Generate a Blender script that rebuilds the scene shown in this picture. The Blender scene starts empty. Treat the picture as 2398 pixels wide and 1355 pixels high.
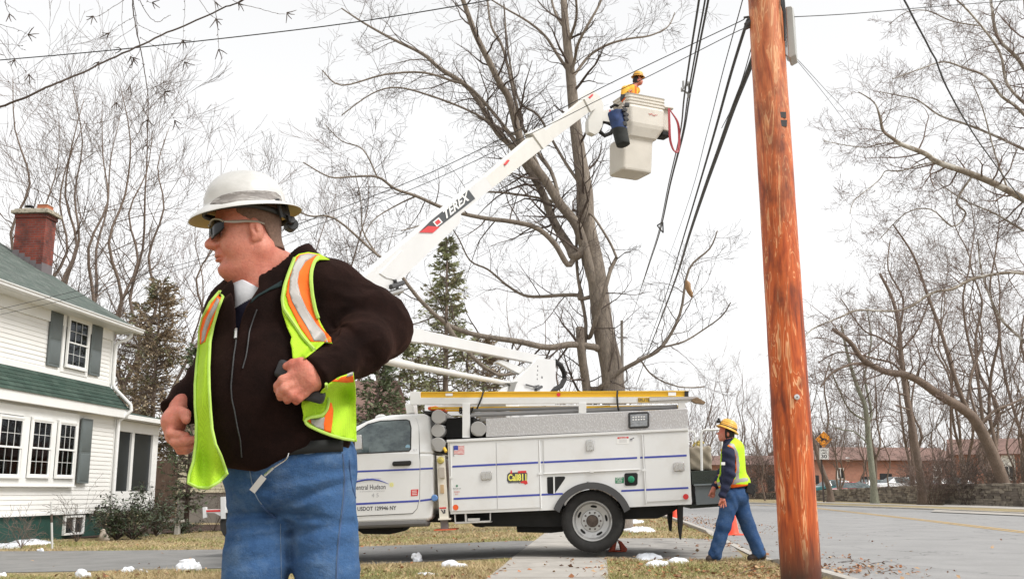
import bpy, math, random
import numpy as np
from mathutils import Vector, Matrix
from mathutils.bvhtree import BVHTree
R = math.radians
random.seed(7); RNG = np.random.default_rng(7)
scene = bpy.context.scene
COL = scene.collection
# ---------------- camera ----------------
FPX = 2400.0; CX, CY = 1199.0, 677.5; CAMH = 0.88; PITCH = R(11.15)
cam_d = bpy.data.cameras.new("camera"); cam = bpy.data.objects.new("camera", cam_d); COL.objects.link(cam)
cam_d.sensor_width = 36.0; cam_d.lens = 36.0*FPX/2398.0; cam_d.clip_start = .1; cam_d.clip_end = 5000
cam.location = (0, 0, CAMH); cam.rotation_euler = (math.pi/2+PITCH, 0, 0); scene.camera = cam
cam_d.dof.use_dof = True; cam_d.dof.focus_distance = 13.5; cam_d.dof.aperture_fstop = 16
cam_d.dof.use_dof = False
# ---------------- world, sun, exposure ----------------
w = bpy.data.worlds.new("World"); scene.world = w; w.use_nodes = True
nt = w.node_tree; nt.nodes.clear()
SUN_EL, SUN_AZ = R(50), R(118)   # soft sun from the right, slightly behind the camera
sky = nt.nodes.new('ShaderNodeTexSky'); sky.sky_type = 'NISHITA'; sky.sun_disc = False
sky.sun_elevation = SUN_EL; sky.sun_rotation = SUN_AZ; sky.air_density = 1.0; sky.dust_density = 1.0; sky.ozone_density = 1.0
hs = nt.nodes.new('ShaderNodeHueSaturation'); hs.inputs['Saturation'].default_value = 0.06
bg = nt.nodes.new('ShaderNodeBackground'); bg.inputs['Strength'].default_value = 0.15
wo = nt.nodes.new('ShaderNodeOutputWorld')
nt.links.new(sky.outputs[0], hs.inputs['Color']); ga = nt.nodes.new('ShaderNodeGamma'); ga.inputs['Gamma'].default_value = .36; nt.links.new(hs.outputs[0], ga.inputs[0]); nt.links.new(ga.outputs[0], bg.inputs[0]); nt.links.new(bg.outputs[0], wo.inputs[0])
sl = bpy.data.lights.new("sun", 'SUN'); sl.energy = .8; sl.angle = R(25); sl.color = (1, .97, .93)
so = bpy.data.objects.new("sun", sl); COL.objects.link(so)
so.rotation_euler = (math.pi/2-SUN_EL, 0, math.pi-SUN_AZ)
scene.view_settings.view_transform = 'Standard'; scene.view_settings.look = 'None'
scene.view_settings.exposure = 2.08; scene.view_settings.gamma = 1; scene.view_settings.use_curve_mapping = False
try:
    scene.cycles.max_bounces = 6; scene.cycles.transparent_max_bounces = 12
    scene.cycles.caustics_reflective = False; scene.cycles.caustics_refractive = False
except Exception: pass

# ---------------- projection helpers ----------------
_cp, _sp = math.cos(PITCH), math.sin(PITCH)
def ray(px, py):
    a = (px-CX)/FPX; b = (CY-py)/FPX
    return np.array([a, _cp-b*_sp, _sp+b*_cp])
def P(px, py, Y):
    d = ray(px, py); k = Y/d[1]
    return np.array([d[0]*k, Y, CAMH+d[2]*k])
def zt(x, y):
    x = np.asarray(x, float); y = np.asarray(y, float)
    left = -0.22*np.tanh(np.maximum(-x, 0)/5.0)
    s = np.clip((x+2)/10, 0, 1); s = s*s*(3-2*s)
    rise = 0.0045*(np.clip(y, 12, 95)-12)*s
    return left+rise
def G(px, py, off=0.0):
    d = ray(px, py); t = 10.0
    for _ in range(60):
        p = d*t; z = float(zt(p[0], p[1]))+off
        tn = (z-CAMH)/d[2] if d[2] < -1e-4 else 200.0
        tn = min(max(tn, 1), 300); t = t*.5+tn*.5
    p = d*t
    return np.array([p[0], p[1], CAMH+p[2]])
class Plane:
    """vertical plane: origin o, direction u (unit, horizontal), n = horizontal normal pointing away from the camera"""
    def __init__(s, o, az):
        s.o = np.array(o, float); s.u = np.array([math.cos(az), math.sin(az), 0]); s.n = np.array([-math.sin(az), math.cos(az), 0])
    def pt(s, px, py, w=0.0):
        d = ray(px, py); c = np.array([0, 0, CAMH]); q = s.o+s.n*w
        t = np.dot(q-c, s.n)/np.dot(d, s.n)
        return c+d*t
# ---------------- mesh builder ----------------
WLOC = {}
def wl(o): return WLOC.get(o.name, np.zeros(3)) if o is not None else np.zeros(3)
class MB:
    def __init__(s): s.v = []; s.f = []; s.m = []; s.cm = 0
    def add(s, vs, fs, m=None):
        b = len(s.v); s.v.extend([tuple(map(float, q)) for q in vs]); mm = s.cm if m is None else m
        for f in fs: s.f.append(tuple(i+b for i in f)); s.m.append(mm)
        return s
    def box(s, c, size, rot=None, m=None, taper=1.0):
        sx, sy, sz = [q/2 for q in size]; vs = []
        for z in (-1, 1):
            k = taper if z > 0 else 1
            for x, y in ((-1, -1), (1, -1), (1, 1), (-1, 1)): vs.append(Vector((x*sx*k, y*sy*k, z*sz)))
        if rot is not None: vs = [rot@q for q in vs]
        vs = [q+Vector(c) for q in vs]
        return s.add(vs, [(0, 3, 2, 1), (4, 5, 6, 7), (0, 1, 5, 4), (1, 2, 6, 5), (2, 3, 7, 6), (3, 0, 4, 7)], m)
    def hexa(s, a, b, m=None):
        """a, b: two rings of equal length (front ring, back ring)"""
        n = len(a); fs = [tuple(range(n)), tuple(range(2*n-1, n-1, -1))]
        for i in range(n): j = (i+1) % n; fs.append((j, i, n+i, n+j))
        return s.add(list(a)+list(b), fs, m)
    def tube(s, pts, r, n=8, cap=True, m=None):
        pts = [np.array(p, float) for p in pts]; k = len(pts)
        rs = [r]*k if np.isscalar(r) else list(r)
        vs = []; prev = None
        for i in range(k):
            t = pts[min(i+1, k-1)]-pts[max(i-1, 0)]; t /= (np.linalg.norm(t)+1e-12)
            if prev is None:
                a = np.array([0, 0, 1.0]) if abs(t[2]) < .9 else np.array([1.0, 0, 0])
                prev = np.cross(t, a)
            prev = prev-t*np.dot(prev, t); prev /= (np.linalg.norm(prev)+1e-12); q = np.cross(t, prev)
            for j in range(n):
                th = 2*math.pi*j/n; vs.append(pts[i]+rs[i]*(math.cos(th)*prev+math.sin(th)*q))
        fs = []
        for i in range(k-1):
            for j in range(n): fs.append((i*n+j, i*n+(j+1) % n, (i+1)*n+(j+1) % n, (i+1)*n+j))
        if cap: fs.append(tuple(range(n-1, -1, -1))); fs.append(tuple(range((k-1)*n, k*n)))
        return s.add(vs, fs, m)
    def lathe(s, prof, n=32, M4=None, m=None, cap=False):
        vs = []; k = len(prof)
        for (r, z) in prof:
            for j in range(n):
                th = 2*math.pi*j/n; vs.append(Vector((r*math.cos(th), r*math.sin(th), z)))
        if M4 is not None: vs = [M4@q for q in vs]
        fs = []
        for i in range(k-1):
            for j in range(n): fs.append((i*n+j, i*n+(j+1) % n, (i+1)*n+(j+1) % n, (i+1)*n+j))
        if cap: fs.append(tuple(range(n-1, -1, -1))); fs.append(tuple(range((k-1)*n, k*n)))
        return s.add(vs, fs, m)
    def prism(s, pl, poly, w0, w1, m=None, wref=None):
        """polygon in photo pixels laid on plane pl at depth w0 and extruded to w1"""
        a = [pl.pt(x, y, w0 if wref is None else wref)+(0 if wref is None else pl.n*(w0-wref)) for x, y in poly]
        b = [q+pl.n*(w1-w0) for q in a]
        ar = sum(poly[i][0]*poly[(i+1) % len(poly)][1]-poly[(i+1) % len(poly)][0]*poly[i][1] for i in range(len(poly)))
        if ar > 0: a = a[::-1]; b = b[::-1]
        # a is now counter-clockwise as the camera sees it
        n = len(a); fs = [tuple(range(n)), tuple(range(2*n-1, n-1, -1))]
        for i in range(n): j = (i+1) % n; fs.append((j, i, n+i, n+j))
        return s.add(a+b, fs, m)
    def grid(s, pts, m=None, flip=False):
        """pts: (k, n, 3) array"""
        k, n = len(pts), len(pts[0]); vs = [q for r in pts for q in r]; fs = []
        for i in range(k-1):
            for j in range(n-1):
                f = (i*n+j, i*n+j+1, (i+1)*n+j+1, (i+1)*n+j)
                fs.append(f[::-1] if flip else f)
        return s.add(vs, fs, m)
    def build(s, name, mats, parent=None, bevel=0, seg=2, angle=35, smooth=True, loc=None, recalc=False):
        if not isinstance(mats, (list, tuple)): mats = [mats]
        L = wl(parent)+(np.array(loc, float) if loc is not None else 0)
        V = np.array(s.v, float).reshape(-1, 3)-L
        me = bpy.data.meshes.new(name); me.from_pydata(V.tolist(), [], s.f)
        for mm in mats: me.materials.append(mm)
        me.polygons.foreach_set('material_index', np.array(s.m, np.int32))
        if recalc:
            import bmesh
            bm = bmesh.new(); bm.from_mesh(me); bmesh.ops.recalc_face_normals(bm, faces=bm.faces); bm.to_mesh(me); bm.free()
        if smooth:
            me.polygons.foreach_set('use_smooth', np.ones(len(me.polygons), bool)); me.set_sharp_from_angle(angle=R(angle))
        me.update()
        o = bpy.data.objects.new(name, me); COL.objects.link(o)
        if loc is not None: o.location = loc
        if parent is not None: o.parent = parent
        WLOC[o.name] = L
        if bevel:
            b = o.modifiers.new('bevel', 'BEVEL'); b.width = bevel; b.segments = seg; b.limit_method = 'ANGLE'; b.angle_limit = R(40); b.harden_normals = False
        return o
def fastmesh(name, V, F, mats, parent=None, mi=None, smooth=True, loc=None, angle=None):
    """V (n,3) array, F (m,k) array of equal sized faces"""
    if not isinstance(mats, (list, tuple)): mats = [mats]
    L = wl(parent)+(np.array(loc, float) if loc is not None else 0)
    V = np.asarray(V, np.float32)-np.asarray(L, np.float32); F = np.asarray(F, np.int32)
    me = bpy.data.meshes.new(name); k = F.shape[1]
    me.vertices.add(len(V)); me.vertices.foreach_set('co', V.ravel())
    me.loops.add(F.size); me.loops.foreach_set('vertex_index', F.ravel())
    me.polygons.add(len(F)); me.polygons.foreach_set('loop_start', np.arange(0, F.size, k, dtype=np.int32))
    me.polygons.foreach_set('loop_total', np.full(len(F), k, np.int32))
    for mm in mats: me.materials.append(mm)
    if mi is not None: me.polygons.foreach_set('material_index', np.asarray(mi, np.int32))
    me.polygons.foreach_set('use_smooth', np.full(len(F), smooth, bool))
    me.update(calc_edges=True); me.validate()
    if angle: me.set_sharp_from_angle(angle=R(angle))
    o = bpy.data.objects.new(name, me); COL.objects.link(o)
    if loc is not None: o.location = loc
    if parent is not None: o.parent = parent
    WLOC[o.name] = L
    return o
def tag(o, label=None, cat=None, group=None, kind=None):
    if label: o['label'] = label
    if cat: o['category'] = cat
    if group: o['group'] = group
    if kind: o['kind'] = kind
    return o
def thing(name, label, cat, loc, group=None):
    o = bpy.data.objects.new(name, None); COL.objects.link(o); o.location = [float(q) for q in loc]; o.empty_display_size = .2
    WLOC[o.name] = np.array(loc, float); tag(o, label, cat, group); return o
def dup(o, parent=None, loc=None, rotz=None, label=None, scale=None):
    kids = list(o.children); c = o.copy(); COL.objects.link(c); c.parent = parent
    if loc is not None: c.location = loc
    if rotz is not None: c.rotation_euler[2] = rotz
    if scale is not None: c.scale = (scale,)*3 if np.isscalar(scale) else scale
    if label: c['label'] = label
    WLOC[c.name] = np.array(c.location)
    for k in kids: dup(k, c)
    return c
# ---------------- materials ----------------
def _n(nt, t, **kw):
    n = nt.nodes.new(t)
    for k, v in kw.items():
        if k in n.inputs.keys(): n.inputs[k].default_value = v
        else: setattr(n, k, v)
    return n
def c4(c): return (c[0], c[1], c[2], 1)
def newmat(name):
    m = bpy.data.materials.new(name); m.use_nodes = True; nt = m.node_tree
    b = nt.nodes['Principled BSDF']; return m, nt, b
def noise(nt, scale, detail=4, rough=.55, vec=None, dist=0, stretch=None, coord='Object'):
    tc = _n(nt, 'ShaderNodeTexCoord'); mp = _n(nt, 'ShaderNodeMapping')
    nt.links.new(tc.outputs[coord] if vec is None else vec, mp.inputs[0])
    if stretch: mp.inputs['Scale'].default_value = stretch
    n = _n(nt, 'ShaderNodeTexNoise', Scale=scale, Detail=detail, Roughness=rough, Distortion=dist)
    nt.links.new(mp.outputs[0], n.inputs[0]); return n
def ramp(nt, src, stops, interp='LINEAR'):
    r = _n(nt, 'ShaderNodeValToRGB'); r.color_ramp.interpolation = interp
    el = r.color_ramp.elements
    while len(el) > 1: el.remove(el[-1])
    el[0].position = stops[0][0]; el[0].color = c4(stops[0][1]) if not np.isscalar(stops[0][1]) else c4((stops[0][1],)*3)
    for p, c in stops[1:]:
        e = el.new(p); e.color = c4(c) if not np.isscalar(c) else c4((c,)*3)
    nt.links.new(src, r.inputs[0]); return r.outputs[0]
def mixc(nt, fac, a, b, mode='MIX'):
    m = _n(nt, 'ShaderNodeMix', data_type='RGBA', blend_type=mode)
    for s, v in ((m.inputs[0], fac), (m.inputs[6], a), (m.inputs[7], b)):
        if isinstance(v, bpy.types.NodeSocket): nt.links.new(v, s)
        else: s.default_value = v if np.isscalar(v) else c4(v)
    return m.outputs[2]
def bumpn(nt, b, src, strength, dist=.01):
    bm = _n(nt, 'ShaderNodeBump', Strength=strength, Distance=dist); nt.links.new(src, bm.inputs['Height'])
    nt.links.new(bm.outputs[0], b.inputs['Normal'])
def M(name, col, rough=.6, metal=0, var=.08, vs=3, bump=0, bs=60, bd=.004, col2=None, c2s=2, c2t=(.5, .6), coat=0, spec=.5, stretch=None, alpha=1, trans=0, ior=None, c2stretch=None, sss=0, sheen=0):
    m, nt, b = newmat(name)
    n = noise(nt, vs, 5, stretch=stretch)
    c = ramp(nt, n.outputs[0], [(.3, [q*(1-var) for q in col]), (.7, [min(1, q*(1+var)) for q in col])])
    if col2 is not None:
        n2 = noise(nt, c2s, 6, .65, stretch=c2stretch or stretch); f = ramp(nt, n2.outputs[0], [(c2t[0], 0), (c2t[1], 1)])
        c = mixc(nt, f, c, col2)
    nt.links.new(c, b.inputs['Base Color'])
    b.inputs['Roughness'].default_value = rough; b.inputs['Metallic'].default_value = metal
    b.inputs['Coat Weight'].default_value = coat; b.inputs['Coat Roughness'].default_value = .08
    b.inputs['Specular IOR Level'].default_value = spec; b.inputs['Transmission Weight'].default_value = trans
    if ior: b.inputs['IOR'].default_value = ior
    if alpha < 1: b.inputs['Alpha'].default_value = alpha
    if sss: b.inputs['Subsurface Weight'].default_value = sss; b.inputs['Subsurface Radius'].default_value = (1, .35, .2); b.inputs['Subsurface Scale'].default_value = .01
    if sheen: b.inputs['Sheen Weight'].default_value = sheen; b.inputs['Sheen Roughness'].default_value = .5
    if bump: bumpn(nt, b, noise(nt, bs, 6, .6, stretch=stretch).outputs[0], bump, bd)
    return m
def brickmat(name, udir, c1, c2, mortar, bw=.2, bh=.0667, ms=.01, bump=.4, rough=.85, stain=None, offset=.5, vertdot=None, rampvar=.25):
    m, nt, b = newmat(name)
    tc = _n(nt, 'ShaderNodeTexCoord'); d = _n(nt, 'ShaderNodeVectorMath', operation='DOT_PRODUCT'); d.inputs[1].default_value = udir
    nt.links.new(tc.outputs['Object'], d.inputs[0])
    d2 = _n(nt, 'ShaderNodeVectorMath', operation='DOT_PRODUCT'); d2.inputs[1].default_value = vertdot or (0, 0, 1)
    nt.links.new(tc.outputs['Object'], d2.inputs[0])
    cb = _n(nt, 'ShaderNodeCombineXYZ'); nt.links.new(d.outputs['Value'], cb.inputs[0]); nt.links.new(d2.outputs['Value'], cb.inputs[1])
    br = _n(nt, 'ShaderNodeTexBrick', Scale=1.0); br.offset = offset
    br.inputs['Brick Width'].default_value = bw; br.inputs['Row Height'].default_value = bh; br.inputs['Mortar Size'].default_value = ms
    br.inputs['Color1'].default_value = c4(c1); br.inputs['Color2'].default_value = c4(c2); br.inputs['Mortar'].default_value = c4(mortar); br.inputs['Bias'].default_value = 0
    nt.links.new(cb.outputs[0], br.inputs[0])
    n = noise(nt, 2.2, 6); f = ramp(nt, n.outputs[0], [(.3, 1-rampvar), (.7, 1+rampvar*.6)])
    c = mixc(nt, 1.0, br.outputs[0], f, 'MULTIPLY')
    if stain is not None:
        n3 = noise(nt, 1.6, 7, .7); c = mixc(nt, ramp(nt, n3.outputs[0], [(.48, 0), (.68, .85)]), c, stain)
    nt.links.new(c, b.inputs['Base Color']); b.inputs['Roughness'].default_value = rough
    inv = _n(nt, 'ShaderNodeMath', operation='SUBTRACT'); inv.inputs[0].default_value = 1; nt.links.new(br.outputs['Fac'], inv.inputs[1])
    bumpn(nt, b, inv.outputs[0], bump, .008)
    return m
# ---------------- text as mesh data ----------------
_tc = {}
def text_geo(txt, bold=0.0):
    k = (txt, bold)
    if k in _tc: return _tc[k]
    cu = bpy.data.curves.new('lettering', 'FONT'); cu.body = txt; cu.size = 1; cu.resolution_u = 3; cu.offset = bold
    ob = bpy.data.objects.new('lettering', cu); COL.objects.link(ob); bpy.context.view_layer.update()
    me = ob.to_mesh(); V = np.array([v.co[:] for v in me.vertices]).reshape(-1, 3); F = [tuple(p.vertices) for p in me.polygons]
    ob.to_mesh_clear(); bpy.data.objects.remove(ob); bpy.data.curves.remove(cu)
    _tc[k] = (V, F); return _tc[k]
def add_text(mb, txt, o, ux, uy, width=None, height=None, bold=0.0, m=None, center=False):
    """lettering with its lower left corner at o, along ux / uy (unit vectors)"""
    V, F = text_geo(txt, bold); V = V.copy(); lo = V.min(0); hi = V.max(0); V -= lo; ext = hi-lo
    if width and height: V[:, 0] *= width/ext[0]; V[:, 1] *= height/ext[1]
    elif width: V *= width/ext[0]
    else: V *= height/ext[1]
    if center: V[:, 0] -= V[:, 0].max()/2; V[:, 1] -= V[:, 1].max()/2
    ux, uy = np.array(ux, float), np.array(uy, float)
    mb.add([np.array(o)+ux*q[0]+uy*q[1] for q in V], F, m)
# ---------------- implicit surfaces ----------------
def _v(a): return np.asarray(a, np.float32)
def s_ell(p, c, r, rot=None):
    q = p-_v(c)
    if rot is not None: q = q@_v(rot)
    r = _v(r); k0 = np.sqrt(((q/r)**2).sum(-1)); k1 = np.sqrt(((q/(r*r))**2).sum(-1))+1e-9
    return k0*(k0-1)/k1
def s_cap(p, a, b, r1, r2=None):
    r2 = r1 if r2 is None else r2; a = _v(a); b = _v(b); ba = b-a; L2 = float((ba*ba).sum())+1e-12
    pa = p-a; h = np.clip((pa@ba)/L2, 0, 1); d = pa-h[..., None]*ba
    return np.sqrt((d*d).sum(-1))-(r1+(r2-r1)*h)
def s_box(p, c, hs, r=0.0, rot=None):
    q = p-_v(c)
    if rot is not None: q = q@_v(rot)
    q = np.abs(q)-(_v(hs)-r); return np.sqrt((np.maximum(q, 0)**2).sum(-1))+np.minimum(q.max(-1), 0)-r
def vnoise(p, s=(1, 1, 1), seed=0):
    q = p*_v(s); i = np.floor(q).astype(np.int64); f = q-i; f = f*f*(3-2*f); r = 0
    for dx in (0, 1):
        for dy in (0, 1):
            for dz in (0, 1):
                h = (i[:, 0]+dx)*73856093 ^ (i[:, 1]+dy)*19349663 ^ (i[:, 2]+dz)*83492791 ^ (seed*2654435761 & 0xffffffff); h = (h*1103515245+12345) & 0x7fffffff; h = (h >> 7) % 65536
                r = r+(h/65535.)*np.where(dx, f[:, 0], 1-f[:, 0])*np.where(dy, f[:, 1], 1-f[:, 1])*np.where(dz, f[:, 2], 1-f[:, 2])
    return (r*2-1).astype(np.float32)
def ridge(p, s, seed=0): return 1-np.abs(vnoise(p, s, seed))*2
def smin(a, b, k):
    h = np.maximum(k-np.abs(a-b), 0)/k; return np.minimum(a, b)-h*h*k*.25
def smax(a, b, k): return -smin(-a, -b, k)
def U(k, *ds):
    r = ds[0]
    for d in ds[1:]: r = smin(r, d, k)
    return r
def mesh_sdf(fn, lo, hi, h, margin=1.6, B=12):
    """naive surface nets on a sparse grid of blocks; fn maps (n,3) float32 points to distances"""
    lo = np.array(lo, float); hi = np.array(hi, float); nb = np.maximum(1, np.ceil((hi-lo)/(h*B)).astype(int)); n = nb*B+1
    bi = np.stack(np.meshgrid(*[np.arange(q) for q in nb], indexing='ij'), -1).reshape(-1, 3)
    cen = (lo+(bi+.5)*B*h).astype(np.float32)
    dc = fn(cen); rad = B*h*.5*1.7321*margin
    D = np.full(n, 1.0, np.float32)
    for b, d in zip(bi, dc):
        if d < 0: D[b[0]*B:(b[0]+1)*B+1, b[1]*B:(b[1]+1)*B+1, b[2]*B:(b[2]+1)*B+1] = -1
    act = bi[np.abs(dc) < rad]
    loc = np.stack(np.meshgrid(*[np.arange(B+1)]*3, indexing='ij'), -1).reshape(-1, 3)
    for s in range(0, len(act), 150):
        a = act[s:s+150]; idx = (a[:, None, :]*B+loc[None]).reshape(-1, 3)
        d = fn((lo+idx*h).astype(np.float32)); D[idx[:, 0], idx[:, 1], idx[:, 2]] = d
    S = D < 0
    c = S[:-1, :-1, :-1].astype(np.int8)
    for dx in (0, 1):
        for dy in (0, 1):
            for dz in (0, 1):
                if dx+dy+dz: c = c+S[dx:n[0]-1+dx, dy:n[1]-1+dy, dz:n[2]-1+dz]
    cells = np.argwhere((c > 0) & (c < 8)); vid = np.full(c.shape, -1, np.int64); vid[tuple(cells.T)] = np.arange(len(cells))
    acc = np.zeros((len(cells), 3)); cnt = np.zeros(len(cells))
    cor = [(i, j, k) for i in (0, 1) for j in (0, 1) for k in (0, 1)]
    for e0 in cor:
        for ax in range(3):
            if e0[ax]: continue
            e1 = list(e0); e1[ax] = 1
            d0 = D[cells[:, 0]+e0[0], cells[:, 1]+e0[1], cells[:, 2]+e0[2]]; d1 = D[cells[:, 0]+e1[0], cells[:, 1]+e1[1], cells[:, 2]+e1[2]]
            mk = (d0 < 0) != (d1 < 0); t = np.where(mk, d0/(d0-d1+1e-20), 0)
            q = np.tile(np.array(e0, float), (len(cells), 1)); q[:, ax] = t
            acc[mk] += q[mk]; cnt[mk] += 1
    V = lo+(cells+acc/np.maximum(cnt, 1)[:, None])*h
    F = []
    for ax in range(3):
        a1, a2 = (ax+1) % 3, (ax+2) % 3
        A = np.moveaxis(S, ax, 0); s0 = A[:-1]; s1 = A[1:]
        ch = np.argwhere(np.moveaxis(s0 != s1, 0, ax))
        ok = (ch[:, a1] > 0) & (ch[:, a2] > 0) & (ch[:, a1] < n[a1]-1) & (ch[:, a2] < n[a2]-1); ch = ch[ok]
        inside = S[ch[:, 0], ch[:, 1], ch[:, 2]]
        o1 = np.zeros(3, int); o1[a1] = 1; o2 = np.zeros(3, int); o2[a2] = 1
        q = [vid[tuple((ch-o1-o2).T)], vid[tuple((ch-o2).T)], vid[tuple(ch.T)], vid[tuple((ch-o1).T)]]
        q = np.stack(q, -1); q[~inside] = q[~inside][:, ::-1]; F.append(q)
    return V, np.concatenate(F)
def joinmeshes(parts):
    V = []; F = []; MI = []; b = 0
    for i, (v, f) in enumerate(parts): V.append(v); F.append(np.asarray(f)+b); MI.append(np.full(len(f), i)); b += len(v)
    return np.concatenate(V), np.concatenate(F), np.concatenate(MI)
UZ = np.array([0, 0, 1.0])
def thing_part(name, par, c):
    o = bpy.data.objects.new(name, None); COL.objects.link(o); o.parent = par; o.location = [float(q) for q in (np.array(c)-wl(par))]; WLOC[o.name] = np.array(c, float); o.empty_display_size = .1; return o
m_rub = M('black_rubber', (.022, .021, .020), .85, var=.3, vs=12, bump=.4, bs=50)
m_dgrey = M('dark_grey_plastic', (.06, .06, .062), .6, var=.1)
m_chrome = M('chrome_latch', (.55, .54, .52), .25, metal=.9)
m_black = M('black_paint', (.02, .02, .022), .5)
m_trim = M('white_trim', (.82, .82, .80), .45, var=.03, vs=3)
# ================= the setting =================
m_lawn, nt, b = newmat('lawn_soil')
n1 = noise(nt, .9, 8, .6); c = ramp(nt, n1.outputs[0], [(.3, (.27, .23, .11)), (.5, (.36, .28, .16)), (.7, (.26, .24, .10))])
n2 = noise(nt, 40, 4, .7); c = mixc(nt, .6, c, ramp(nt, n2.outputs[0], [(.3, .35), (.7, 1.3)]), 'MULTIPLY')
nt.links.new(c, b.inputs['Base Color']); b.inputs['Roughness'].default_value = .95; bumpn(nt, b, n2.outputs[0], .6, .03)
m_asph, nt, b = newmat('asphalt')
n1 = noise(nt, 1.1, 8, .65); n2 = noise(nt, 140, 2, .7)
c = ramp(nt, n1.outputs[0], [(.3, (.245, .242, .238)), (.7, (.31, .305, .30))])
c = mixc(nt, .5, c, ramp(nt, n2.outputs[0], [(.3, .6), (.7, 1.35)]), 'MULTIPLY')
vo = _n(nt, 'ShaderNodeTexVoronoi', Scale=.35, feature='DISTANCE_TO_EDGE'); tcx = _n(nt, 'ShaderNodeTexCoord')
nz = noise(nt, 1.5, 5); ad = _n(nt, 'ShaderNodeVectorMath', operation='ADD'); nt.links.new(tcx.outputs['Object'], ad.inputs[0]); nt.links.new(nz.outputs[1], ad.inputs[1]); nt.links.new(ad.outputs[0], vo.inputs[0])
c = mixc(nt, ramp(nt, vo.outputs['Distance'], [(0, .75), (.008, 0)]), c, (.07, .07, .07))
nt.links.new(c, b.inputs['Base Color']); b.inputs['Roughness'].default_value = .85; bumpn(nt, b, n2.outputs[0], .5, .006)
m_drive = M('driveway_asphalt', (.20, .197, .19), .85, var=.18, vs=2.2, bump=.5, bs=120, bd=.006, col2=(.24, .23, .215), c2s=5, c2t=(.5, .7))
m_conc = M('concrete', (.40, .375, .34), .85, var=.12, vs=2.5, bump=.35, bs=160, bd=.003, col2=(.30, .28, .25), c2s=3.5, c2t=(.52, .75))
m_yel = M('road_paint', (.62, .38, .08), .7, var=.15, vs=20, col2=(.28, .24, .19), c2s=18, c2t=(.5, .62))
m_mulch = M('mulch', (.055, .028, .018), .95, var=.5, vs=25, bump=.9, bs=60, bd=.03)
m_snow = M('snow', (.82, .85, .9), .6, var=.05, vs=6, bump=.5, bs=25, bd=.02, sss=.0, col2=(.55, .53, .5), c2s=9, c2t=(.66, .8))
# terrain as one sheet
def graded(a, b, fine0, fine1, df, dc):
    xs = list(np.arange(fine0, fine1+1e-6, df)); d = df; x = fine1
    while x < b: d = min(d*1.25, dc); x += d; xs.append(x)
    d = df; x = fine0
    while x > a: d = min(d*1.25, dc); x -= d; xs.insert(0, x)
    return np.array(xs)
gx = graded(-900, 900, -14, 26, .4, 60); gy = graded(-40, 1800, 8, 60, .4, 60)
X, Yg = np.meshgrid(gx, gy); Z = zt(X, Yg)-.003
V = np.stack([X, Yg, Z], -1).reshape(-1, 3); k = len(gx)
I = np.arange(len(gy)-1)[:, None]*k+np.arange(k-1)[None]; F = np.stack([I, I+1, I+k+1, I+k], -1).reshape(-1, 4)
tag(fastmesh('ground', V, F, m_lawn), kind='structure')
def respl(pts, n):
    pts = np.array(pts, float)[:, :2]; s = np.r_[0, np.cumsum(np.linalg.norm(np.diff(pts, axis=0), axis=1))]; t = np.linspace(0, s[-1], n)
    return np.stack([np.interp(t, s, pts[:, 0]), np.interp(t, s, pts[:, 1])], -1)
def strip(name, A, B, off, mat, n=60, k=8, thick=0, kind='structure'):
    A = respl(A, n); B = respl(B, n); g = []
    for i in range(n):
        row = []
        for j in range(k+1):
            q = A[i]*(1-j/k)+B[i]*j/k; row.append((q[0], q[1], float(zt(q[0], q[1]))+off))
        g.append(row)
    mb = MB(); mb.grid(g, flip=True)
    o = mb.build(name, mat)
    if thick:
        s = o.modifiers.new('solid', 'SOLIDIFY'); s.thickness = thick; s.offset = -1
    if kind: tag(o, kind=kind)
    return o
def ext(pts, a, b):
    pts = [np.array(p[:2], float) for p in pts]
    if a: d = pts[0]-pts[1]; pts.insert(0, pts[0]+d/np.linalg.norm(d)*a)
    if b: d = pts[-1]-pts[-2]; pts.append(pts[-1]+d/np.linalg.norm(d)*b)
    return pts
g_ = lambda L: [G(*q) for q in L]
roadL = ext(g_([(1950, 1351), (1782, 1300), (1690, 1256), (1600, 1222), (1547, 1205), (1490, 1190)]), 14, 60)
roadR = [(roadL[0][0]+12.5, roadL[0][1]-2)]+[tuple(q[:2]) for q in g_([(2398, 1204), (2150, 1192), (1915, 1184), (1780, 1179), (1700, 1176)])]+[(roadL[-1][0]+11, roadL[-1][1]+3)]
strip('road', roadL, roadR, .004, m_asph, 120, 16)
yc = [(roadL[0][0]+6.4, roadL[0][1]-1)]+[tuple(q[:2]) for q in g_([(2398, 1246), (2150, 1216), (1900, 1188), (1775, 1182), (1700, 1179)])]
yc = respl(yc, 90); tn = np.gradient(yc, axis=0); tn /= np.linalg.norm(tn, axis=1)[:, None]; nn = np.stack([tn[:, 1], -tn[:, 0]], -1)
mb = MB()
for o_ in (-.17, .07):
    a = yc+nn*o_; b2 = yc+nn*(o_+.1)
    g = [[(p[0], p[1], float(zt(*p))+.010), (q[0], q[1], float(zt(*q))+.010)] for p, q in zip(a, b2)]; mb.grid(g, flip=True)
tag(mb.build('road_marking', m_yel), kind='structure')
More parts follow.
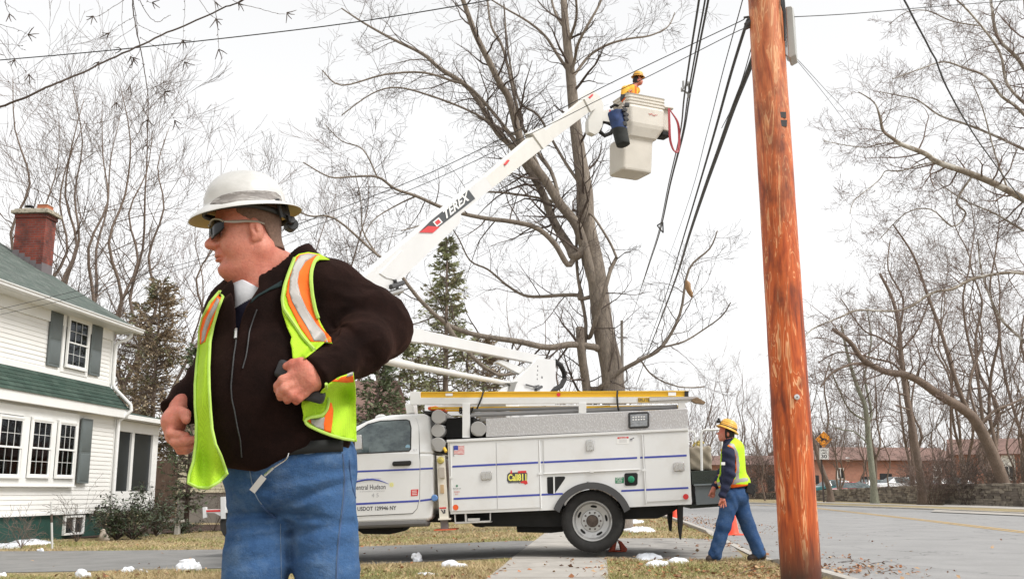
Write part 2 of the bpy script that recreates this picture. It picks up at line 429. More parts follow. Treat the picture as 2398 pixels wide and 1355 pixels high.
# kerb along the near side, with a lowered run at the driveway
def kerb(name, pts, h, wdt, side, mat):
    pts = respl(pts, 80); t = np.gradient(pts, axis=0); t /= np.linalg.norm(t, axis=1)[:, None]; nr = np.stack([t[:, 1], -t[:, 0]], -1)*side
    hh = h if callable(h) else (lambda p: h); g = []
    for p, q in zip(pts, nr):
        z = float(zt(*p)); hv = hh(p); e = p+q*wdt
        g.append([(p[0], p[1], z-.03), (p[0]+q[0]*.012, p[1]+q[1]*.012, z+hv-.012), (p[0]+q[0]*.03, p[1]+q[1]*.03, z+hv), (e[0], e[1], z+hv), (e[0], e[1], z-.03)])
    mb = MB(); mb.grid(g, flip=(side > 0)); return tag(mb.build(name, mat, recalc=True), kind='structure')
kerb('kerb', roadL[:-1], lambda p: .012 if 13.0 < p[1] < 21.5 else .07, .15, -1, m_conc)
kerb('kerb', roadR[:-1], lambda p: .07, .16, 1, m_conc)
# far pavement, verge and side driveway across the road
fr = [np.array(q[:2]) for q in roadR]
strip('far_pavement', [q+np.array([3.4, 1.2]) for q in fr[1:6]], [q+np.array([5.0, 1.9]) for q in fr[1:6]], .05, m_conc, 60, 3)
strip('far_verge', [q+np.array([.15, .05]) for q in fr[:6]], [q+np.array([3.4, 1.2]) for q in fr[:6]], .04, m_lawn, 60, 3)
strip('side_driveway', g_([(2180, 1199), (2460, 1211)]), g_([(2215, 1180), (2460, 1186)]), .03, m_conc, 20, 6)
# driveway and apron
strip('driveway', ext(g_([(-60, 1341), (0, 1340), (400, 1332), (835, 1321), (1196, 1305)]), 12, .3), ext(g_([(-60, 1290), (0, 1290), (400, 1287), (835, 1279), (1262, 1266)]), 12, .3), .004, m_drive, 60, 10)
strip('driveway_apron', ext(g_([(1431, 1309), (1645, 1310), (1730, 1308)]), .2, .1), ext(g_([(1440, 1260), (1580, 1259), (1690, 1262)]), .2, .1), .004, M('apron_concrete', (.30, .285, .265), .88, var=.2, vs=2, bump=.4, bs=120, col2=(.2, .19, .18), c2s=2.5), 30, 10)
# sidewalk slabs
a0 = G(1140, 1355)[:2]; a1 = G(1425, 1355)[:2]; dr = np.array([math.sin(R(4.8)), math.cos(R(4.8))]); ps = np.array([dr[1], -dr[0]])
wd = float(np.dot(a1-a0, ps)); SW = (a0.copy(), ps.copy(), wd); mb = MB(); t = -16.5
base = a0+dr*(-np.dot(a0-a1, dr)*0)
while t < 42:
    L = 1.50; q0 = base+dr*(t+.016); q1 = base+dr*(t+L-.016); zo = .012+random.uniform(-.002, .003)
    rows = []
    for s_ in np.linspace(0, 1, 4):
        r = []
        for e in (0, .33, .66, 1): q = q0*(1-s_)+q1*s_+ps*wd*e; r.append((q[0], q[1], float(zt(*q))+zo))
        rows.append(r)
    mb.grid(rows, flip=True); lo_ = [(p[0], p[1], p[2]-.03) for p in rows[0]]; mb.grid([rows[0], lo_], flip=False)
    t += L
tag(mb.build('sidewalk', m_conc, recalc=False), kind='structure')
tag(strip('garden_bed', g_([(-60, 1270), (120, 1262), (250, 1258), (400, 1248), (620, 1238)]), g_([(-60, 1236), (120, 1232), (250, 1230), (400, 1228), (620, 1229)]), .02, m_mulch, 40, 8), kind='structure')
# ================= white house =================
m_side = M('vinyl_siding', (.80, .79, .76), .5, var=.02, vs=1.5, spec=.4)
m_shut = M('shutter_paint', (.115, .135, .135), .55, var=.06, vs=5)
m_glass = M('window_glass', (.02, .025, .028), .05, var=.3, vs=2, spec=.8)
m_curt = M('curtain', (.38, .39, .36), .9, var=.3, vs=6, stretch=(14, 14, .6))
m_curt2 = M('curtain_sheer', (.42, .46, .38), .9, var=.3, vs=6, stretch=(10, 10, .8))
m_found = M('foundation_paint', (.011, .050, .038), .8, var=.2, vs=4, bump=.5, bs=40)
m_gut = M('gutter_white', (.80, .80, .79), .35, var=.03, vs=4)
HA = math.pi/2-R(4.7)      # the facade runs away from the camera at this heading
hc = P(256, 1245, 27.0)
PF = Plane(hc, HA)         # u runs away from the camera, n points left, into the house
def shingle(name, u, vd, c1, c2):
    return brickmat(name, u, c1, c2, (.02, .04, .03), bw=.3, bh=.14, ms=.006, bump=.8, rough=.95, vertdot=vd, rampvar=.25)
m_roof = shingle('green_shingles', tuple(PF.u), (-PF.n[0]*.0, 0, 1.9), (.080, .105, .090), (.125, .145, .13))
m_skirt = shingle('dark_green_shingles', tuple(PF.u), (0, 0, 1.15), (.028, .058, .044), (.05, .082, .064))
house = thing('white_house', 'white two-storey house with green shingles, grey shutters and a brick chimney beside the driveway', 'house', (hc[0], hc[1], float(zt(hc[0], hc[1]))))
def fp(px, py, w=0): return PF.pt(px, py, w)
zc = lambda py: fp(256, py)[2]      # height of a photo row on the house corner
z_sb, z_st = zc(1196), zc(896)      # lower siding bottom, upper siding bottom
z_lf, z_lt = zc(972), zc(955)
z_ev = zc(762); z0 = float(zt(hc[0], hc[1]))-.15
z_g = zc(752)
u_, n_ = PF.u, PF.n
def hp(u, w, z): return np.array([hc[0], hc[1], 0])+u_*u+n_*w+UZ*z
LEN, DEP = 10.5, 8.0
def hbox(mb, u0, u1, w0, w1, za, zb, m=None):
    a = [hp(u0, w0, za), hp(u1, w0, za), hp(u1, w0, zb), hp(u0, w0, zb)]; b = [q+n_*(w1-w0) for q in a]
    mb.hexa(a, b, m)
def siding(mb, org, du, dn, u0, u1, za, zb, e=.105):
    """lapped boards: org + du*u, outward dn"""
    z = za
    while z < zb-1e-3:
        z2 = min(z+e, zb); o = .016
        a = [(u0, z), (u1, z), (u1, z2), (u0, z2)]
        vs = [org+du*u0+dn*o+UZ*z, org+du*u1+dn*o+UZ*z, org+du*u1+dn*.003+UZ*z2, org+du*u0+dn*.003+UZ*z2, org+du*u0+UZ*z, org+du*u1+UZ*z]
        mb.add(vs, [(0, 1, 2, 3), (4, 5, 1, 0)]); z = z2
o0 = np.array([hc[0], hc[1], 0])
# upper storey wall is flush with the lower one; shingled skirt between
W = MB(); hbox(W, -LEN, -.005, .05, DEP, z_sb-.02, z_lt); hbox(W, -LEN, -.105, .25, DEP, z_lt, z_ev); 
siding(W, o0+n_*.05, u_, -n_, -LEN, 0, z_sb, z_lf); siding(W, o0+n_*.25, u_, -n_, -LEN, -.10, z_st, z_ev)
siding(W, o0, n_, u_, .05, DEP, z_sb, z_lf); siding(W, o0-u_*.1, n_, u_, .25, DEP, z_st, z_ev)
wall = W.build('wall', m_side, house, recalc=False)
T = MB(); hbox(T, -LEN, .03, .02, .14, z_sb-.04, z_sb+.03); hbox(T, -.09, .02, -.0, .12, z_sb, z_lf); hbox(T, -.19, -.08, .2, .3, z_st, z_ev)
hbox(T, -LEN, -.08, .21, .32, z_st-.06, z_st+.07); hbox(T, -LEN, -.08, .2, .3, z_ev-.30, z_ev-.02)
hbox(T, -LEN, .12, -.18, .1, z_lf-.03, z_lf+.0); hbox(T, -LEN, .14, -.22, -.18, z_lf-.04, z_lt+.02)
T.build('trim_board', m_trim, house, bevel=.006)
F_ = MB(); hbox(F_, -LEN, -.05, .1, DEP, z0-.4, z_sb-.03); F_.build('foundation', m_found, house)
# shingled skirt roof
S = MB(); zs0, zs1 = z_lt, z_st-.05
rows = 6
def skirt(u0a, u1a, u0b, u1b):
    for i in range(rows):
        t0, t1 = i/rows, (i+1)/rows; k = .012
        f = lambda t, u0, u1, o: [hp(u0, -.24+.46*t-o, zs0+(zs1-zs0)*t+o*.3), hp(u1*1, -.24+.46*t-o, zs0+(zs1-zs0)*t+o*.3)]
        a, b2 = f(t0, -LEN, .15+(u1b-.15)*t0, k); d, c_ = f(t1, -LEN, .15+(u1b-.15)*t1, .002)
        S.add([a, b2, c_, d], [(0, 1, 2, 3)]); e, g = f(t0, -LEN, .15+(u1b-.15)*t0, 0.0); S.add([e, g, b2, a], [(0, 1, 2, 3)])
        # return round the corner
        A = hp(.15+(u1b-.15)*t0+k, -.24+.46*t0, zs0+(zs1-zs0)*t0); B_ = hp(.15+(u1b-.15)*t0+k, DEP, zs0+(zs1-zs0)*t0)
        C_ = hp(.15+(u1b-.15)*t1, DEP, zs0+(zs1-zs0)*t1); D_ = hp(.15+(u1b-.15)*t1, -.24+.46*t1, zs0+(zs1-zs0)*t1); S.add([A, B_, C_, D_], [(0, 1, 2, 3)])
skirt(0, 0, 0, -.12); S.build('skirt_roof', m_skirt, house)
# main gable roof with overhang
zr = z_ev-.02; pitch = .60
rp = hp
e0, e1, wa, wb = -LEN-1, .42, -.22, DEP+.2; half = (wb-wa)/2; hgt = half*pitch
prof_r = [(wa, zr+.1), (wa+half, zr+.1+hgt), (wb, zr+.1), (wb, zr+.0), (wa+half, zr+.0+hgt), (wa, zr+.0)]
Rf = MB(); Rf.hexa([rp(e0, a, b_) for a, b_ in prof_r], [rp(e1, a, b_) for a, b_ in prof_r])
roof = Rf.build('roof', m_roof, house, recalc=True)
gm = MB(); gm.hexa([rp(-.02, .25, zr-.01), rp(-.02, DEP-.1, zr-.01), rp(-.02, wa+half, zr+hgt-.15)], [rp(-.06, .25, zr-.01), rp(-.06, DEP-.1, zr-.01), rp(-.06, wa+half, zr+hgt-.15)]); gm.build('gable', m_side, house, recalc=True)
So = MB(); hbox(So, e0, e1-.02, wa+.02, .3, zr-.02, zr); hbox(So, e1-.55, e1-.02, .3, wb, zr-.02, zr)
So.build('soffit', m_side, house)
Gt = MB()
# gutter: K profile swept along the eave
prof = [(0, -.02), (-.05, -.02), (-.09, .02), (-.095, .075), (-.12, .085), (-.12, .105), (-.10, .105), (0, .105)]
Gt.hexa([rp(e0, wa+a, zr+b_) for a, b_ in prof], [rp(e1+.1, wa+a, zr+b_) for a, b_ in prof])
Gt.build('gutter', m_gut, house, recalc=True)
# chimney at the far gable end
pc0 = Plane(hp(-.22, 0, 0), HA+math.pi/2)      # plane facing the camera side (normal along -u)
def cw(px): # width position on that plane
    q = ray(px, 560); pl = hp(-.22, 0, 0); t = np.dot(pl-np.array([0, 0, CAMH]), u_)/np.dot(q, u_); return float(np.dot(np.array([0, 0, CAMH])+q*t-pl, n_))
def czh(px, py):
    q = ray(px, py); pl = hp(-.22, 0, 0); t = np.dot(pl-np.array([0, 0, CAMH]), u_)/np.dot(q, u_); return float((np.array([0, 0, CAMH])+q*t)[2])
w_r, w_l = cw(103), cw(33); z_ct = czh(103, 492)
m_chb = brickmat('chimney_brick', tuple((u_+n_)), (.30, .055, .03), (.20, .04, .028), (.16, .10, .085), bw=.2, bh=.067, ms=.008, stain=(.035, .022, .02))
m_lead = M('lead_flashing', (.15, .13, .135), .6, var=.1)
m_capc = M('chimney_concrete', (.42, .38, .30), .9, var=.2, vs=6, col2=(.12, .10, .08), c2s=9, c2t=(.5, .65))
m_clay = M('clay_flue', (.45, .16, .08), .8)
zroof = lambda w_: zr+.1+(w_-wa)*pitch
Ch = MB(); hbox(Ch, -.22, .32, w_r, w_l, zr-.3, z_ct-.10); hbox(Ch, -.25, .35, w_r-.03, w_l+.03, z_ct-.20, z_ct-.09)
chim = Ch.build('chimney', m_chb, house)
Cc = MB(); hbox(Cc, -.33, .43, w_r-.11, w_l+.11, z_ct-.09, z_ct+.0); hbox(Cc, -.27, .37, w_r-.05, w_l+.05, z_ct, z_ct+.05); Cc.build('chimney_cap', m_capc, chim, bevel=.01)
Fl = MB(); nst = 5
for i in range(nst):
    a = w_r+(w_l-w_r)*i/nst; b_ = w_r+(w_l-w_r)*(i+1)/nst; hbox(Fl, -.228, -.2, a-.002, b_+.01, zroof(a)-.1, zroof(b_)+.10)
hbox(Fl, -.22, .32, w_r-.008, w_r+.02, zroof(w_r)-.2, zroof(w_r)+.24)
Fl.build('flashing', m_lead, chim)
fm = MB(); hbox(fm, -.13, .2, w_r+.05, w_r+.33, z_ct+.05, z_ct+.19); fl1 = fm.build('flue', m_clay, chim)
fm = MB(); hbox(fm, -.15, .22, w_r+.03, w_r+.35, z_ct+.19, z_ct+.205); hbox(fm, -.13, .2, w_r+.52, w_r+.72, z_ct+.05, z_ct+.10); fm.build('flue_lid', m_gut, chim)
fm = MB(); fm.lathe([(.0, .0), (.12, .0), (.13, .02), (.1, .045), (0, .05)], 16, Matrix.Translation(Vector(hp(0, w_r+.62, z_ct+.15)))); fm.tube([hp(0, w_r+.62, z_ct+.09), hp(0, w_r+.62, z_ct+.16)], .06, 8); fm.build('flue_cowl', m_black, chim)
# ---- openings, laid out on the facade plane ----
def opening(polys, kind, parent, name='window', w=0.0, sash=2, mun=(2, 2), curt=None):
    """polys: (x0,y0,x1,y1) at left edge top/bottom, right edge top/bottom in photo pixels: (xl, ytl, ybl, xr, ytr, ybr)"""
    xl, ytl, ybl, xr, ytr, ybr = polys
    a = PF.pt(xl, ybl, w); b_ = PF.pt(xr, ybr, w); c_ = PF.pt(xr, ytr, w); d = PF.pt(xl, ytl, w)
    ul = float(np.dot(a-o0, u_)); ur = float(np.dot(b_-o0, u_)); zb = (a[2]+b_[2])/2; ztp = (c_[2]+d[2])/2
    fr_ = .055
    f = MB()
    hbox(f, ul, ur, w-.05, w+.0, zb, zb+fr_); hbox(f, ul, ur, w-.05, w+.0, ztp-fr_, ztp)
    hbox(f, ul, ul+fr_, w-.05, w, zb+fr_, ztp-fr_); hbox(f, ur-fr_, ur, w-.05, w, zb+fr_, ztp-fr_)
    win = f.build(name, m_trim, parent, bevel=.004)
    ia, ib, za, zbq = ul+fr_, ur-fr_, zb+fr_, ztp-fr_; zm = (za+zbq)/2
    s_ = MB(); q = .035
    for (z1, z2, dw) in ((za, zm+.02, 0.012), (zm-.02, zbq, -.006)):
        hbox(s_, ia, ib, w-.03+dw, w-.005+dw, z1, z1+q); hbox(s_, ia, ib, w-.03+dw, w-.005+dw, z2-q, z2)
        hbox(s_, ia, ia+q, w-.03+dw, w-.005+dw, z1+q, z2-q); hbox(s_, ib-q, ib, w-.03+dw, w-.005+dw, z1+q, z2-q)
        nx, ny = mun
        for i in range(1, nx+1): x = ia+q+(ib-ia-2*q)*i/(nx+1); hbox(s_, x-.0045, x+.0045, w-.022+dw, w-.012+dw, z1+q, z2-q)
        for i in range(1, ny): zz = z1+q+(z2-z1-2*q)*i/ny; hbox(s_, ia+q, ib-q, w-.0225+dw, w-.0115+dw, zz-.0045, zz+.0045)
    s_.build('sash', m_trim, win)
    g = MB(); hbox(g, ia, ib, w-.008, w-.004, za, zbq); g.build('pane', m_paneg, win)
    c1 = MB(); c1.grid([[hp(ia+(ib-ia)*t, w+.03+.008*math.sin(t*34), z) for t in np.linspace(0, 1, 40)] for z in (za, (zm if curt == 'low' else zbq))]); c1.build('curtain', m_curt if curt == 'low' else m_curt2, win)
    rm = MB(); hbox(rm, ia, ib, w+.042, w+.05, za, zbq); rm.build('room_shade_panel', m_room, win)
    if curt == 'low':
        c2 = MB()
        def sw(t): return zbq-.1-(.38*(abs(t-.5)*2)**1.6)
        c2.grid([[hp(ia+(ib-ia)*t, w+.018+.004*math.sin(t*30), z) for t in np.linspace(0, 1, 30)] for z in (zbq,)]+[[hp(ia+(ib-ia)*t, w+.018+.004*math.sin(t*30), sw(t)) for t in np.linspace(0, 1, 30)]]); c2.build('valance', m_curt2, win)
    return win, (ul, ur, zb, ztp)
m_paneg = None
def glassmat():
    m, nt, b = newmat('window_pane'); nt.nodes.remove(b); out = nt.nodes['Material Output']
    g = _n(nt, 'ShaderNodeBsdfGlossy', Roughness=.02); g.inputs['Color'].default_value = (.9, .95, 1, 1); t = _n(nt, 'ShaderNodeBsdfTransparent'); t.inputs['Color'].default_value = (.75, .8, .77, 1)
    fz = _n(nt, 'ShaderNodeFresnel', IOR=1.32); mx = _n(nt, 'ShaderNodeMixShader'); nt.links.new(fz.outputs[0], mx.inputs[0]); nt.links.new(t.outputs[0], mx.inputs[1]); nt.links.new(g.outputs[0], mx.inputs[2]); nt.links.new(mx.outputs[0], out.inputs[0]); return m
m_paneg = glassmat()
m_room = M('room_shade', (.02, .02, .02), .9)
# thin near-black panels behind the curtains stand in for the shade of the rooms
m_room = M('room_shade', (.02, .02, .02), .9)
wsl = [(-18, 969, 1119, 44, 972, 1119), (61, 976, 1119, 113, 980, 1119), (125, 983, 1120, 170, 986, 1120)]
ends = []
for q in wsl:
    wn, e_ = opening(q, 'w', house, mun=(2, 2), curt='low', w=-.055); ends.append(e_)
T2 = MB(); ul, ur = ends[0][0]-.6, ends[2][1]+.13; zb_, zt_ = ends[1][2], ends[1][3]
hbox(T2, ul, ur, -.045, .02, zb_-.16, zb_-.003); hbox(T2, ul, ur, -.045, .02, zt_+.003, zt_+.22)
hbox(T2, ends[0][1]+.002, ends[1][0]-.002, -.045, .02, zb_-.003, zt_+.003); hbox(T2, ends[1][1]+.002, ends[2][0]-.002, -.045, .02, zb_-.003, zt_+.003); hbox(T2, ends[2][1]+.002, ur, -.045, .02, zb_-.003, zt_+.003)
hbox(T2, ul-.02, ur+.02, -.075, -.04, zb_-.19, zb_-.155)
T2.build('window_surround', m_trim, house, bevel=.006)
wn, e_ = opening((150, 738, 862, 201, 750, 868), 'w', house, w=.175, mun=(2, 2)); 
T3 = MB(); hbox(T3, e_[0]-.12, e_[1]+.14, .195, .25, e_[2]-.12, e_[2]-.003); hbox(T3, e_[0]-.12, e_[1]+.14, .195, .25, e_[3]+.003, e_[3]+.14); hbox(T3, e_[0]-.12, e_[0]-.002, .195, .25, e_[2]-.002, e_[3]+.002); hbox(T3, e_[1]+.002, e_[1]+.14, .195, .25, e_[2]-.002, e_[3]+.002)
T3.build('window_surround', m_trim, house, bevel=.005)
def shutter(ua, ub, za, zb, w):
    s_ = MB(); hbox(s_, ua, ub, w-.03, w, za, zb); q = .05; zm = za+(zb-za)*.47
    for z1, z2 in ((za+q, zm-.025), (zm+.025, zb-q)):
        a = [(ua+q, z1), (ub-q, z1), (ub-q, z2), (ua+q, z2)]; k = .025; i_ = [(ua+q+k, z1+k), (ub-q-k, z1+k), (ub-q-k, z2-k), (ua+q+k, z2-k)]
        vs = [hp(x, w-.0305, z) for x, z in a]+[hp(x, w-.044, z) for x, z in i_]; s_.add(vs, [(0, 1, 5, 4), (1, 2, 6, 5), (2, 3, 7, 6), (3, 0, 4, 7), (4, 5, 6, 7)])
    return s_.build('shutter', m_shut, house, bevel=.003)
us = lambda px, py, w=0.: float(np.dot(PF.pt(px, py, w)-o0, u_))
shutter(us(117, 800, .17), us(146, 800, .17), PF.pt(130, 858, .17)[2], PF.pt(130, 727, .17)[2], .215)
shutter(us(216, 800, .17), us(241, 800, .17), PF.pt(228, 880, .17)[2], PF.pt(228, 756, .17)[2], .215)
shutter(us(182, 1050), us(208, 1050), PF.pt(195, 1131)[2], PF.pt(195, 979)[2], -.03)
shutter(-LEN+1, -LEN+1.4, PF.pt(195, 1131)[2], PF.pt(195, 979)[2], -.03)
# basement window
bw = MB(); ba, bb = us(155, 1230), us(201, 1230); bz0, bz1 = PF.pt(178, 1251)[2], PF.pt(178, 1206)[2]
hbox(bw, ba, bb, .03, .1, bz0, bz0+.05); hbox(bw, ba, bb, .03, .1, bz1-.05, bz1); hbox(bw, ba, ba+.05, .03, .1, bz0+.05, bz1-.05); hbox(bw, bb-.06, bb, .03, .1, bz0+.05, bz1-.05); hbox(bw, (ba+bb)/2-.03, (ba+bb)/2+.03, .04, .1, bz0+.05, bz1-.05)
bwo = bw.build('basement_window', m_trim, house, bevel=.004); bg_ = MB(); hbox(bg_, ba+.05, bb-.05, .075, .09, bz0+.05, bz1-.05); bg_.build('pane', m_glass, bwo)
# downspout
D = MB(); dp = [hp(.18, -.12, zr+.02), hp(.17, -.12, zr-.1), hp(.12, -.05, zr-.2), hp(-.06, .14, zr-.32), hp(-.10, .15, zr-.45), hp(-.10, .15, z_st+.02), hp(-.06, .12, z_st-.08), hp(.02, -.32, z_lt+.12), hp(.03, -.34, z_lt-.02), hp(-.03, -.2, z_lt-.18), hp(-.06, -.06, z_lt-.30), hp(-.06, -.06, z_lt-.4), hp(-.06, -.06, z_sb-.15), hp(-.04, -.1, z_sb-.32), hp(.1, -.25, z_sb-.42)]
for i in range(len(dp)-1): pass
D.tube(dp, .048, 10); D.build('downspout', m_gut, house)
dm = MB(); dm.tube([fp(232, 1183, -.02), fp(232, 1183, -.08), fp(229, 1190, -.1), fp(224, 1188, -.1)], .03, 8); dm.tube([fp(238, 1188, -.02), fp(238, 1188, -.07), fp(256, 1186, -.08)], .03, 8); dm.build('vent_pipe', m_black, house)
# porch wing set back beyond the corner
pw0, pw1 = .22, 3.4; pu1 = 3.1; zpt = PF.pt(300, 984, .3)[2]
porch = MB(); hbox(porch, .02, pu1, pw0+.12, pw1, z_sb-.05, zpt-.1); porch.build('porch_wall', m_side, house)
pm = MB(); hbox(pm, 0.0, pu1+.5, -.15, pw1, zpt-.02, zpt+.10); hbox(pm, 0.0, pu1+.05, pw0, pw0+.1, zpt-.32, zpt-.03); hbox(pm, 0, pu1+.02, pw0, pw0+.1, z_sb-.02, z_sb+.5)
for a, b_ in ((.0, .5), (1.4, 1.55), (2.75, 3.1)): hbox(pm, a, b_, pw0-.005, pw0+.095, z_sb+.5, zpt-.325)
pm.build('porch_frame', m_trim, house, bevel=.006)
pg = MB(); hbox(pg, .5, 2.76, pw0+.06, pw0+.07, z_sb+.5, zpt-.32); pg.build('porch_screen', M('insect_screen', (.018, .022, .024), .35, spec=.4), house)
pr = MB(); pr.hexa([hp(0, -.15, zpt+.1), hp(0, pw1, zpt+.1), hp(0, pw1, zpt+.8)], [hp(pu1+.5, -.15, zpt+.1), hp(pu1+.5, pw1, zpt+.1), hp(pu1+.5, pw1, zpt+.8)]); pr.build('porch_roof', m_skirt, house, recalc=True)
# ================= utility truck =================
m_wp = M('white_truck_paint', (.73, .735, .73), .28, var=.03, vs=1.2, coat=.5, bump=.03, bs=3, bd=.01, col2=(.60, .57, .52), c2s=1.6, c2t=(.50, .95))
m_blue = M('blue_stripe', (.045, .065, .36), .4, var=.05)
m_under = M('underbody_black', (.010, .010, .010), .8, var=.4, vs=6)
m_steel = M('wheel_steel', (.52, .52, .51), .38, metal=.6, var=.08, vs=7, col2=(.2, .17, .15), c2s=6, c2t=(.62, .8))
m_rust = M('hub_iron', (.10, .075, .06), .6, metal=.4, var=.4, vs=20)
m_tubeg = M('grey_tube', (.36, .355, .345), .5, var=.06)
m_pvc = M('pvc_pipe', (.30, .30, .305), .45, var=.05)
m_red = M('red_vinyl', (.62, .03, .03), .4); m_ora = M('orange_marker', (.85, .12, .02), .35); m_yell = M('fibreglass_yellow', (.80, .50, .03), .5, var=.04)
m_grn = M('green_vinyl', (.02, .22, .10), .5); m_ylt = M('yellow_letter', (.85, .80, .15), .5); m_lg = M('letter_grey', (.06, .06, .07), .5); m_fgrey = M('faded_letter', (.42, .42, .44), .6)
m_cglass, nt, b = newmat('cab_glass')
n1 = noise(nt, 3.0, 7, .7, stretch=(1, 1, 1.6)); c = ramp(nt, n1.outputs[0], [(.40, (.03, .045, .05)), (.6, (.10, .13, .13))])  # dark base and paler noise in the colour imitate a dim interior and reflections
nt.links.new(c, b.inputs['Base Color']); b.inputs['Roughness'].default_value = .06; b.inputs['Specular IOR Level'].default_value = .8
m_tread, nt, b = newmat('diamond_plate')
tc = _n(nt, 'ShaderNodeTexCoord'); mp = _n(nt, 'ShaderNodeMapping'); mp.inputs['Rotation'].default_value = (0, R(45), 0); mp.inputs['Scale'].default_value = (70, 20, 30); nt.links.new(tc.outputs['Object'], mp.inputs[0])
vo = _n(nt, 'ShaderNodeTexVoronoi', Scale=1.0); nt.links.new(mp.outputs[0], vo.inputs[0])
c = ramp(nt, vo.outputs['Distance'], [(.25, (.60, .60, .60)), (.5, (.50, .49, .49))]); nt.links.new(c, b.inputs['Base Color']); b.inputs['Metallic'].default_value = .55; b.inputs['Roughness'].default_value = .42
inv = ramp(nt, vo.outputs['Distance'], [(.2, 1), (.5, 0)]); bumpn(nt, b, inv, .45, .003)
TP = Plane(P(1388, 1288, 14.1), -R(5.0)); TU, TN = TP.u, TP.n
tr0 = TP.pt(1200, 1288); truck = thing('utility_truck', 'white bucket truck with blue stripes and raised boom parked across the sidewalk', 'truck', (tr0[0], tr0[1]+.9, float(zt(tr0[0], tr0[1]))))
def quad(x0, y0, x1, y1, s=-.047):
    """rectangle sheared to the truck's slope"""
    return [(x0, y0), (x1, y0+s*(x1-x0)), (x1, y1+s*(x1-x0)), (x0, y1)]
def arc(cx, cy, r, a0, a1, n=14): return [(cx+r*math.cos(R(a)), cy+r*math.sin(R(a))) for a in np.linspace(a0, a1, n)]
def frame(px, py, w=0.0, s=-.045):
    o = TP.pt(px, py, w); ux = TP.pt(px+100, py+100*s, w)-o; ux /= np.linalg.norm(ux); uy = np.cross(ux, -TN); uy = -uy if uy[2] < 0 else uy
    return o, ux, uy
def ttext(mb, txt, px, py, wpx, w, m, hpx=None, bold=0, s=-.045):
    o, ux, uy = frame(px, py, w, s); add_text(mb, txt, o, ux, uy, width=wpx/170, height=None if hpx is None else hpx/170, bold=bold, m=m)
# --- service body ---
B = MB()
arch = arc(1386, 1222, 80, 200, 340, 22)
body = [(1048, 1034), (1612, 1006), (1620, 1180)]+[(1467, 1187)]+arch[::-1]+[(1305, 1193), (1055, 1203)]
B.prism(TP, body, 0, 2.25, 0)
B.prism(TP, [(1046, 1029), (1612, 1001), (1612, 1007), (1046, 1035)], -.03, 2.28, 0)
# blue stripes between the doors, small marks
for yy0, s_ in ((1091.5, -.0477), (1167, -.047)):
    for xa, xb in ((1266, 1272), (1499, 1506)) if yy0 < 1100 else ((1267, 1318), (1455, 1514)):
        yA = yy0+s_*(xa-1059); B.prism(TP, [(xa, yA-2), (xb, yA-2+s_*(xb-xa)), (xb, yA+2.4+s_*(xb-xa)), (xa, yA+2.4)], -.003, 0, 1)
B.prism(TP, quad(1441, 1117, 1461, 1131), -.004, 0, 2)
for k_, t_ in enumerate(('DIESEL', 'FUEL', 'ONLY')): ttext(B, t_, 1443+k_*.8, 1120.2+k_*4.5, 15-k_*1.5, -.005, 3, 3.2, .01)
ttext(B, '85', 1374, 1130, 6, -.003, 4, 3.5)
bodyo = B.build('service_body', [m_wp, m_blue, m_grn, m_trim, m_lg], truck, bevel=.006)
def latch(px, py, wd, ht, par, vertical=False):
    l = MB(); l.prism(TP, [(px-wd/2, py-ht/2+.5), (px+wd/2, py-ht/2-.5), (px+wd/2, py+ht/2-.5), (px-wd/2, py+ht/2+.5)], -.034, -.014, 0)
    o_ = l.build('latch', [m_chrome], par, bevel=.006); l2 = MB()
    if vertical: l2.prism(TP, [(px-wd*.34, py-ht*.36), (px+wd*.34, py-ht*.38), (px+wd*.34, py+ht*.1), (px-wd*.34, py+ht*.1)], -.042, -.034); l2.prism(TP, [(px-wd*.2, py+ht*.16), (px+wd*.2, py+ht*.14), (px+wd*.2, py+ht*.4), (px-wd*.2, py+ht*.4)], -.038, -.034)
    else: l2.prism(TP, [(px-wd*.05, py-ht*.36), (px+wd*.36, py-ht*.38), (px+wd*.36, py+ht*.34), (px-wd*.05, py+ht*.36)], -.042, -.034); l2.prism(TP, [(px-wd*.36, py-ht*.3), (px-wd*.12, py-ht*.3), (px-wd*.12, py+ht*.3), (px-wd*.36, py+ht*.3)], -.038, -.034)
    l2.build('latch_paddle', m_steel, o_, bevel=.002) if False else l2.build('paddle', m_steel, o_, bevel=.002)
doorsq = [[(1056.5, 1038.5), (1161, 1033.3), (1164, 1191.3), (1059.5, 1195.8)], [(1162.3, 1033.2), (1260.5, 1028.3), (1264.5, 1186.8), (1165.3, 1191.2)],
          [(1273, 1029), (1492.5, 1018.2), (1496.5, 1096.6), (1275, 1107.2)], [(1507.5, 1016.7), (1608.5, 1012), (1614, 1168.4), (1515, 1174)]]
def stripe_on(mb, x0, x1, yref, s_, w):
    y0 = yref+s_*(x0-1059); y1 = yref+s_*(x1-1059); mb.prism(TP, [(x0, y0-2), (x1, y1-2), (x1, y1+2.4), (x0, y0+2.4)], w, w+.003, 1)
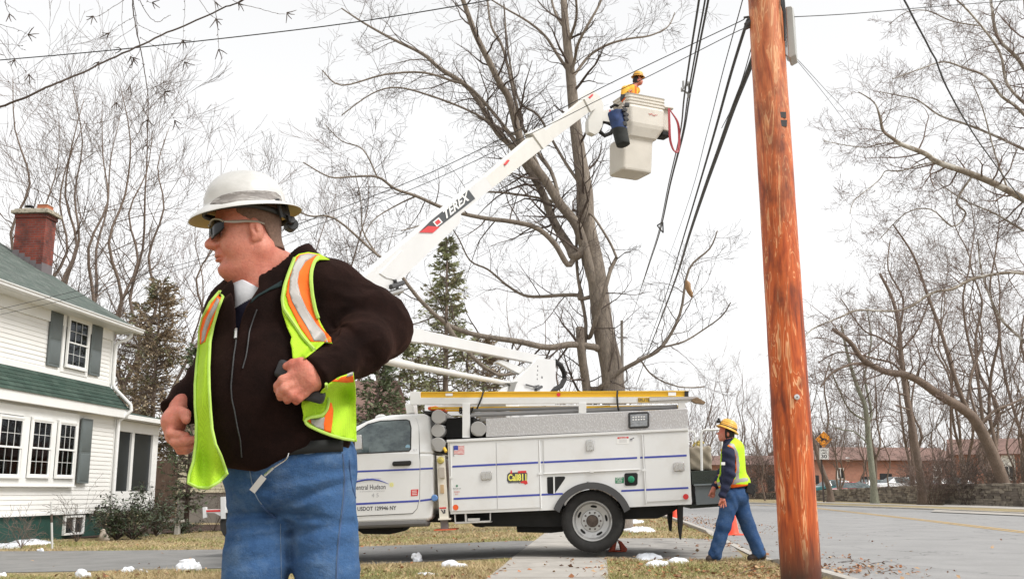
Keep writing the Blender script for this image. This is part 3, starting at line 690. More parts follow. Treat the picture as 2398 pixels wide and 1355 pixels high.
for i, dq in enumerate(doorsq):
    d = MB(); d.prism(TP, dq, -.014, .0, 0)
    xa = dq[0][0]+(3 if i == 0 else .5); xb = dq[1][0]-(0 if i in (0,) else .5)
    stripe_on(d, xa, xb, 1091.5, -.0477, -.017)
    if i != 2: stripe_on(d, xa+3, xb+4, 1167, -.047, -.017)
    if i == 0:
        o, ux, uy = frame(1062, 1063, -.017, -.02)
        for k in range(13):   # flag
            z0_ = k*.0087; x0_ = .058 if k >= 6 else .006; vs = []
            for t in np.linspace(0, 1, 7):
                x_ = x0_+(.150-x0_)*t; wv = .006*math.sin(x_*45); vs.append((x_, z0_+wv+.012*(t if 0 else 0)))
            a = [o+ux*x_+uy*z_ for x_, z_ in vs]; b_ = [o+ux*x_+uy*(z_+.0087) for x_, z_ in vs]
            d.grid([a, b_], m=2 if k % 2 == 0 else 5)
        a = [o+ux*x_+uy*(.052+.006*math.sin(x_*45)) for x_ in np.linspace(.003, .065, 5)]; b_ = [o+ux*x_+uy*(.113+.006*math.sin(x_*45)) for x_ in np.linspace(.003, .065, 5)]; d.grid([[q-TN*.001 for q in a], [q-TN*.001 for q in b_]], m=1)
        d.tube([o-uy*.03+ux*.004, o+uy*.115], .003, 5, m=4)
        for q in (((1067.5, 1135.5), (1072.5, 1135.3), (1072.5, 1138), (1067.5, 1138.2)), ((1069, 1134), (1071, 1134), (1071, 1139.5), (1069, 1139.5))): d.prism(TP, list(q), -.0165, -.014, 3)
        ttext(d, 'FIRST AID KIT', 1060.5, 1145, 19, -.0165, 4, 2.6); ttext(d, 'BURN', 1064, 1152.5, 12, -.0165, 2, 3); ttext(d, 'KIT', 1066, 1158, 7, -.0165, 2, 3)
        d.add([q for q in arc3(TP, 1067, 1187, 6.6, -.018)] if False else [TP.pt(1067+6.6*math.cos(t), 1187+6.6*math.sin(t), -.018) for t in np.linspace(0, 2*math.pi, 24, endpoint=False)][::-1], [tuple(range(24))], 6)
    if i == 1:
        o, ux, uy = frame(1188, 1128, -.018, -.02)
        bl = [(1188, 1110), (1192, 1106), (1232, 1104), (1235, 1108), (1234, 1124), (1226, 1128), (1190, 1129), (1187, 1124)]; d.prism(TP, bl, -.0165, -.014, 4)
        d.prism(TP, [(1213, 1102), (1232, 1101), (1233, 1106), (1213, 1107)], -.018, -.014, 2); d.prism(TP, [(1219, 1127), (1233, 1122), (1236, 1131), (1230, 1134), (1227, 1131), (1219, 1130)], -.018, -.014, 2)
        d.prism(TP, [(1196, 1100), (1198, 1100), (1200, 1108), (1195, 1108)], -.018, -.014, 2)
        ttext(d, 'Call811', 1190, 1125.5, 42.5, -.020, 7, 16, .035, s=-.02); ttext(d, 'before you dig', 1190.5, 1132, 27, -.0165, 4, 3.4, .01, s=-.02)
    if i == 2:
        d.prism(TP, quad(1444.5, 1022.5, 1473, 1039), -.0165, -.014, 5); d.prism(TP, quad(1446, 1022.8, 1472, 1026.8), -.018, -.0165, 2); ttext(d, 'DANGER', 1451, 1026.4, 17, -.019, 5, 2.6, .02)
        for k in range(4): d.prism(TP, quad(1450, 1029+k*2, 1468, 1029.5+k*2), -.0175, -.0165, 8)
        d.prism(TP, quad(1475, 1026, 1481, 1032), -.0165, -.014, 8); d.tube([TP.pt(1475, 1029, -.017), TP.pt(1485, 1024, -.017)], .004, 5, m=4)
    if i == 3:
        d.add([TP.pt(1606+6.6*math.cos(t), 1162+6.6*math.sin(t), -.018) for t in np.linspace(0, 2*math.pi, 24, endpoint=False)][::-1], [tuple(range(24))], 2)
    do = d.build('compartment_door', [m_wp, m_blue, m_red, m_grn, m_lg, m_trim, m_ora, m_ylt, m_fgrey], bodyo, bevel=.0015 if False else 0)
    if i == 0: latch(1139, 1113, 24, 19, do)
    if i == 2: latch(1382, 1042, 17, 25, do, True)
    if i == 3: latch(1590.5, 1092, 24, 20, do)
# hinge rods, seams
Hn = MB()
for a, b_ in (((1055, 1038), (1059, 1196)), ((1262.5, 1029), (1267, 1189)), ((1504, 1017), (1513, 1178)), ((1273, 1108.5), (1497.5, 1098))):
    Hn.tube([TP.pt(*a, -.010), TP.pt(*b_, -.010)], .011, 8)
for a in ((1057, 1117), (1264.6, 1108), (1508, 1100), (1386, 1103)): Hn.box(TP.pt(*a, -.015), (.05, .02, .03))
Hn.build('hinge', m_wp, bodyo)
Vn = MB(); Vn.prism(TP, [(1281, 1117.5), (1283, 1116), (1321, 1114.5), (1323.5, 1116), (1323, 1120), (1303, 1149), (1299, 1155), (1284, 1155), (1282, 1152)], -.004, .0, 0); Vn.prism(TP, [(1295.5, 1115.5), (1299, 1115.5), (1299.5, 1155), (1296, 1155)], -.02, -.004, 1); Vn.build('vent_opening', [m_under, m_wp], bodyo)
Fu = MB(); Fu.prism(TP, [(1462, 1110), (1465, 1107), (1490, 1106), (1493.5, 1109), (1493, 1132), (1490, 1135.5), (1466, 1136.5), (1463, 1134)], -.012, .0, 0)
ff = Fu.build('fuel_filler', [m_under], bodyo, bevel=.004); fc = MB(); o = TP.pt(1478, 1121.5, -.012)
mt = Matrix.Translation(Vector(o))@Matrix(((TU[0], 0, -TN[0], 0), (TU[1], 0, -TN[1], 0), (0, 1, 0, 0), (0, 0, 0, 1)))
fc.lathe([(.045, 0), (.045, .012), (.03, .02), (0, .02)], 20, mt); fc.box(o-TN*.024, (.014, .02, .06), Matrix.Rotation(R(35), 3, 'Y')); fc.build('fuel_cap', M('green_cap', (.01, .25, .12), .4), ff)
# flare
Fl = MB(); A1 = arc(1386, 1224, 96, 200, 340, 26); A2 = arc(1386, 1224, 80, 198, 342, 26)
for i in range(25): Fl.prism(TP, [A1[i], A1[i+1], A2[i+1], A2[i]], -.075, .02)
Fl.build('wheel_flare', m_dgrey, truck, angle=60)
# treadplate box + work light
Tb = MB(); Tb.prism(TP, [(1138, 979.5), (1610, 955.7), (1611, 1000.9), (1138, 1022.5)], .0, 2.2); tbo = Tb.build('treadplate_box', m_tread, truck, bevel=.004)
Wl_ = MB(); Wl_.prism(TP, [(1471, 968), (1474, 965), (1517, 963), (1520.5, 966), (1520.5, 997), (1517, 1001), (1475, 1003), (1471.5, 1000)], -.03, 0); wlo = Wl_.build('work_light', M('black_bezel', (.03, .03, .03), .3), truck, bevel=.008)
wl2 = MB(); wl2.prism(TP, [(1476, 970), (1516, 968), (1516, 997), (1476, 999)], -.04, -.03); wl2.build('lens', M('clear_lens', (.25, .26, .27), .15, metal=.3, var=.3, vs=30), wlo, bevel=.008)
wl3 = MB()
for k in range(5):
    for r_ in range(2): wl3.prism(TP, quad(1481+k*6.4, 975+r_*6-k*.3, 1485+k*6.4, 977.5+r_*6-k*.3), -.043, -.04)
wl3.build('lamp_bulb', m_trim, wlo)
# --- rear platform ---
Rb = MB(); Rb.prism(TP, [(1619, 1102), (1700, 1099), (1700, 1131), (1620, 1134)], .02, 2.2); Rb.prism(TP, [(1617, 1180), (1702, 1177), (1702, 1184), (1617, 1190)], .1, 2.1, 0)
Rb.build('rear_platform', M('black_treadplate', (.02, .028, .022), .45, bump=.8, bs=90, bd=.01, var=.3, vs=50), truck, bevel=.004)
Rx = MB(); Rx.prism(TP, [(1627, 1135), (1690, 1132), (1692, 1178), (1631, 1182)], .03, .7); Rx.prism(TP, [(1625, 1133), (1691, 1130.5), (1691, 1135), (1625, 1137.5)], .0, .72); Rx.build('rear_toolbox', M('grey_steel_box', (.14, .16, .17), .5, var=.1), truck, bevel=.005)
Rl = MB(); T_ = lambda x, y, w_: TP.pt(x, y, w_)
Rl.tube([T_(1643.5, 1102, .05), T_(1642, 1015, .05), T_(1645, 1008, .05), T_(1651, 1006, .05), T_(1685, 1005, .05), T_(1690, 1009, .05), T_(1692, 1100, .05)], .017, 8)
Rl.tube([T_(1612, 1009, .3), T_(1624, 1009, .3), T_(1628, 1014, .3), T_(1629, 1102, .3)], .012, 8); Rl.tube([T_(1614, 1033, .3), T_(1629, 1031, .3)], .01, 6); Rl.tube([T_(1629, 1024, .3), T_(1641, 1024, .05)], .012, 6)
Rl.build('grab_rail', m_wp, truck)
# mud flaps
mf = MB(); mf.prism(TP, [(1569, 1190), (1576, 1190), (1573, 1243), (1571, 1243), (1566, 1210)], .5, .9); mf.build('mud_flap', m_rub, truck)
mf = MB(); mf.prism(TP, [(1588, 1180), (1600, 1180), (1599.5, 1225), (1595, 1263), (1591, 1240)], .1, .42); mf.build('mud_flap', m_rub, truck)
# --- chassis ---
Cs = MB(); Cs.prism(TP, [(840, 1206), (1055, 1202), (1310, 1190), (1600, 1182), (1571, 1200), (1540, 1213), (1460, 1215), (1320, 1215), (1320, 1232), (1120, 1232), (1100, 1222), (1000, 1222), (840, 1230)], .28, 1.95)
Cs.prism(TP, [(1209, 1227), (1318, 1225), (1318, 1244), (1290, 1247), (1211, 1245)], .5, .8); Cs.prism(TP, [(1100, 1222), (1140, 1220), (1150, 1228), (1130, 1234), (1112, 1232)], .3, .6)
Cs.prism(TP, [(836, 1228), (960, 1224), (935, 1244), (912, 1250), (850, 1249), (836, 1240)], .35, .9)
Cs.tube([TP.pt(1387, 1219, .3), TP.pt(1387, 1219, 2.0)], .08, 10); Cs.build('chassis', m_under, truck)
St = MB()
for q in (((1064, 1203), (1066, 1203), (1067, 1224), (1065, 1224)), ((1147, 1200), (1149, 1200), (1149, 1222), (1147, 1222)), ((1065, 1221.5), (1149, 1217.5), (1149, 1221.5), (1065, 1225)), ((1088, 1197), (1092, 1197), (1093, 1221), (1089, 1221)), ((1095, 1213), (1123, 1212), (1123, 1218), (1095, 1219))): St.prism(TP, list(q), .01, .06)
St.prism(TP, [(1064, 1223.5), (1149, 1219.5), (1149, 1222.5), (1064, 1226)], .06, .4); St.build('step', M('step_paint', (.55, .54, .52), .5, var=.15, vs=9), truck)
# --- wheels (dished dual wheels) ---
def wheel(px, py, w0, rad=.409, dish=.12, name='wheel'):
    c = TP.pt(px, py, w0); t = thing_part(name, truck, c)
    rt = Matrix.Translation(Vector(c))@Matrix(((TU[0], 0, TN[0], 0), (TU[1], 0, TN[1], 0), (0, 1, 0, 0), (0, 0, 0, 1)))
    ty = MB(); W = .25; pr = [(.27, 0.02), (.30, .005), (.345, -.004), (.385, .006), (rad-.008, .022), (rad, .045), (rad, W-.045), (rad-.008, W-.02), (.385, W-.006), (.3, W), (.27, W-.02)]
    ty.lathe(pr, 64, rt); 
    # tread blocks
    for j in range(48):
        for k, zz in enumerate((.05, .10, .15, .20)):
            th = 2*math.pi*(j+.5*(k % 2))/48; p = rt@Vector((rad*math.cos(th), rad*math.sin(th), zz)); e = (rt.to_3x3()@Matrix.Rotation(th, 3, 'Z')); ty.box(p, (.014, .036, .040), e)
    ty.build('tyre', m_rub, t)
    # rim
    ri = MB(); ri.lathe([(.272, .022), (.262, .010), (.252, .012), (.246, .03), (.240, dish*.7), (.225, dish), (.150, dish+.012), (.142, dish-.01), (.08, dish-.012), (.08, dish+.05)], 48, rt)
    rim = ri.build('rim', m_steel, t)
    sl_ = MB()
    for k in range(5):
        th0 = 2*math.pi*k/5+.2; pts = []
        for s_ in np.linspace(-.22, .22, 7): pts.append(rt@Vector((.192*math.cos(th0+s_), .192*math.sin(th0+s_), dish+.002)))
        sl_.tube(pts, [.008, .014, .016, .016, .016, .014, .008], 8)
    sl_.build('rim_slot', m_under, t)
    hb = MB(); hb.lathe([(.082, dish+.04), (.082, dish-.03), (.074, dish-.045), (.0, dish-.05)], 28, rt); hb.build('hub', m_rust, t)
    lg_ = MB()
    for k in range(10):
        th = 2*math.pi*k/10; lg_.lathe([(.013, dish), (.013, dish-.028), (.008, dish-.034), (0, dish-.034)], 6, rt@Matrix.Translation((.112*math.cos(th), .112*math.sin(th), 0)))
    lg_.build('lug_nut', m_rust, t)
wheel(1387, 1219, .02); wheel(1387, 1219, .36); wheel(1400, 1217, 1.95, dish=.02)
wheel(752, 1246, .12, dish=.03); wheel(765, 1244, 1.85, dish=.03)
# --- cab ---
wf = lambda y: .17*max(0, (1062-y))/94
def tprism(mb, poly, dw0, W, m=0, wf_=wf):
    a = [TP.pt(x, y, wf_(y)+dw0) for x, y in poly]; b_ = [TP.pt(x, y, wf_(y)+dw0)+TN*(W-2*(wf_(y)+dw0)) for x, y in poly]
    ar = sum(poly[i][0]*poly[(i+1) % len(poly)][1]-poly[(i+1) % len(poly)][0]*poly[i][1] for i in range(len(poly)))
    if ar > 0: a = a[::-1]; b_ = b_[::-1]
    n = len(a); mb.add(a+b_, [tuple(range(n)), tuple(range(2*n-1, n-1, -1))]+[((i+1) % n, i, n+i, n+(i+1) % n) for i in range(n)], m)
Cb = MB()
lower = [(1016, 1061), (1016.5, 1160), (1011, 1212), (1003, 1218), (840, 1224), (823, 1222), (818, 1190), (806, 1176), (790, 1168), (745, 1166), (715, 1172), (698, 1190), (690, 1222), (620, 1226), (600, 1215), (598, 1140), (606, 1100), (640, 1082), (775, 1062)]
Cb.prism(TP, lower, .0, 2.0, 0)
green = [(775, 1062), (800, 1030), (834, 997), (857, 986), (879, 978), (914, 971), (962, 968), (993, 968), (1002, 972), (1007, 985), (1012, 1018), (1016, 1062)]
tprism(Cb, green, 0, 2.0, 0)
cab = Cb.build('cab', [m_wp], truck, bevel=.035, seg=3)
Dr = MB(); Dr.prism(TP, [(790, 1061.5), (981.5, 1061.5), (983, 1082), (982, 1164), (976, 1190), (966, 1200.5), (834, 1207), (826, 1190), (812, 1170), (800, 1160), (790, 1130)], -.012, .01, 0)
win = [(792, 1059), (812, 1032), (834, 1011), (862, 992.5), (891, 985), (951, 982), (958.5, 984.5), (962.5, 1001), (961.5, 1051), (958, 1055), (834, 1061.5)]
outer = [(790, 1061.5), (803, 1034), (834, 1004), (862, 987), (891, 979), (938, 975), (968, 975), (975, 980), (980.5, 1000), (981.5, 1061.5)]
fr = outer+[outer[0], ][:0]
tprism(Dr, outer, -.008, 2.0+0, 0)
yl = 1103
Dr.prism(TP, [(790, yl), (982.5, yl-7.5), (982.5, yl-3.5), (790, yl+4)], -.015, -.012, 1); Dr.prism(TP, [(815, 1178), (981, 1169.5), (981, 1174), (815, 1182.5)], -.015, -.012, 1)
ttext(Dr, 'USDOT 129946 NY', 837, 1195.5, 92, -.014, 2, 9.5, .022, s=-.03); ttext(Dr, 'Central Hudson', 826, 1146.5, 78, -.014, 2, 11.5, .008, s=-.03)
ttext(Dr, '4 5', 870, 1163.5, 17, -.014, 4, 9, s=-.03); ttext(Dr, 'People. Power. Possibilities.', 812, 1124.5, 82, -.014, 4, 5, s=-.12+.09); ttext(Dr, 'A CH ENERGY COMPANY', 842, 1151.5, 60, -.014, 4, 2.6, s=-.03); ttext(Dr, 'SLT', 967, 1055, 10, -.014, 4, 4)
sw = [(812, 1140), (824, 1132), (838, 1126), (855, 1122.5), (872, 1121.5), (888, 1124), (900, 1128), (910, 1132)]
Dr.tube([TP.pt(x, y, -.014) for x, y in sw], [.003, .009, .011, .012, .011, .009, .005, .002], 5, m=1)
for k in range(10): th = k*math.pi/5; Dr.prism(TP, [(917+7*math.cos(th), 1134+7*math.sin(th)), (917+2*math.cos(th+.5), 1134+2*math.sin(th+.5)), (917+2*math.cos(th-.5), 1134+2*math.sin(th-.5))], -.0145, -.012, 5)
Dr.prism(TP, [(962.5, 1145.5), (980, 1144.5), (978, 1160), (962, 1161)], -.0145, -.012, 6)
for k in range(3): Dr.prism(TP, [(965, 1148+k*4.2), (976, 1147.5+k*4.2), (976, 1149+k*4.2), (965, 1149.5+k*4.2)], -.016, -.0145, 3)
dro = Dr.build('cab_door', [m_wp, m_blue, m_lg, m_trim, m_fgrey, m_ylt, m_red], truck)
Wn = MB(); tprism(Wn, [(x, y) for x, y in win], -.014, 2.0, 0); Wn.build('window', m_cglass, dro)
sk = MB(); ptsk = [TP.pt(x, y, wf(y)-.012) for x, y in win]; sk.tube(ptsk+[ptsk[0]], .008, 6); sk.build('window_seal', m_rub, dro)
stk = MB(); stk.add([TP.pt(955+6*math.cos(t)*.9, 1046+6*math.sin(t), wf(1046)-.0165) for t in np.linspace(0, 2*math.pi, 18, endpoint=False)][::-1], [tuple(range(18))]); stk.build('window_sticker', M('blue_sticker', (.25, .42, .55), .5), dro)
Hd = MB(); Hd.prism(TP, [(918, 1083), (921, 1079.5), (960, 1077.5), (962.5, 1080), (962, 1086), (958, 1089), (921, 1090.5), (918.5, 1088)], -.05, -.012); Hd.build('handle', m_rub, dro, bevel=.012, seg=3)
seam = MB(); sp = [(966, 975), (975, 980), (980.8, 1000), (982.5, 1062), (983.3, 1082), (982.3, 1164), (976.5, 1190), (966.5, 1201), (834, 1207.5)]
seam.tube([TP.pt(x, y, wf(y)+.004 if y < 1062 else .001) for x, y in sp], .0055, 5, cap=False); seam.build('door_gap', m_under, cab)
for q_ in ([(984.5, 1095), (1014, 1093.7), (1014, 1097.7), (984.5, 1099)], [(984, 1169.3), (1010, 1166), (1014, 1164.5), (1014, 1168.5), (1010, 1170.5), (984, 1173.6)]): cs = MB(); cs.prism(TP, q_, -.003, .0, 0); cs.build('cab_stripe', m_blue, cab)

bc = MB(); c = TP.pt(1018, 1165, -.01); rt = Matrix.Translation(Vector(c))@Matrix(((TU[0], 0, -TN[0], 0), (TU[1], 0, -TN[1], 0), (0, 1, 0, 0), (0, 0, 0, 1))); bc.lathe([(.045, 0), (.045, .02), (.035, .03), (.0, .03)], 20, rt); bc.build('blue_cap', M('blue_plastic', (.10, .22, .48), .45), cab)
rb_ = MB(); rb_.tube([TP.pt(823, 1230, .02), TP.pt(997, 1224, .02), TP.pt(1001, 1224, .1)], .045, 10); rb_.build('running_board', M('running_board_grey', (.12, .115, .11), .5), truck)
mr = MB(); mr.prism(TP, [(826, 1018), (846, 1017), (848, 1050), (828, 1053)], -.28, -.2); mr.tube([TP.pt(820, 1055, .0), TP.pt(832, 1048, -.22)], .015, 6); mr.build('wing_mirror', m_chrome, truck, bevel=.015)
for w_ in (.5, 1.2): cl = MB(); cl.prism(TP, [(877, 979), (880, 973), (888, 969.5), (897, 969.5), (901, 973)], w_, w_+.12); cl.build('cab_marker_light', m_wp, cab, bevel=.01)
# --- outrigger ---
Og = MB(); Og.prism(TP, [(1022, 1066), (1041, 1066), (1050, 1213), (1029, 1213)], -.02, .12, 0); Og.prism(TP, [(1026, 1213), (1054, 1212), (1054, 1216), (1026, 1217)], -.05, .15, 0)
Og.prism(TP, [(1027, 1093), (1040, 1093), (1041, 1118), (1029, 1118)], -.06, -.02, 2); Og.prism(TP, [(1031, 1134), (1039, 1134), (1040, 1154), (1031, 1154)], -.03, -.02, 3); Og.prism(TP, [(1029, 1187), (1045, 1186.5), (1045, 1190), (1029, 1190.5)], -.023, -.02, 4)
Og.prism(TP, [(1032, 1192), (1035, 1192), (1041, 1201), (1038, 1202)], -.023, -.02, 1); Og.prism(TP, [(1039, 1192), (1043, 1192), (1043, 1201), (1040, 1201)], -.023, -.02, 1)
ogo = Og.build('outrigger', [M('worn_white_paint', (.70, .66, .58), .5, var=.06, col2=(.45, .25, .1), c2s=5, c2t=(.66, .8)), m_lg, M('beige_box', (.42, .38, .33), .5), M('rusty_plate', (.5, .35, .2), .7), m_red], truck, bevel=.005)
Op = MB(); Op.prism(TP, [(1016, 1239), (1066, 1237), (1066, 1240), (1016, 1242)], -.06, .3); Op.build('outrigger_pad', M('orange_pad', (.60, .12, .05), .6), ogo)
Ol = MB(); Ol.prism(TP, [(1031, 1216), (1048, 1215), (1049, 1238), (1032, 1238)], .02, .1); Ol.build('outrigger_leg', M('grey_leg', (.15, .15, .15), .5), ogo)
lm = MB(); c = TP.pt(1032, 1077, -.02); rt = Matrix.Translation(Vector(c))@Matrix(((TU[0], 0, -TN[0], 0), (TU[1], 0, -TN[1], 0), (0, 1, 0, 0), (0, 0, 0, 1))); lm.lathe([(.05, 0), (.05, .015), (.035, .04), (0, .048)], 20, rt); lm.build('marker_lamp', M('amber_lens', (.5, .42, .12), .15, var=.3, vs=30), ogo)
# --- storage tubes behind the cab ---
def stube(px, py, r, col=m_tubeg, flap=None, wlen=2.1):
    s_ = MB(); c = TP.pt(px, py, .02); s_.tube([c, c+TN*wlen], r/170*.93, 24); s_.tube([c-TN*.03, c+TN*.05], r/170, 24)
    if flap:
        fl_ = [(px+r*x, py+r*y) for x, y in flap]; s_.prism(TP, fl_, -.025, -.0)
    return s_.build('storage_tube', m_tubeg, truck, angle=30, bevel=.004)
stube(1026.7, 975, 16, flap=[(-.8, -.7), (-.2, -1.05), (.3, -1.0), (1.0, -.45), (1.0, .5), (.3, 1.0), (-.4, 1.0), (-1, .4), (-1, -.3)]); stube(1026, 1007.5, 15.6)
stube(1026.5, 1040, 16.5, flap=[(-1, -.3), (-.9, -.75), (-.3, -1), (.3, -.95), (1.05, -.3), (.9, .5), (.5, .9), (.3, 1.05), (-.35, .95), (-.7, .3)]); stube(1120, 1003.5, 17.5, flap=[(-.8, -.7), (-.2, -1.0), (.4, -.95), (1.0, -.4), (1.0, .4), (.5, .95), (-.2, .9), (-1, .3), (-1, -.3)])
bx = MB(); bx.prism(TP, [(1043, 979), (1083, 976), (1110, 975), (1110, 1022), (1043, 1027)], .25, 1.9, 0); bx.build('headboard', m_under, truck, bevel=.01)
og = MB(); og.prism(TP, [(1002, 952), (1020, 950), (1030, 953), (1040, 956), (1038, 963), (1002, 959)], .5, .9, 0); og.build('beacon', m_ora, truck, bevel=.01)
og = MB(); og.prism(TP, [(992, 961), (1040, 963), (1040, 970), (992, 969)], .3, 1.2); og.prism(TP, [(948, 945), (968, 943), (970, 966), (952, 968)], .2, .5, 1); og.build('beacon_mount', [m_rub, m_wp], truck, bevel=.006)
tt = MB(); tt.tube([TP.pt(1040, 1048, -.02), TP.pt(1045, 1057, -.05)], .02, 8); tt.build('hose_nozzle', m_yell, truck)
# --- rack, pipes ---
Rk = MB()
Rk.prism(TP, [(960, 916), (984, 916.5), (984, 930.5), (1625, 929), (1625, 936), (1605, 942.5), (960, 947)], .02, .07)
for xa, xb, ya, yb in ((1082.6, 1100, 944, 1024), (1355, 1373, 942, 968), (1588, 1605, 941, 958)): Rk.prism(TP, [(xa, ya), (xb, ya), (xb, yb), (xa, yb)], .012, .08)
for w_ in (1.2, 2.1): Rk.prism(TP, [(960, 931), (1605, 930), (1605, 942), (960, 947)], w_, w_+.05, wref=0)
for xa in (1085, 1358, 1590): Rk.prism(TP, [(xa, 947), (xa+12, 947), (xa+12, 956), (xa, 956)], .08, 2.15); Rk.prism(TP, [(xa, 947), (xa+12, 947), (xa+12, 990), (xa, 990)], 2.1, 2.17)
Rk.build('ladder_rack', m_wp, truck, bevel=.004)
Pp = MB(); Pp.tube([TP.pt(1104, 971, .1), TP.pt(1360, 961, .1), TP.pt(1586, 952, .1)], .031, 14); Pp.build('storage_pipe', m_pvc, truck)
Pp = MB(); Pp.tube([TP.pt(1106, 959.5, .16), TP.pt(1360, 954, .16)], .024, 14); Pp.build('storage_pipe', m_pvc, truck)
hs_ = MB()
for k in range(9):
    r_ = random.Random(k); p0 = TP.pt(1078+r_.uniform(-4, 4), 960+r_.uniform(-6, 6), .05+r_.uniform(0, .3)); pts = [p0]
    for j in range(6): pts.append(TP.pt(1080+j*5+r_.uniform(-4, 4), 962+r_.uniform(-9, 9), r_.uniform(.0, .3)))
    hs_.tube(pts, .008, 6)
for k in range(14):
    r_ = random.Random(k+50); xa = r_.uniform(1130, 1560); hs_.tube([TP.pt(xa, 957+r_.uniform(-4, 3), r_.uniform(.5, 1.6)), TP.pt(xa+r_.uniform(10, 50), 955+r_.uniform(-5, 4), r_.uniform(.5, 1.6))], .016, 6)
hs_.build('hydraulic_hose', m_rub, truck)
# --- boom: lives in one vertical plane through the turret ---
be = P(850, 670, 10.8); bt = P(1395, 235, 20.5); PB = Plane((be[0], be[1], 0), math.atan2(bt[1]-be[1], bt[0]-be[0]))
m_boom = M('boom_white', (.68, .68, .67), .35, var=.03, vs=2, coat=.3); m_fib = M('boom_fibreglass', (.68, .665, .62), .4, var=.03); m_blk = M('boom_banner', (.05, .055, .06), .5)
Ub = MB(); Ub.prism(PB, [(846, 655), (1128, 418), (1137, 415), (1154, 440), (1080, 500), (1078, 522), (950, 645), (905, 678), (870, 690)], 0, .10, 0)
Ub.prism(PB, [(984, 542), (1009, 517), (1098, 445), (1113, 465), (1021, 537), (1006, 545)], -.006, 0, 1); Ub.prism(PB, [(982, 544), (1003, 529), (1030, 531), (1014, 545)], -.012, -.006, 2)
Ub.prism(PB, [(890, 640), (940, 588), (950, 590), (948, 632), (925, 655), (905, 650)], -.012, 0, 0)
o = PB.pt(1041, 516, -.010); ux = PB.pt(1103, 465, -.010)-o; Lx = np.linalg.norm(ux); ux /= Lx; uy = np.cross(PB.n*-1, ux); uy = uy if uy[2] > 0 else -uy; hh = np.linalg.norm(PB.pt(1034, 500, -.01)-PB.pt(1043, 514, -.01))
add_text(Ub, 'TEREX', o, ux, uy, width=Lx*.93, height=hh*.95, bold=.03, m=3)
Ub.prism(PB, [(1014, 520), (1028, 509), (1037, 520), (1023, 531)], -.012, -.006, 3); Ub.prism(PB, [(1018, 520), (1027, 513), (1033, 520), (1024, 527)], -.014, -.012, 2)
ubo = Ub.build('upper_boom', [m_boom, m_blk, m_red, m_trim], truck, bevel=.004)
Fb = MB(); Fb.prism(PB, [(1137, 415), (1252, 316), (1275, 345), (1154, 440)], .006, .10, 0)
Fb.prism(PB, [(1247, 312), (1273, 299), (1297, 327), (1273, 349)], -.02, .13, 0); Fb.prism(PB, [(1277, 304), (1384, 219), (1386, 258), (1296, 326)], .02, .09, 0)
Fb.prism(PB, [(1369, 232), (1388, 210), (1406, 226), (1404, 248), (1384, 262)], -.01, .12, 0)
for q in (((1183, 385), (1192, 374), (1194, 376), (1185, 387)), ((1379, 228), (1388, 220), (1390, 223), (1382, 231))): Fb.prism(PB, list(q), -.022, .02, 1)
Fb.build('boom_extension', [m_fib, m_red], truck, bevel=.004)
for x, y in ((1197, 369), (1202, 375), (1256, 333), (1262, 339), (1266, 330)): pass
Lb = MB(); Lb.prism(PB, [(800, 727), (964, 768), (993, 773), (1278, 834), (1262, 851), (993, 801), (964, 798), (800, 768)], .0, .12, 0); Lb.prism(PB, [(960, 766), (994, 771), (994, 803), (960, 799)], -.015, .135, 0); Lb.prism(PB, [(780, 640), (850, 640), (870, 690), (850, 760), (800, 775), (770, 730)], .02, .16, 0)
Lb.build('lower_boom', [m_boom], truck, bevel=.006)
Ls = MB(); Ls.tube([PB.pt(800, 824, .05), PB.pt(960, 855, .05), PB.pt(1195, 898, .05)], [.04, .04, .034], 14); Ls.tube([PB.pt(880, 839, .05), PB.pt(965, 856, .05)], .05, 14); Ls.build('levelling_rod', m_fib, truck)
Kn = MB(); Kn.tube([PB.pt(915, 672, -.02), PB.pt(943, 662, -.02)], .03, 8); Kn.tube([PB.pt(905, 690, -.02), PB.pt(940, 680, -.02)], .035, 8, m=1); Kn.tube([PB.pt(925, 655, -.02), PB.pt(935, 690, -.02)], .02, 8); Kn.build('knuckle', [m_dgrey, m_chrome], truck)
Tt = MB(); Tt.prism(PB, [(1160, 925), (1198, 896), (1234, 866), (1259, 838), (1301, 842), (1302, 900), (1281, 925)], -.02, .03, 0); Tt.prism(PB, [(1160, 925), (1198, 896), (1234, 866), (1259, 838), (1301, 842), (1302, 900), (1281, 925)], .18, .23, 0); Tt.prism(PB, [(1185, 925), (1300, 925), (1300, 985), (1185, 985)], -.1, .3)
Tt.prism(PB, [(1166, 848), (1176, 842), (1232, 862), (1222, 878)], .05, .12, 0)
tto = Tt.build('turret', m_boom, truck, bevel=.006)
Hh = MB()
for x, y in ((1259, 857), (1259, 867), (1258, 877), (1258, 887)):
    c_ = PB.pt(x, y, -.021); Hh.tube([c_+PB.n*.0, c_-PB.n*.004], .014, 10)
c_ = PB.pt(1269, 883, -.021); Hh.tube([c_, c_-PB.n*.006], .02, 10); Hh.tube([PB.pt(1232, 900, -.05), PB.pt(1250, 905, -.05), PB.pt(1262, 902, -.05)], .012, 6); Hh.tube([PB.pt(1255, 912, -.05), PB.pt(1268, 905, -.05)], .025, 8); Hh.build('turret_fitting', m_dgrey, tto)
Th = MB(); Th.prism(PB, [(1189, 896), (1213, 893), (1209, 899), (1203, 918), (1192, 918), (1196, 900)], -.05, .0); Th.build('rod_bracket', M('galvanised', (.3, .3, .28), .5, metal=.5), tto)
Ho = MB(); Ho.tube([PB.pt(1300, 846, .1), PB.pt(1313, 855, .1), PB.pt(1321, 872, .1), PB.pt(1322, 888, .1), PB.pt(1314, 903, .1), PB.pt(1298, 912, .1), PB.pt(1280, 917, .1)], .045, 12); Ho.build('boom_hose', m_rub, truck)
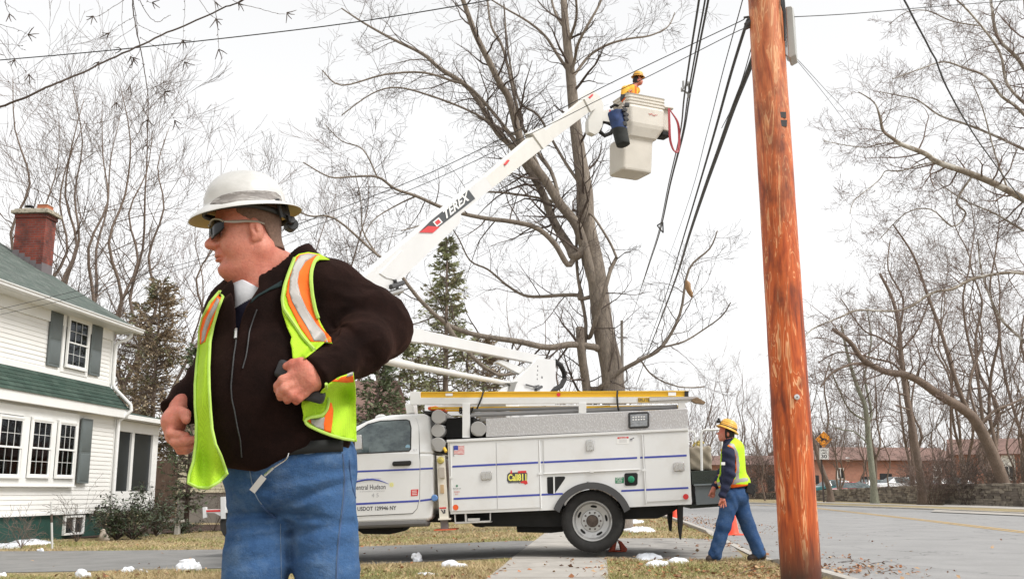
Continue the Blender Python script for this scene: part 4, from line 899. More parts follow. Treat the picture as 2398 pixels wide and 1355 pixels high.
# --- bucket end ---
BY = 20.5
jc = P(1395, 270, BY); PJ = Plane((jc[0], jc[1], 0), R(20))
Jb = MB(); Jb.prism(PJ, [(1388, 211), (1405, 225), (1413.5, 246), (1411, 295), (1402, 311), (1393, 315), (1380, 309), (1378, 303), (1378, 281), (1388, 262), (1392, 240)], -.05, .12, 0)
Jb.prism(PJ, [(1411, 259), (1440, 255), (1440, 287), (1411, 283)], .0, .16, 0); Jb.prism(PJ, [(1427, 257), (1430, 256.5), (1430, 268), (1427, 269)], -.004, 0, 1)
Jb.build('bucket_knuckle', [m_fib, m_red], truck, bevel=.01)
Jh = MB(); Jh.tube([PJ.pt(1404, 308, .1), PJ.pt(1412, 286, .05), PJ.pt(1425, 290, .05), PJ.pt(1438, 296, .05)], .03, 8); Jh.tube([PJ.pt(1404, 308, .1), PJ.pt(1416, 318, .05), PJ.pt(1430, 312, .05), PJ.pt(1440, 300, .05)], .045, 8); Jh.tube([PJ.pt(1430, 252, .05), PJ.pt(1440, 246, .05), PJ.pt(1452, 250, .05)], .03, 8); Jh.build('bucket_hose', m_rub, truck)
bkc = P(1471, 300, 20.45); ba = R(25); bu = np.array([math.cos(ba), math.sin(ba), 0]); bn = np.array([-math.sin(ba), math.cos(ba), 0])
m_bkt = M('bucket_fibreglass', (.62, .58, .51), .5, var=.05, vs=2.5, col2=(.42, .36, .28), c2s=3.2, c2t=(.6, .85))
def rrect(cx_, cy_, hx, hy, r, z, n=5):
    o_ = []
    for sx, sy, a in ((1, 1, 0), (-1, 1, 90), (-1, -1, 180), (1, -1, 270)):
        for t in np.linspace(0, 90, n): th = R(a+t); o_.append((cx_+sx*(hx-r)+r*math.cos(th), cy_+sy*(hy-r)+r*math.sin(th), z))
    return o_
zA = P(1473, 229, 20.45)[2]; k110 = 1/110.
def zb_(y): return P(1471, y, 20.45)[2]
Bk = MB(); rings = []
def ring(cx_, cy_, hx, hy, r, z): hy *= .74; cy_ -= .07; rings.append([bkc*np.array([1, 1, 0])+bu*q[0]+bn*q[1]+UZ*q[2] for q in rrect(cx_, cy_, hx, hy, r, z)])
zt_ = zb_(219); z_sh = zb_(297); z_l0 = zb_(318); z_l1 = zb_(394)
ring(.27, .46, .33, .38, .06, z_l1+.0); ring(.27, .46, .355, .405, .08, z_l1+.015); ring(.27, .46, .365, .415, .08, z_l1+.05); ring(.29, .44, .375, .42, .08, z_l0-.04); ring(.30, .42, .375, .42, .08, z_l0+.0); ring(.36, .36, .37, .40, .1, z_l0+.03); ring(.43, .33, .42, .44, .1, z_sh+.02); ring(.44, .33, .44, .46, .09, z_sh+.10)
zz = z_sh+.12
ring(.44, .33, .45, .47, .09, zt_-.30)
for dz in (-.22, -.15, -.08): ring(.44, .33, .46, .42, .09, zt_+dz-.02); ring(.44, .33, .485, .445, .09, zt_+dz); ring(.44, .33, .485, .445, .09, zt_+dz+.03); ring(.44, .33, .465, .425, .09, zt_+dz+.045)
ring(.44, .33, .49, .45, .09, zt_); ring(.44, .33, .45, .41, .07, zt_+.005); ring(.44, .33, .42, .38, .07, zt_-.03); ring(.44, .33, .40, .36, .07, z_sh+.1)
n_r = len(rings[0])
for i in range(len(rings)-1):
    if i == 0: Bk.add(rings[0][::-1], [tuple(range(n_r))])
    Bk.add(rings[i]+rings[i+1], [(j, (j+1) % n_r, n_r+(j+1) % n_r, n_r+j) for j in range(n_r)])
bko = Bk.build('bucket', m_bkt, truck, recalc=True)
mk = MB(); o = bkc*np.array([1, 1, 0])+bu*.45+bn*(-.094)+UZ*(zt_-.42)
for k in range(7): r_ = random.Random(k); mk.tube([o+bu*(.03*k)+UZ*r_.uniform(-.02, .02), o+bu*(.03*k+.05)+UZ*r_.uniform(-.02, .02)], .004, 4)
mk.build('bucket_scribble', m_red, bko)
rs_ = MB(); o = bkc*np.array([1, 1, 0])
rs_.box(o+bu*1.02+bn*.30+UZ*(zt_-.40), (.2, .42, .5), Matrix.Rotation(ba, 3, 'Z')); rs_.box(o+bu*1.04+bn*.25+UZ*(zt_-.14), (.26, .5, .06), Matrix.Rotation(ba, 3, 'Z')); rs_.build('bucket_side_tray', m_bkt, bko, bevel=.03)
rs_ = MB(); rs_.box(o+bu*1.0+bn*.2+UZ*(zt_-.72), (.22, .3, .10), Matrix.Rotation(ba, 3, 'Z')); rs_.build('bucket_clamp', m_rub, bko, bevel=.02)
# hose loop, tool pouch and rope on the bucket lip: things that hang there
def bp(u, n, z): return o+bu*u+bn*n+UZ*z
hl = MB()
for dx, dz in ((0, 0), (.03, -.02)):
    pts = [bp(.94+dx, -.12, zt_-.22), bp(.92+dx, -.15, zt_-.6), bp(.93+dx, -.15, zt_-.95), bp(1.02+dx, -.15, zt_-1.16+dz), bp(1.12+dx, -.15, zt_-1.12+dz), bp(1.18+dx, -.12, zt_-.8), bp(1.15+dx, -.12, zt_-.5), bp(1.02, -.12, zt_-.3), bp(.96, -.12, zt_-.24)]
    P_ = [np.array(q) for q in pts]; fine = []
    for i in range(len(P_)-1):
        p0 = P_[max(i-1, 0)]; p1 = P_[i]; p2 = P_[i+1]; p3 = P_[min(i+2, len(P_)-1)]
        for t in np.linspace(0, 1, 5, endpoint=False): fine.append(.5*((2*p1)+(-p0+p2)*t+(2*p0-5*p1+4*p2-p3)*t*t+(-p0+3*p1-3*p2+p3)*t**3))
    fine.append(P_[-1]); hl.tube(fine, .014, 7)
tag(hl.build('jumper_hose', M('red_hose', (.42, .05, .06), .5), None), 'red jumper hose looped over the right lip of the raised bucket', 'hose')
# front end of the cab
fb = MB(); fb.prism(TP, [(590, 1196), (612, 1194), (612, 1222), (592, 1222)], -.02, 2.02); fb.build('front_bumper', m_chrome, truck, bevel=.02)
for w_ in (.08, 1.62): hl_ = MB(); hl_.prism(TP, [(596.5, 1140), (606, 1118), (612, 1118), (612, 1160), (596.5, 1162)], w_-.085, w_+.3); hl_.build('headlight', M('headlight_glass', (.5, .52, .54), .1, metal=.5), truck, bevel=.01)
ws = MB(); A_ = [TP.pt(777, 1061, .03), TP.pt(803, 1027, .09), TP.pt(855, 985.5, .17)]; g_w = [[q-TN*0+np.array([-.012, 0, .014]) for q in A_], [q+TN*(2-2*o_)+np.array([-.012, 0, .014]) for q, o_ in zip(A_, (.03, .09, .17))]]; ws.grid(g_w); ws.build('windscreen', m_cglass, truck, angle=180)
# ---- loose gear on and round the truck ----
LD = MB()
for w_ in (.10, .54):
    LD.prism(TP, [(985, 917.3), (1612, 914.5), (1612, 929), (985, 930.5)], w_, w_+.012, 0, wref=.1)
    for yy, yb in ((917.3, 919.3), (928.5, 930.5)): LD.prism(TP, [(985, yy), (1612, yy-2.7), (1612, yb-2.2), (985, yb)], w_-.02, w_+.03, 0, wref=.1)
ld = thing('extension_ladder', 'long yellow fibreglass ladder lying on top of the truck rack', 'ladder', TP.pt(1300, 924, .3))
LD.build('rail', m_yell, ld)
rg = MB()
for k in range(12): x = 1010+k*52; c = TP.pt(x, 923.5-.0045*(x-985), .11); rg.tube([c, c+TN*.44], .016, 8)
rg.build('rung', m_chrome, ld)
ls = MB(); ls.prism(TP, [(1043.5, 920.5), (1060, 920.5), (1060, 926.5), (1043.5, 926.5)], .075, .079, 0); ls.prism(TP, [(1565, 918), (1583, 918), (1583, 926), (1565, 926)], .075, .079, 0)
ls.add([TP.pt(1308+4.5*math.cos(t), 923.5+4.5*math.sin(t), .076) for t in np.linspace(0, 2*math.pi, 16, endpoint=False)][::-1], [tuple(range(16))], 1); ls.prism(TP, [(1603, 915), (1612.5, 915), (1612.5, 929), (1603, 929)], .07, .079, 2); ls.build('label_plate', [m_trim, m_red, m_rub], ld)
# second ladder section under the beam
L2 = thing('folded_ladder', 'yellow and silver ladder section slung under the rack beam, lettered ERLITE', 'ladder', TP.pt(1300, 944, .3))
a = MB(); a.prism(TP, [(1000, 948), (1600, 944), (1600, 950), (1000, 952.5)], .35, .40, 0, wref=.02); a.prism(TP, [(1000, 948), (1600, 944), (1600, 950), (1000, 952.5)], .8, .85, 0, wref=.02); a.build('rail', m_yell, L2)
a = MB(); a.prism(TP, [(1494, 930.3), (1521.5, 930), (1521.5, 941), (1494, 941)], .012, .018, 0); ttext(a, 'ERLITE', 1495, 939.3, 25, .010, 1, 7.5, .02, s=0); a.build('name_plate', [m_yell, m_lg], L2)
a = MB(); a.prism(TP, [(1521, 929.5), (1634, 927.5), (1634, 933), (1521, 938)], -.01, .02, 0); a.build('silver_rail', m_chrome, L2)
a = MB(); a.prism(TP, [(1624, 932), (1634, 930), (1653, 941), (1650, 945), (1628, 942), (1619, 937)], -.02, .12, 0); a.build('ladder_foot', M('foot_rubber_brown', (.22, .15, .09), .8, var=.3, vs=20), L2)
sb = MB()
for pts in ([(1446, 914, .05), (1445, 925, .0), (1446, 945, .0), (1449, 962, .04)], [(1132, 917, .06), (1128, 930, .0), (1122, 945, .0), (1117, 956, .05)]): sb.tube([TP.pt(*q) for q in pts], .013, 6)
tag(sb.build('tie_strap', m_rub, None), 'black straps tying the yellow ladder down to the truck rack', 'strap')
# tool bag on the rear platform
PBg = TP
def sbag(p):
    c = TP.pt(1637, 1074, .45); rt = np.array([TU, TN, UZ]).T
    d = s_box(p, c, (.15, .22, .165), .04, rt); q = p-_v(c); return d+.012*np.sin(q[:, 0]*38+q[:, 2]*22)*np.cos(q[:, 2]*17)
c = TP.pt(1637, 1074, .45); V, F = mesh_sdf(sbag, c-.4, c+.4, .014); fastmesh_o = fastmesh('canvas_bag', V, F, M('canvas', (.30, .26, .20), .95, var=.15, vs=8, bump=.5, bs=200)); tag(fastmesh_o, 'beige canvas tool bag standing on the rear platform of the truck', 'bag')
rp_ = MB()
for k in range(5):
    r_ = random.Random(k+5); rp_.tube([TP.pt(1622+r_.uniform(0, 26), 1046+r_.uniform(-14, 6), .25+r_.uniform(0, .3)) for j in range(6)], .012, 6)
tag(rp_.build('rope_coil', M('yellow_rope', (.45, .35, .10), .9)), 'tangled yellow rope lying on top of the canvas tool bag', 'rope')
# outrigger pad, wheel chock, cones
def chock(c, k=1.0):
    M_o = M('chock_orange', (.55, .085, .035), .55, var=.25, vs=20, col2=(.2, .05, .03), c2s=14, c2t=(.5, .7)); t = thing('wheel_chock', 'orange folding wheel chock wedged behind the rear tyre', 'wheel chock', c)
    a = MB(); X = np.array([1, 0, 0]); pts = lambda L: [np.array(c)+X*q[0]+UZ*q[1] for q in L]
    for L in ([(-.135, 0), (-.125, .02), (-.035, .16), (-.012, .165), (-.045, .02), (-.05, 0)], [(-.012, .165), (.012, .168), (.05, .15), (.135, .045), (.13, .015), (.06, .0), (.045, .02), (.03, .10)], [(-.13, 0), (.12, 0), (.12, .018), (-.13, .018)]):
        A_ = pts(L); a.hexa([q+np.array([0, -.10, 0]) for q in A_], [q+np.array([0, .10, 0]) for q in A_])
    a.build('plate', M_o, t, recalc=True, bevel=.005); b_ = MB(); b_.tube([np.array(c)+UZ*.15-np.array([.01, .12, 0]), np.array(c)+UZ*.15+np.array([-.01, .12, 0])], .012, 8); b_.build('hinge_bar', m_chrome, t)
gq = G(1448, 1291, .01); chock((gq[0], gq[1]+.1, float(gq[2])))
m_cone = M('cone_orange', (.90, .09, .04), .45, var=.05)
def cone(loc, h, label, grp='traffic cones along the kerb'):
    t = thing('traffic_cone', label, 'traffic cone', loc, grp); a = MB(); a.box((loc[0], loc[1], loc[2]+.015), (h*.52, h*.52, .03)); a.build('base', m_cone, t, bevel=.008)
    a = MB(); a.lathe([(h*.19, .03), (h*.17, .06), (h*.035, h), (.0, h)], 24, Matrix.Translation(loc)); a.build('cone_body', m_cone, t)
g1 = G(1716, 1252); cone((g1[0], g1[1], g1[2]), .70, 'orange traffic cone between the legs of the walking worker')
g2 = G(1581, 1212); cone((g2[0], g2[1], g2[2]), .55, 'orange traffic cone at the kerb beneath the truck tail')
fl = MB(); c = P(1740, 1200, 15.2); fl.box(c, (.16, .05, .05), Matrix.Rotation(R(6), 3, 'Y')); tag(fl.build('orange_block', m_ora, None, bevel=.006), 'small orange marker block poking out behind the walking worker', 'marker block') if False else tag(fl.build('orange_marker', m_ora, None, bevel=.006), 'small orange marker lamp sticking out beyond the walking worker', 'marker')
# parcel of gear slung on the bucket: blue bag with black end, rope bundle
nrm0 = lambda v: v/np.linalg.norm(v)
bb = P(1448, 282, 19.9)
def sbb(p):
    a = P(1441, 262, 19.95); c_ = P(1461, 348, 19.85); d_ = _v(nrm0(c_-a)); return np.maximum(np.maximum(s_cap(p, a, c_, .175, .135)+.014*vnoise(p, (9, 9, 7)), (p-_v(P(1459, 340, 19.85)))@d_), -((p-_v(P(1441, 264, 19.95)))@d_))
V, F = mesh_sdf(sbb, bb-np.array([.6, .6, .8]), bb+np.array([.6, .6, .6]), .02); zc_ = V[F].mean(1)[:, 2]
gb = fastmesh('tool_pouch', V, F, [M('blue_canvas', (.025, .05, .14), .8, var=.3, vs=9), M('black_canvas', (.02, .022, .02), .85, var=.3, vs=9)], mi=(zc_ < P(1449, 303, 19.9)[2]).astype(int)); tag(gb, 'blue and black tool pouch hanging on the left of the raised bucket', 'tool pouch')
rq = MB(); r_ = random.Random(3)
for k in range(4):
    pts = [P(1463+r_.uniform(-5, 5), 240+j*9+r_.uniform(-4, 4), 19.95+r_.uniform(-.1, .1)) for j in range(8)]; rq.tube(pts, .022, 7)
tag(rq.build('coiled_rope', M('grey_rope', (.42, .38, .34), .95)), 'pale rope coiled over the left lip of the raised bucket', 'rope')
rq = MB()
for k, (x, y) in enumerate(((1468, 246), (1463, 258), (1466, 269), (1466, 279), (1463, 290))): rq.box(P(x, y, 19.8), (.10, .08, .085), Matrix.Rotation(R(20*k), 3, 'Y'))
tag(rq.build('clamp_set', m_dgrey, None, bevel=.015), 'dark clamps strung down the left edge of the raised bucket', 'clamps')
# ================= foreground person =================
from mathutils.geometry import delaunay_2d_cdt
Q = lambda px, py, dy=0.0: P(px, py, 2.9+dy)
def skinmat(name, base, red):
    m, nt, b = newmat(name)
    n1 = noise(nt, 9, 5, .6); n2 = noise(nt, 160, 3, .6)
    c = mixc(nt, ramp(nt, n1.outputs[0], [(.38, 0), (.66, .8)]), base, red); c = mixc(nt, ramp(nt, noise(nt, 45, 5, .7).outputs[0], [(.45, 0), (.75, .5)]), c, [q*.72 for q in red])
    c = mixc(nt, .35, c, ramp(nt, n2.outputs[0], [(.3, .75), (.7, 1.15)]), 'MULTIPLY')
    nt.links.new(c, b.inputs['Base Color']); b.inputs['Roughness'].default_value = .48; b.inputs['Specular IOR Level'].default_value = .35
    b.inputs['Subsurface Weight'].default_value = .25; b.inputs['Subsurface Radius'].default_value = (1, .35, .2); b.inputs['Subsurface Scale'].default_value = .006
    n4 = noise(nt, 60, 6, .7); ad = _n(nt, 'ShaderNodeMath', operation='ADD'); nt.links.new(n2.outputs[0], ad.inputs[0]); nt.links.new(n4.outputs[0], ad.inputs[1]); bumpn(nt, b, ad.outputs[0], .4, .003); return m
m_skin = skinmat('skin', (.60, .25, .175), (.52, .14, .095))
def fleece(name, col, col2):
    m, nt, b = newmat(name); n1 = noise(nt, 14, 6, .7); n2 = noise(nt, 420, 2, .8)
    c = ramp(nt, n1.outputs[0], [(.35, col), (.7, col2)]); c = mixc(nt, .5, c, ramp(nt, n2.outputs[0], [(.3, .5), (.7, 1.5)]), 'MULTIPLY')
    nt.links.new(c, b.inputs['Base Color']); b.inputs['Roughness'].default_value = 1; b.inputs['Specular IOR Level'].default_value = .1
    b.inputs['Sheen Weight'].default_value = .12; b.inputs['Sheen Roughness'].default_value = .5; b.inputs['Sheen Tint'].default_value = (.5, .22, .15, 1)
    ad = _n(nt, 'ShaderNodeMath', operation='ADD'); nt.links.new(n1.outputs[0], ad.inputs[0]); ml = _n(nt, 'ShaderNodeMath', operation='MULTIPLY'); nt.links.new(n2.outputs[0], ml.inputs[0]); ml.inputs[1].default_value = .25; nt.links.new(ml.outputs[0], ad.inputs[1])
    bumpn(nt, b, ad.outputs[0], .7, .008); return m
m_fleece = fleece('brown_fleece', (.0065, .0036, .0032), (.015, .0072, .006))
def denim(name, c1, c2, fade):
    m, nt, b = newmat(name); n1 = noise(nt, 5, 6, .65, stretch=(1, 1, .6)); n2 = noise(nt, 700, 2, .7, stretch=(1, 1, .35)); n3 = noise(nt, 10, 6, .75, stretch=(.8, .8, 1.1))
    c = ramp(nt, n1.outputs[0], [(.36, c1), (.66, c2)]); c = mixc(nt, ramp(nt, n3.outputs[0], [(.45, 0), (.8, .55)]), c, fade)
    c = mixc(nt, .5, c, ramp(nt, n2.outputs[0], [(.3, .6), (.7, 1.4)]), 'MULTIPLY'); nt.links.new(c, b.inputs['Base Color'])
    b.inputs['Roughness'].default_value = .95; b.inputs['Specular IOR Level'].default_value = .15; bumpn(nt, b, n3.outputs[0], .6, .016); return m
m_denim = denim('denim', (.024, .062, .155), (.055, .120, .245), (.17, .24, .33))
def hivis(name, col, mesh_=True):
    m, nt, b = newmat(name); c = None
    if mesh_:
        tc = _n(nt, 'ShaderNodeTexCoord'); vo = _n(nt, 'ShaderNodeTexVoronoi', Scale=330.0); vo.inputs['Randomness'].default_value = .25; nt.links.new(tc.outputs['Object'], vo.inputs[0])
        f = ramp(nt, vo.outputs['Distance'], [(.22, .6), (.40, 1.0)]); c = mixc(nt, 1.0, col, f, 'MULTIPLY')
        bumpn(nt, b, f, .5, .003); nt.links.new(c, b.inputs['Base Color'])
    else:
        n1 = noise(nt, 30, 5, .6); nt.links.new(ramp(nt, n1.outputs[0], [(.3, [q*.88 for q in col]), (.7, [min(1, q*1.08) for q in col])]), b.inputs['Base Color']); bumpn(nt, b, n1.outputs[0], .35, .004)
    b.inputs['Roughness'].default_value = .7; b.inputs['Specular IOR Level'].default_value = .25
    return m
m_lime = hivis('lime_mesh_fabric', (.43, .69, .03)); m_limet = hivis('lime_binding', (.42, .62, .12), False)
m_orf = hivis('orange_fabric', (.95, .15, .015), False); m_silv = M('reflective_tape', (.33, .31, .29), .5, metal=.1, var=.12, vs=14, bump=.3, bs=25, bd=.004)
pman = thing('person', 'man in white hard hat, sunglasses, brown fleece and lime safety vest standing in front', 'person', (Q(670, 1100)[0], 2.9, float(zt(-.6, 2.9))))
# ---------- head frame ----------
yaw = R(24); tilt = R(4)
Fv = np.array([-math.cos(yaw), -math.sin(yaw), 0]); Lv = np.array([math.sin(yaw), -math.cos(yaw), 0]); Uv = UZ.copy()
Fv2 = Fv*math.cos(tilt)-Uv*math.sin(tilt); Uv2 = Uv*math.cos(tilt)+Fv*math.sin(tilt)
HR = np.stack([Fv2, Lv, Uv2], 1)           # columns: forward, left, up
HC = Q(590, 546, -.03)
def hw(f, l, u): return HC+HR@np.array([f, l, u])
def head_fn(pw):
    p = (pw-_v(HC))@_v(HR)
    a = lambda l: np.stack([p[:, 0], np.abs(p[:, 1]), p[:, 2]], -1)
    q = a(p)
    d = s_ell(p, (.008, 0, .042), (.092, .078, .096))
    d = U(.035, d, s_ell(p, (.045, 0, -.02), (.055, .063, .075)))
    d = U(.03, d, s_cap(q, (-.012, .050, -.058), (.058, .020, -.108), .026, .022))
    d = U(.025, d, s_ell(p, (.076, 0, -.108), (.020, .024, .018)))
    d = U(.03, d, s_ell(p, (.025, 0, -.108), (.052, .050, .034)))      # full under-chin
    d = U(.025, d, s_ell(q, (.052, .040, -.045), (.035, .025, .037)))
    d = U(.015, d, s_ell(p, (.084, 0, .014), (.020, .050, .013)))
    d = smax(d, -s_ell(q, (.100, .033, -.004), (.016, .020, .013)), .012)
    d = U(.010, d, s_ell(q, (.080, .032, -.004), (.013, .013, .011)))
    d = U(.012, d, s_cap(p, (.090, 0, .006), (.116, 0, -.034), .0085, .0135))
    d = U(.010, d, s_ell(p, (.117, 0, -.038), (.015, .0155, .0125)))
    d = U(.007, d, s_ell(q, (.103, .0155, -.042), (.012, .009, .0095)))
    d = smax(d, -s_ell(q, (.109, .0075, -.052), (.006, .0038, .004)), .003)
    d = U(.012, d, s_ell(p, (.088, 0, -.062), (.016, .026, .014)))
    d = U(.005, d, s_ell(p, (.0965, 0, -.0700), (.0095, .022, .0045)))
    d = U(.005, d, s_ell(p, (.0950, 0, -.0815), (.0095, .020, .0058)))
    d = smax(d, -s_ell(p, (.108, 0, -.0755), (.014, .027, .0013)), .003)
    d = smax(d, -s_ell(p, (.098, 0, -.0925), (.008, .018, .004)), .008)
    d = smax(d, -s_cap(q, (.098, .022, -.050), (.085, .036, -.078), .0025), .010)     # fold beside the nose
    d = U(.04, d, s_cap(p, (-.014, 0, -.06), (-.026, 0, -.20), .066, .076))
    d = U(.03, d, s_ell(p, (-.060, 0, -.095), (.028, .05, .05)))
    # ear
    er = np.array([[math.cos(.25), 0, math.sin(.25)], [0, 1, 0], [-math.sin(.25), 0, math.cos(.25)]])
    e = s_ell(q, (.002, .081, -.008), (.019, .0085, .033), er); e = U(.006, e, s_ell(q, (.008, .079, -.034), (.009, .006, .010)))
    e = smax(e, -s_ell(q, (.006, .0895, -.004), (.0095, .0062, .019), er), .004)
    e = U(.003, e, s_ell(q, (.001, .087, -.006), (.004, .003, .014), er))
    d = U(.006, d, e)
    return d
def chain(p, pts, rs, k=.006):
    d = None
    for i in range(len(pts)-1):
        s = s_cap(p, pts[i], pts[i+1], rs[i], rs[i+1]); d = s if d is None else smin(d, s, k)
    return d
def lefthand(p):
    d0 = -.215
    d = s_cap(p, Q(745, 884, -.19), Q(722, 878, d0), .029, .026)
    d = U(.03, d, s_cap(p, Q(716, 866, d0+.005), Q(690, 876, d0), .023, .017)); d = U(.02, d, s_cap(p, Q(728, 896, d0), Q(712, 914, d0), .022, .015)); d = U(.02, d, s_ell(p, Q(706, 893, d0-.001), (.030, .017, .030)))
    F_ = [([Q(687, 880, d0-.006), Q(663, 890, d0-.012), Q(652, 903, d0+.0), Q(650, 912, d0+.015)], [.0145, .0138, .0125, .0105]),
          ([Q(693, 897, d0-.010), Q(668, 910, d0-.020), Q(657, 920, d0-.006), Q(657, 929, d0+.012)], [.0145, .0138, .0125, .0105]),
          ([Q(702, 911, d0-.008), Q(684, 924, d0-.016), Q(674, 932, d0-.004), Q(673, 937, d0+.012)], [.0138, .0132, .012, .0102]),
          ([Q(714, 920, d0-.002), Q(700, 931, d0-.008), Q(694, 937, d0+.004), Q(694, 940, d0+.014)], [.0122, .0115, .0105, .009]),
          ([Q(722, 862, d0+.0), Q(704, 851, d0-.004), Q(686, 852, d0-.002), Q(671, 857, d0+.004)], [.019, .0165, .0140, .0105])]
    for i, (a, b) in enumerate(F_): d = smin(d, chain(p, a, b, .004), .0055 if i < 4 else .014)
    return d
def righthand(p):
    d0 = -.06
    d = s_cap(p, Q(425, 952, d0+.03), Q(408, 984, d0), .030, .028)
    d = U(.03, d, s_cap(p, Q(405, 985, d0), Q(404, 1022, d0), .026, .020)); d = U(.02, d, s_cap(p, Q(410, 990, d0+.01), Q(418, 1036, d0+.03), .022, .018))
    F_ = [([Q(402, 1000, d0-.015), Q(400, 1014, d0-.028), Q(420, 1018, d0-.030), Q(436, 1019, d0-.022)], [.0140, .0135, .0125, .0100]),
          ([Q(402, 1018, d0-.010), Q(410, 1034, d0-.026), Q(434, 1032, d0-.032), Q(455, 1028, d0-.026)], [.0140, .0135, .0125, .0100]),
          ([Q(408, 1032, d0+.0), Q(418, 1044, d0-.012), Q(436, 1046, d0-.016), Q(450, 1043, d0-.012)], [.0130, .0125, .0115, .0095]),
          ([Q(414, 1042, d0+.012), Q(422, 1054, d0+.004), Q(436, 1055, d0+.0), Q(446, 1051, d0+.004)], [.0115, .0110, .0100, .0085]),
          ([Q(414, 976, d0-.005), Q(424, 966, d0-.020), Q(434, 970, d0-.034), Q(436, 982, d0-.044)], [.020, .0175, .0155, .0120])]
    for i, (a, b) in enumerate(F_): d = smin(d, chain(p, a, b, .004), .005 if i < 4 else .014)
    return d
SH_L = Q(790, 690, .05); SH_R = Q(540, 765, .06); EL_L = Q(905, 765, .06); EL_R = Q(508, 866, .14)
GZ = float(zt(-.6, 2.9)); AN_L = np.array([Q(758, 1180)[0]+.02, 2.92, GZ+.09]); AN_R = np.array([Q(618, 1180)[0]-.01, 2.88, GZ+.09])
def core_fn(p):
    d = s_cap(p, Q(650, 640, .03), Q(655, 760, .03), .07, .10); d = U(.08, d, s_cap(p, SH_L, SH_R, .05)); d = U(.05, d, s_cap(p, SH_L, EL_L, .05, .038)); d = U(.03, d, s_cap(p, EL_L, Q(748, 886, -.185), .038, .030))
    d = U(.05, d, s_cap(p, SH_R, EL_R, .05, .038)); d = U(.03, d, s_cap(p, EL_R, Q(428, 945, -.02), .038, .030))
    d = U(.08, d, s_cap(p, Q(655, 760, .03), Q(680, 1110, .02), .10, .11)); d = U(.06, d, s_cap(p, Q(765, 1160, .02), AN_L, .075, .04)); d = U(.06, d, s_cap(p, Q(605, 1160, .02), AN_R, .075, .04))
    for an, s in ((AN_L, .02), (AN_R, -.05)): d = U(.03, d, s_cap(p, an-UZ*.03, an+np.array([s-.03, -.15, -.06]), .035, .03))
    return d
def grouped(groups):
    """skip groups of primitives that are far from the whole batch"""
    def fn(p):
        lo = p.min(0); hi = p.max(0); d = None
        for c, r, f, k in groups:
            c = _v(c); dd = np.linalg.norm(np.maximum(np.maximum(lo-c, c-hi), 0))
            v = f(p) if (dd < r+.05 or len(p) < 1) else np.sqrt(((p-c)**2).sum(-1))-r
            d = v if d is None else smin(d, v, k)
        return d
    return fn
body_fn = grouped([(HC-UZ*.04, .26, head_fn, .03), (Q(700, 890, -.21), .17, lefthand, .01), (Q(420, 1000, -.06), .15, righthand, .01), (Q(670, 900), 1.3, core_fn, .02)])
V, F = mesh_sdf(body_fn, (Q(380, 900)[0]-.15, 2.45, GZ-.05), (Q(960, 900)[0]+.1, 3.25, Q(600, 430)[2]+.12), .0030, B=12)
fastmesh('body', V, F, m_skin, pman)
# nails
# ---------- hair: short crop round the back and sides ----------
def hair_fn(pw):
    p = (pw-_v(HC))@_v(HR); d = s_ell(p, (.008, 0, .042), (.0935, .0795, .0975)); d = U(.03, d, s_cap(p, (-.014, 0, -.03), (-.018, 0, -.06), .0675)); d = U(.03, d, s_ell(p, (-.060, 0, -.07), (.0285, .05, .04)))
    cut = np.maximum(-(p[:, 2]-(.008+(.6*np.maximum(p[:, 0]-.0, 0)))-np.where(p[:, 0] < -.02, -.060*np.clip((-.02-p[:, 0])/.03, 0, 1), 0)), p[:, 0]-.055)
    return np.maximum(d, cut)
V, F = mesh_sdf(hair_fn, HC-.2, HC+.2, .004); fastmesh('hair', V, F, M('short_hair', (.16, .095, .068), .85, var=.25, vs=160, bump=.6, bs=500, bd=.002), pman)
# ---------- clothing ----------
def folds(p, k1, k2, amp): return amp*(np.sin(p@_v(k1)+2*np.sin(p@_v(k2)))+.5*np.sin(p@_v(np.array(k2)*1.7)+1.3))
def sleeve_l(p):
    d = s_cap(p, Q(775, 700, .03), Q(880, 765, .06), .108, .096); d = U(.05, d, s_cap(p, Q(880, 768, .06), Q(850, 810, -.06), .088, .070)); d = U(.04, d, s_cap(p, Q(850, 810, -.06), Q(738, 876, -.20), .070, .048))
    # deep folds that run round the crook of the arm
    c = _v(Q(800, 775, -.05)); r = np.sqrt(((p-c)**2).sum(-1)); ang = np.arctan2((p-c)[:, 2], (p-c)[:, 0])
    wv = np.exp(-((r-.12)/.09)**2); d = d+wv*.0050*np.sin(ang*6+7*np.sin(r*13)+r*40)
    return d-.0045*ridge(p, (9, 14, 20), 5)-.0018*ridge(p, (26, 26, 40), 6)
def pix(p):
    v = p-_v(CAM); fw = v[:, 1]*_cp+v[:, 2]*_sp; up = -v[:, 1]*_sp+v[:, 2]*_cp
    return np.stack([CX+FPX*v[:, 0]/fw, CY-FPX*up/fw], -1)
def polysd(q, poly):
    P_ = np.array(poly, np.float32); d = np.full(len(q), 1e9, np.float32); ins = np.zeros(len(q), bool); n = len(P_)
    for i in range(n):
        a, b = P_[i], P_[(i+1) % n]; e = b-a; w_ = q-a; t = np.clip((w_@e)/float(e@e), 0, 1); d = np.minimum(d, ((w_-t[:, None]*e)**2).sum(-1))
        c = (a[1] > q[:, 1]) != (b[1] > q[:, 1]); xx = (b[0]-a[0])*(q[:, 1]-a[1])/(b[1]-a[1]+1e-9)+a[0]; ins ^= c & (q[:, 0] < xx)
    return np.sqrt(d)*np.where(ins, -1, 1)/808.
CAM = np.array([0, 0, CAMH])
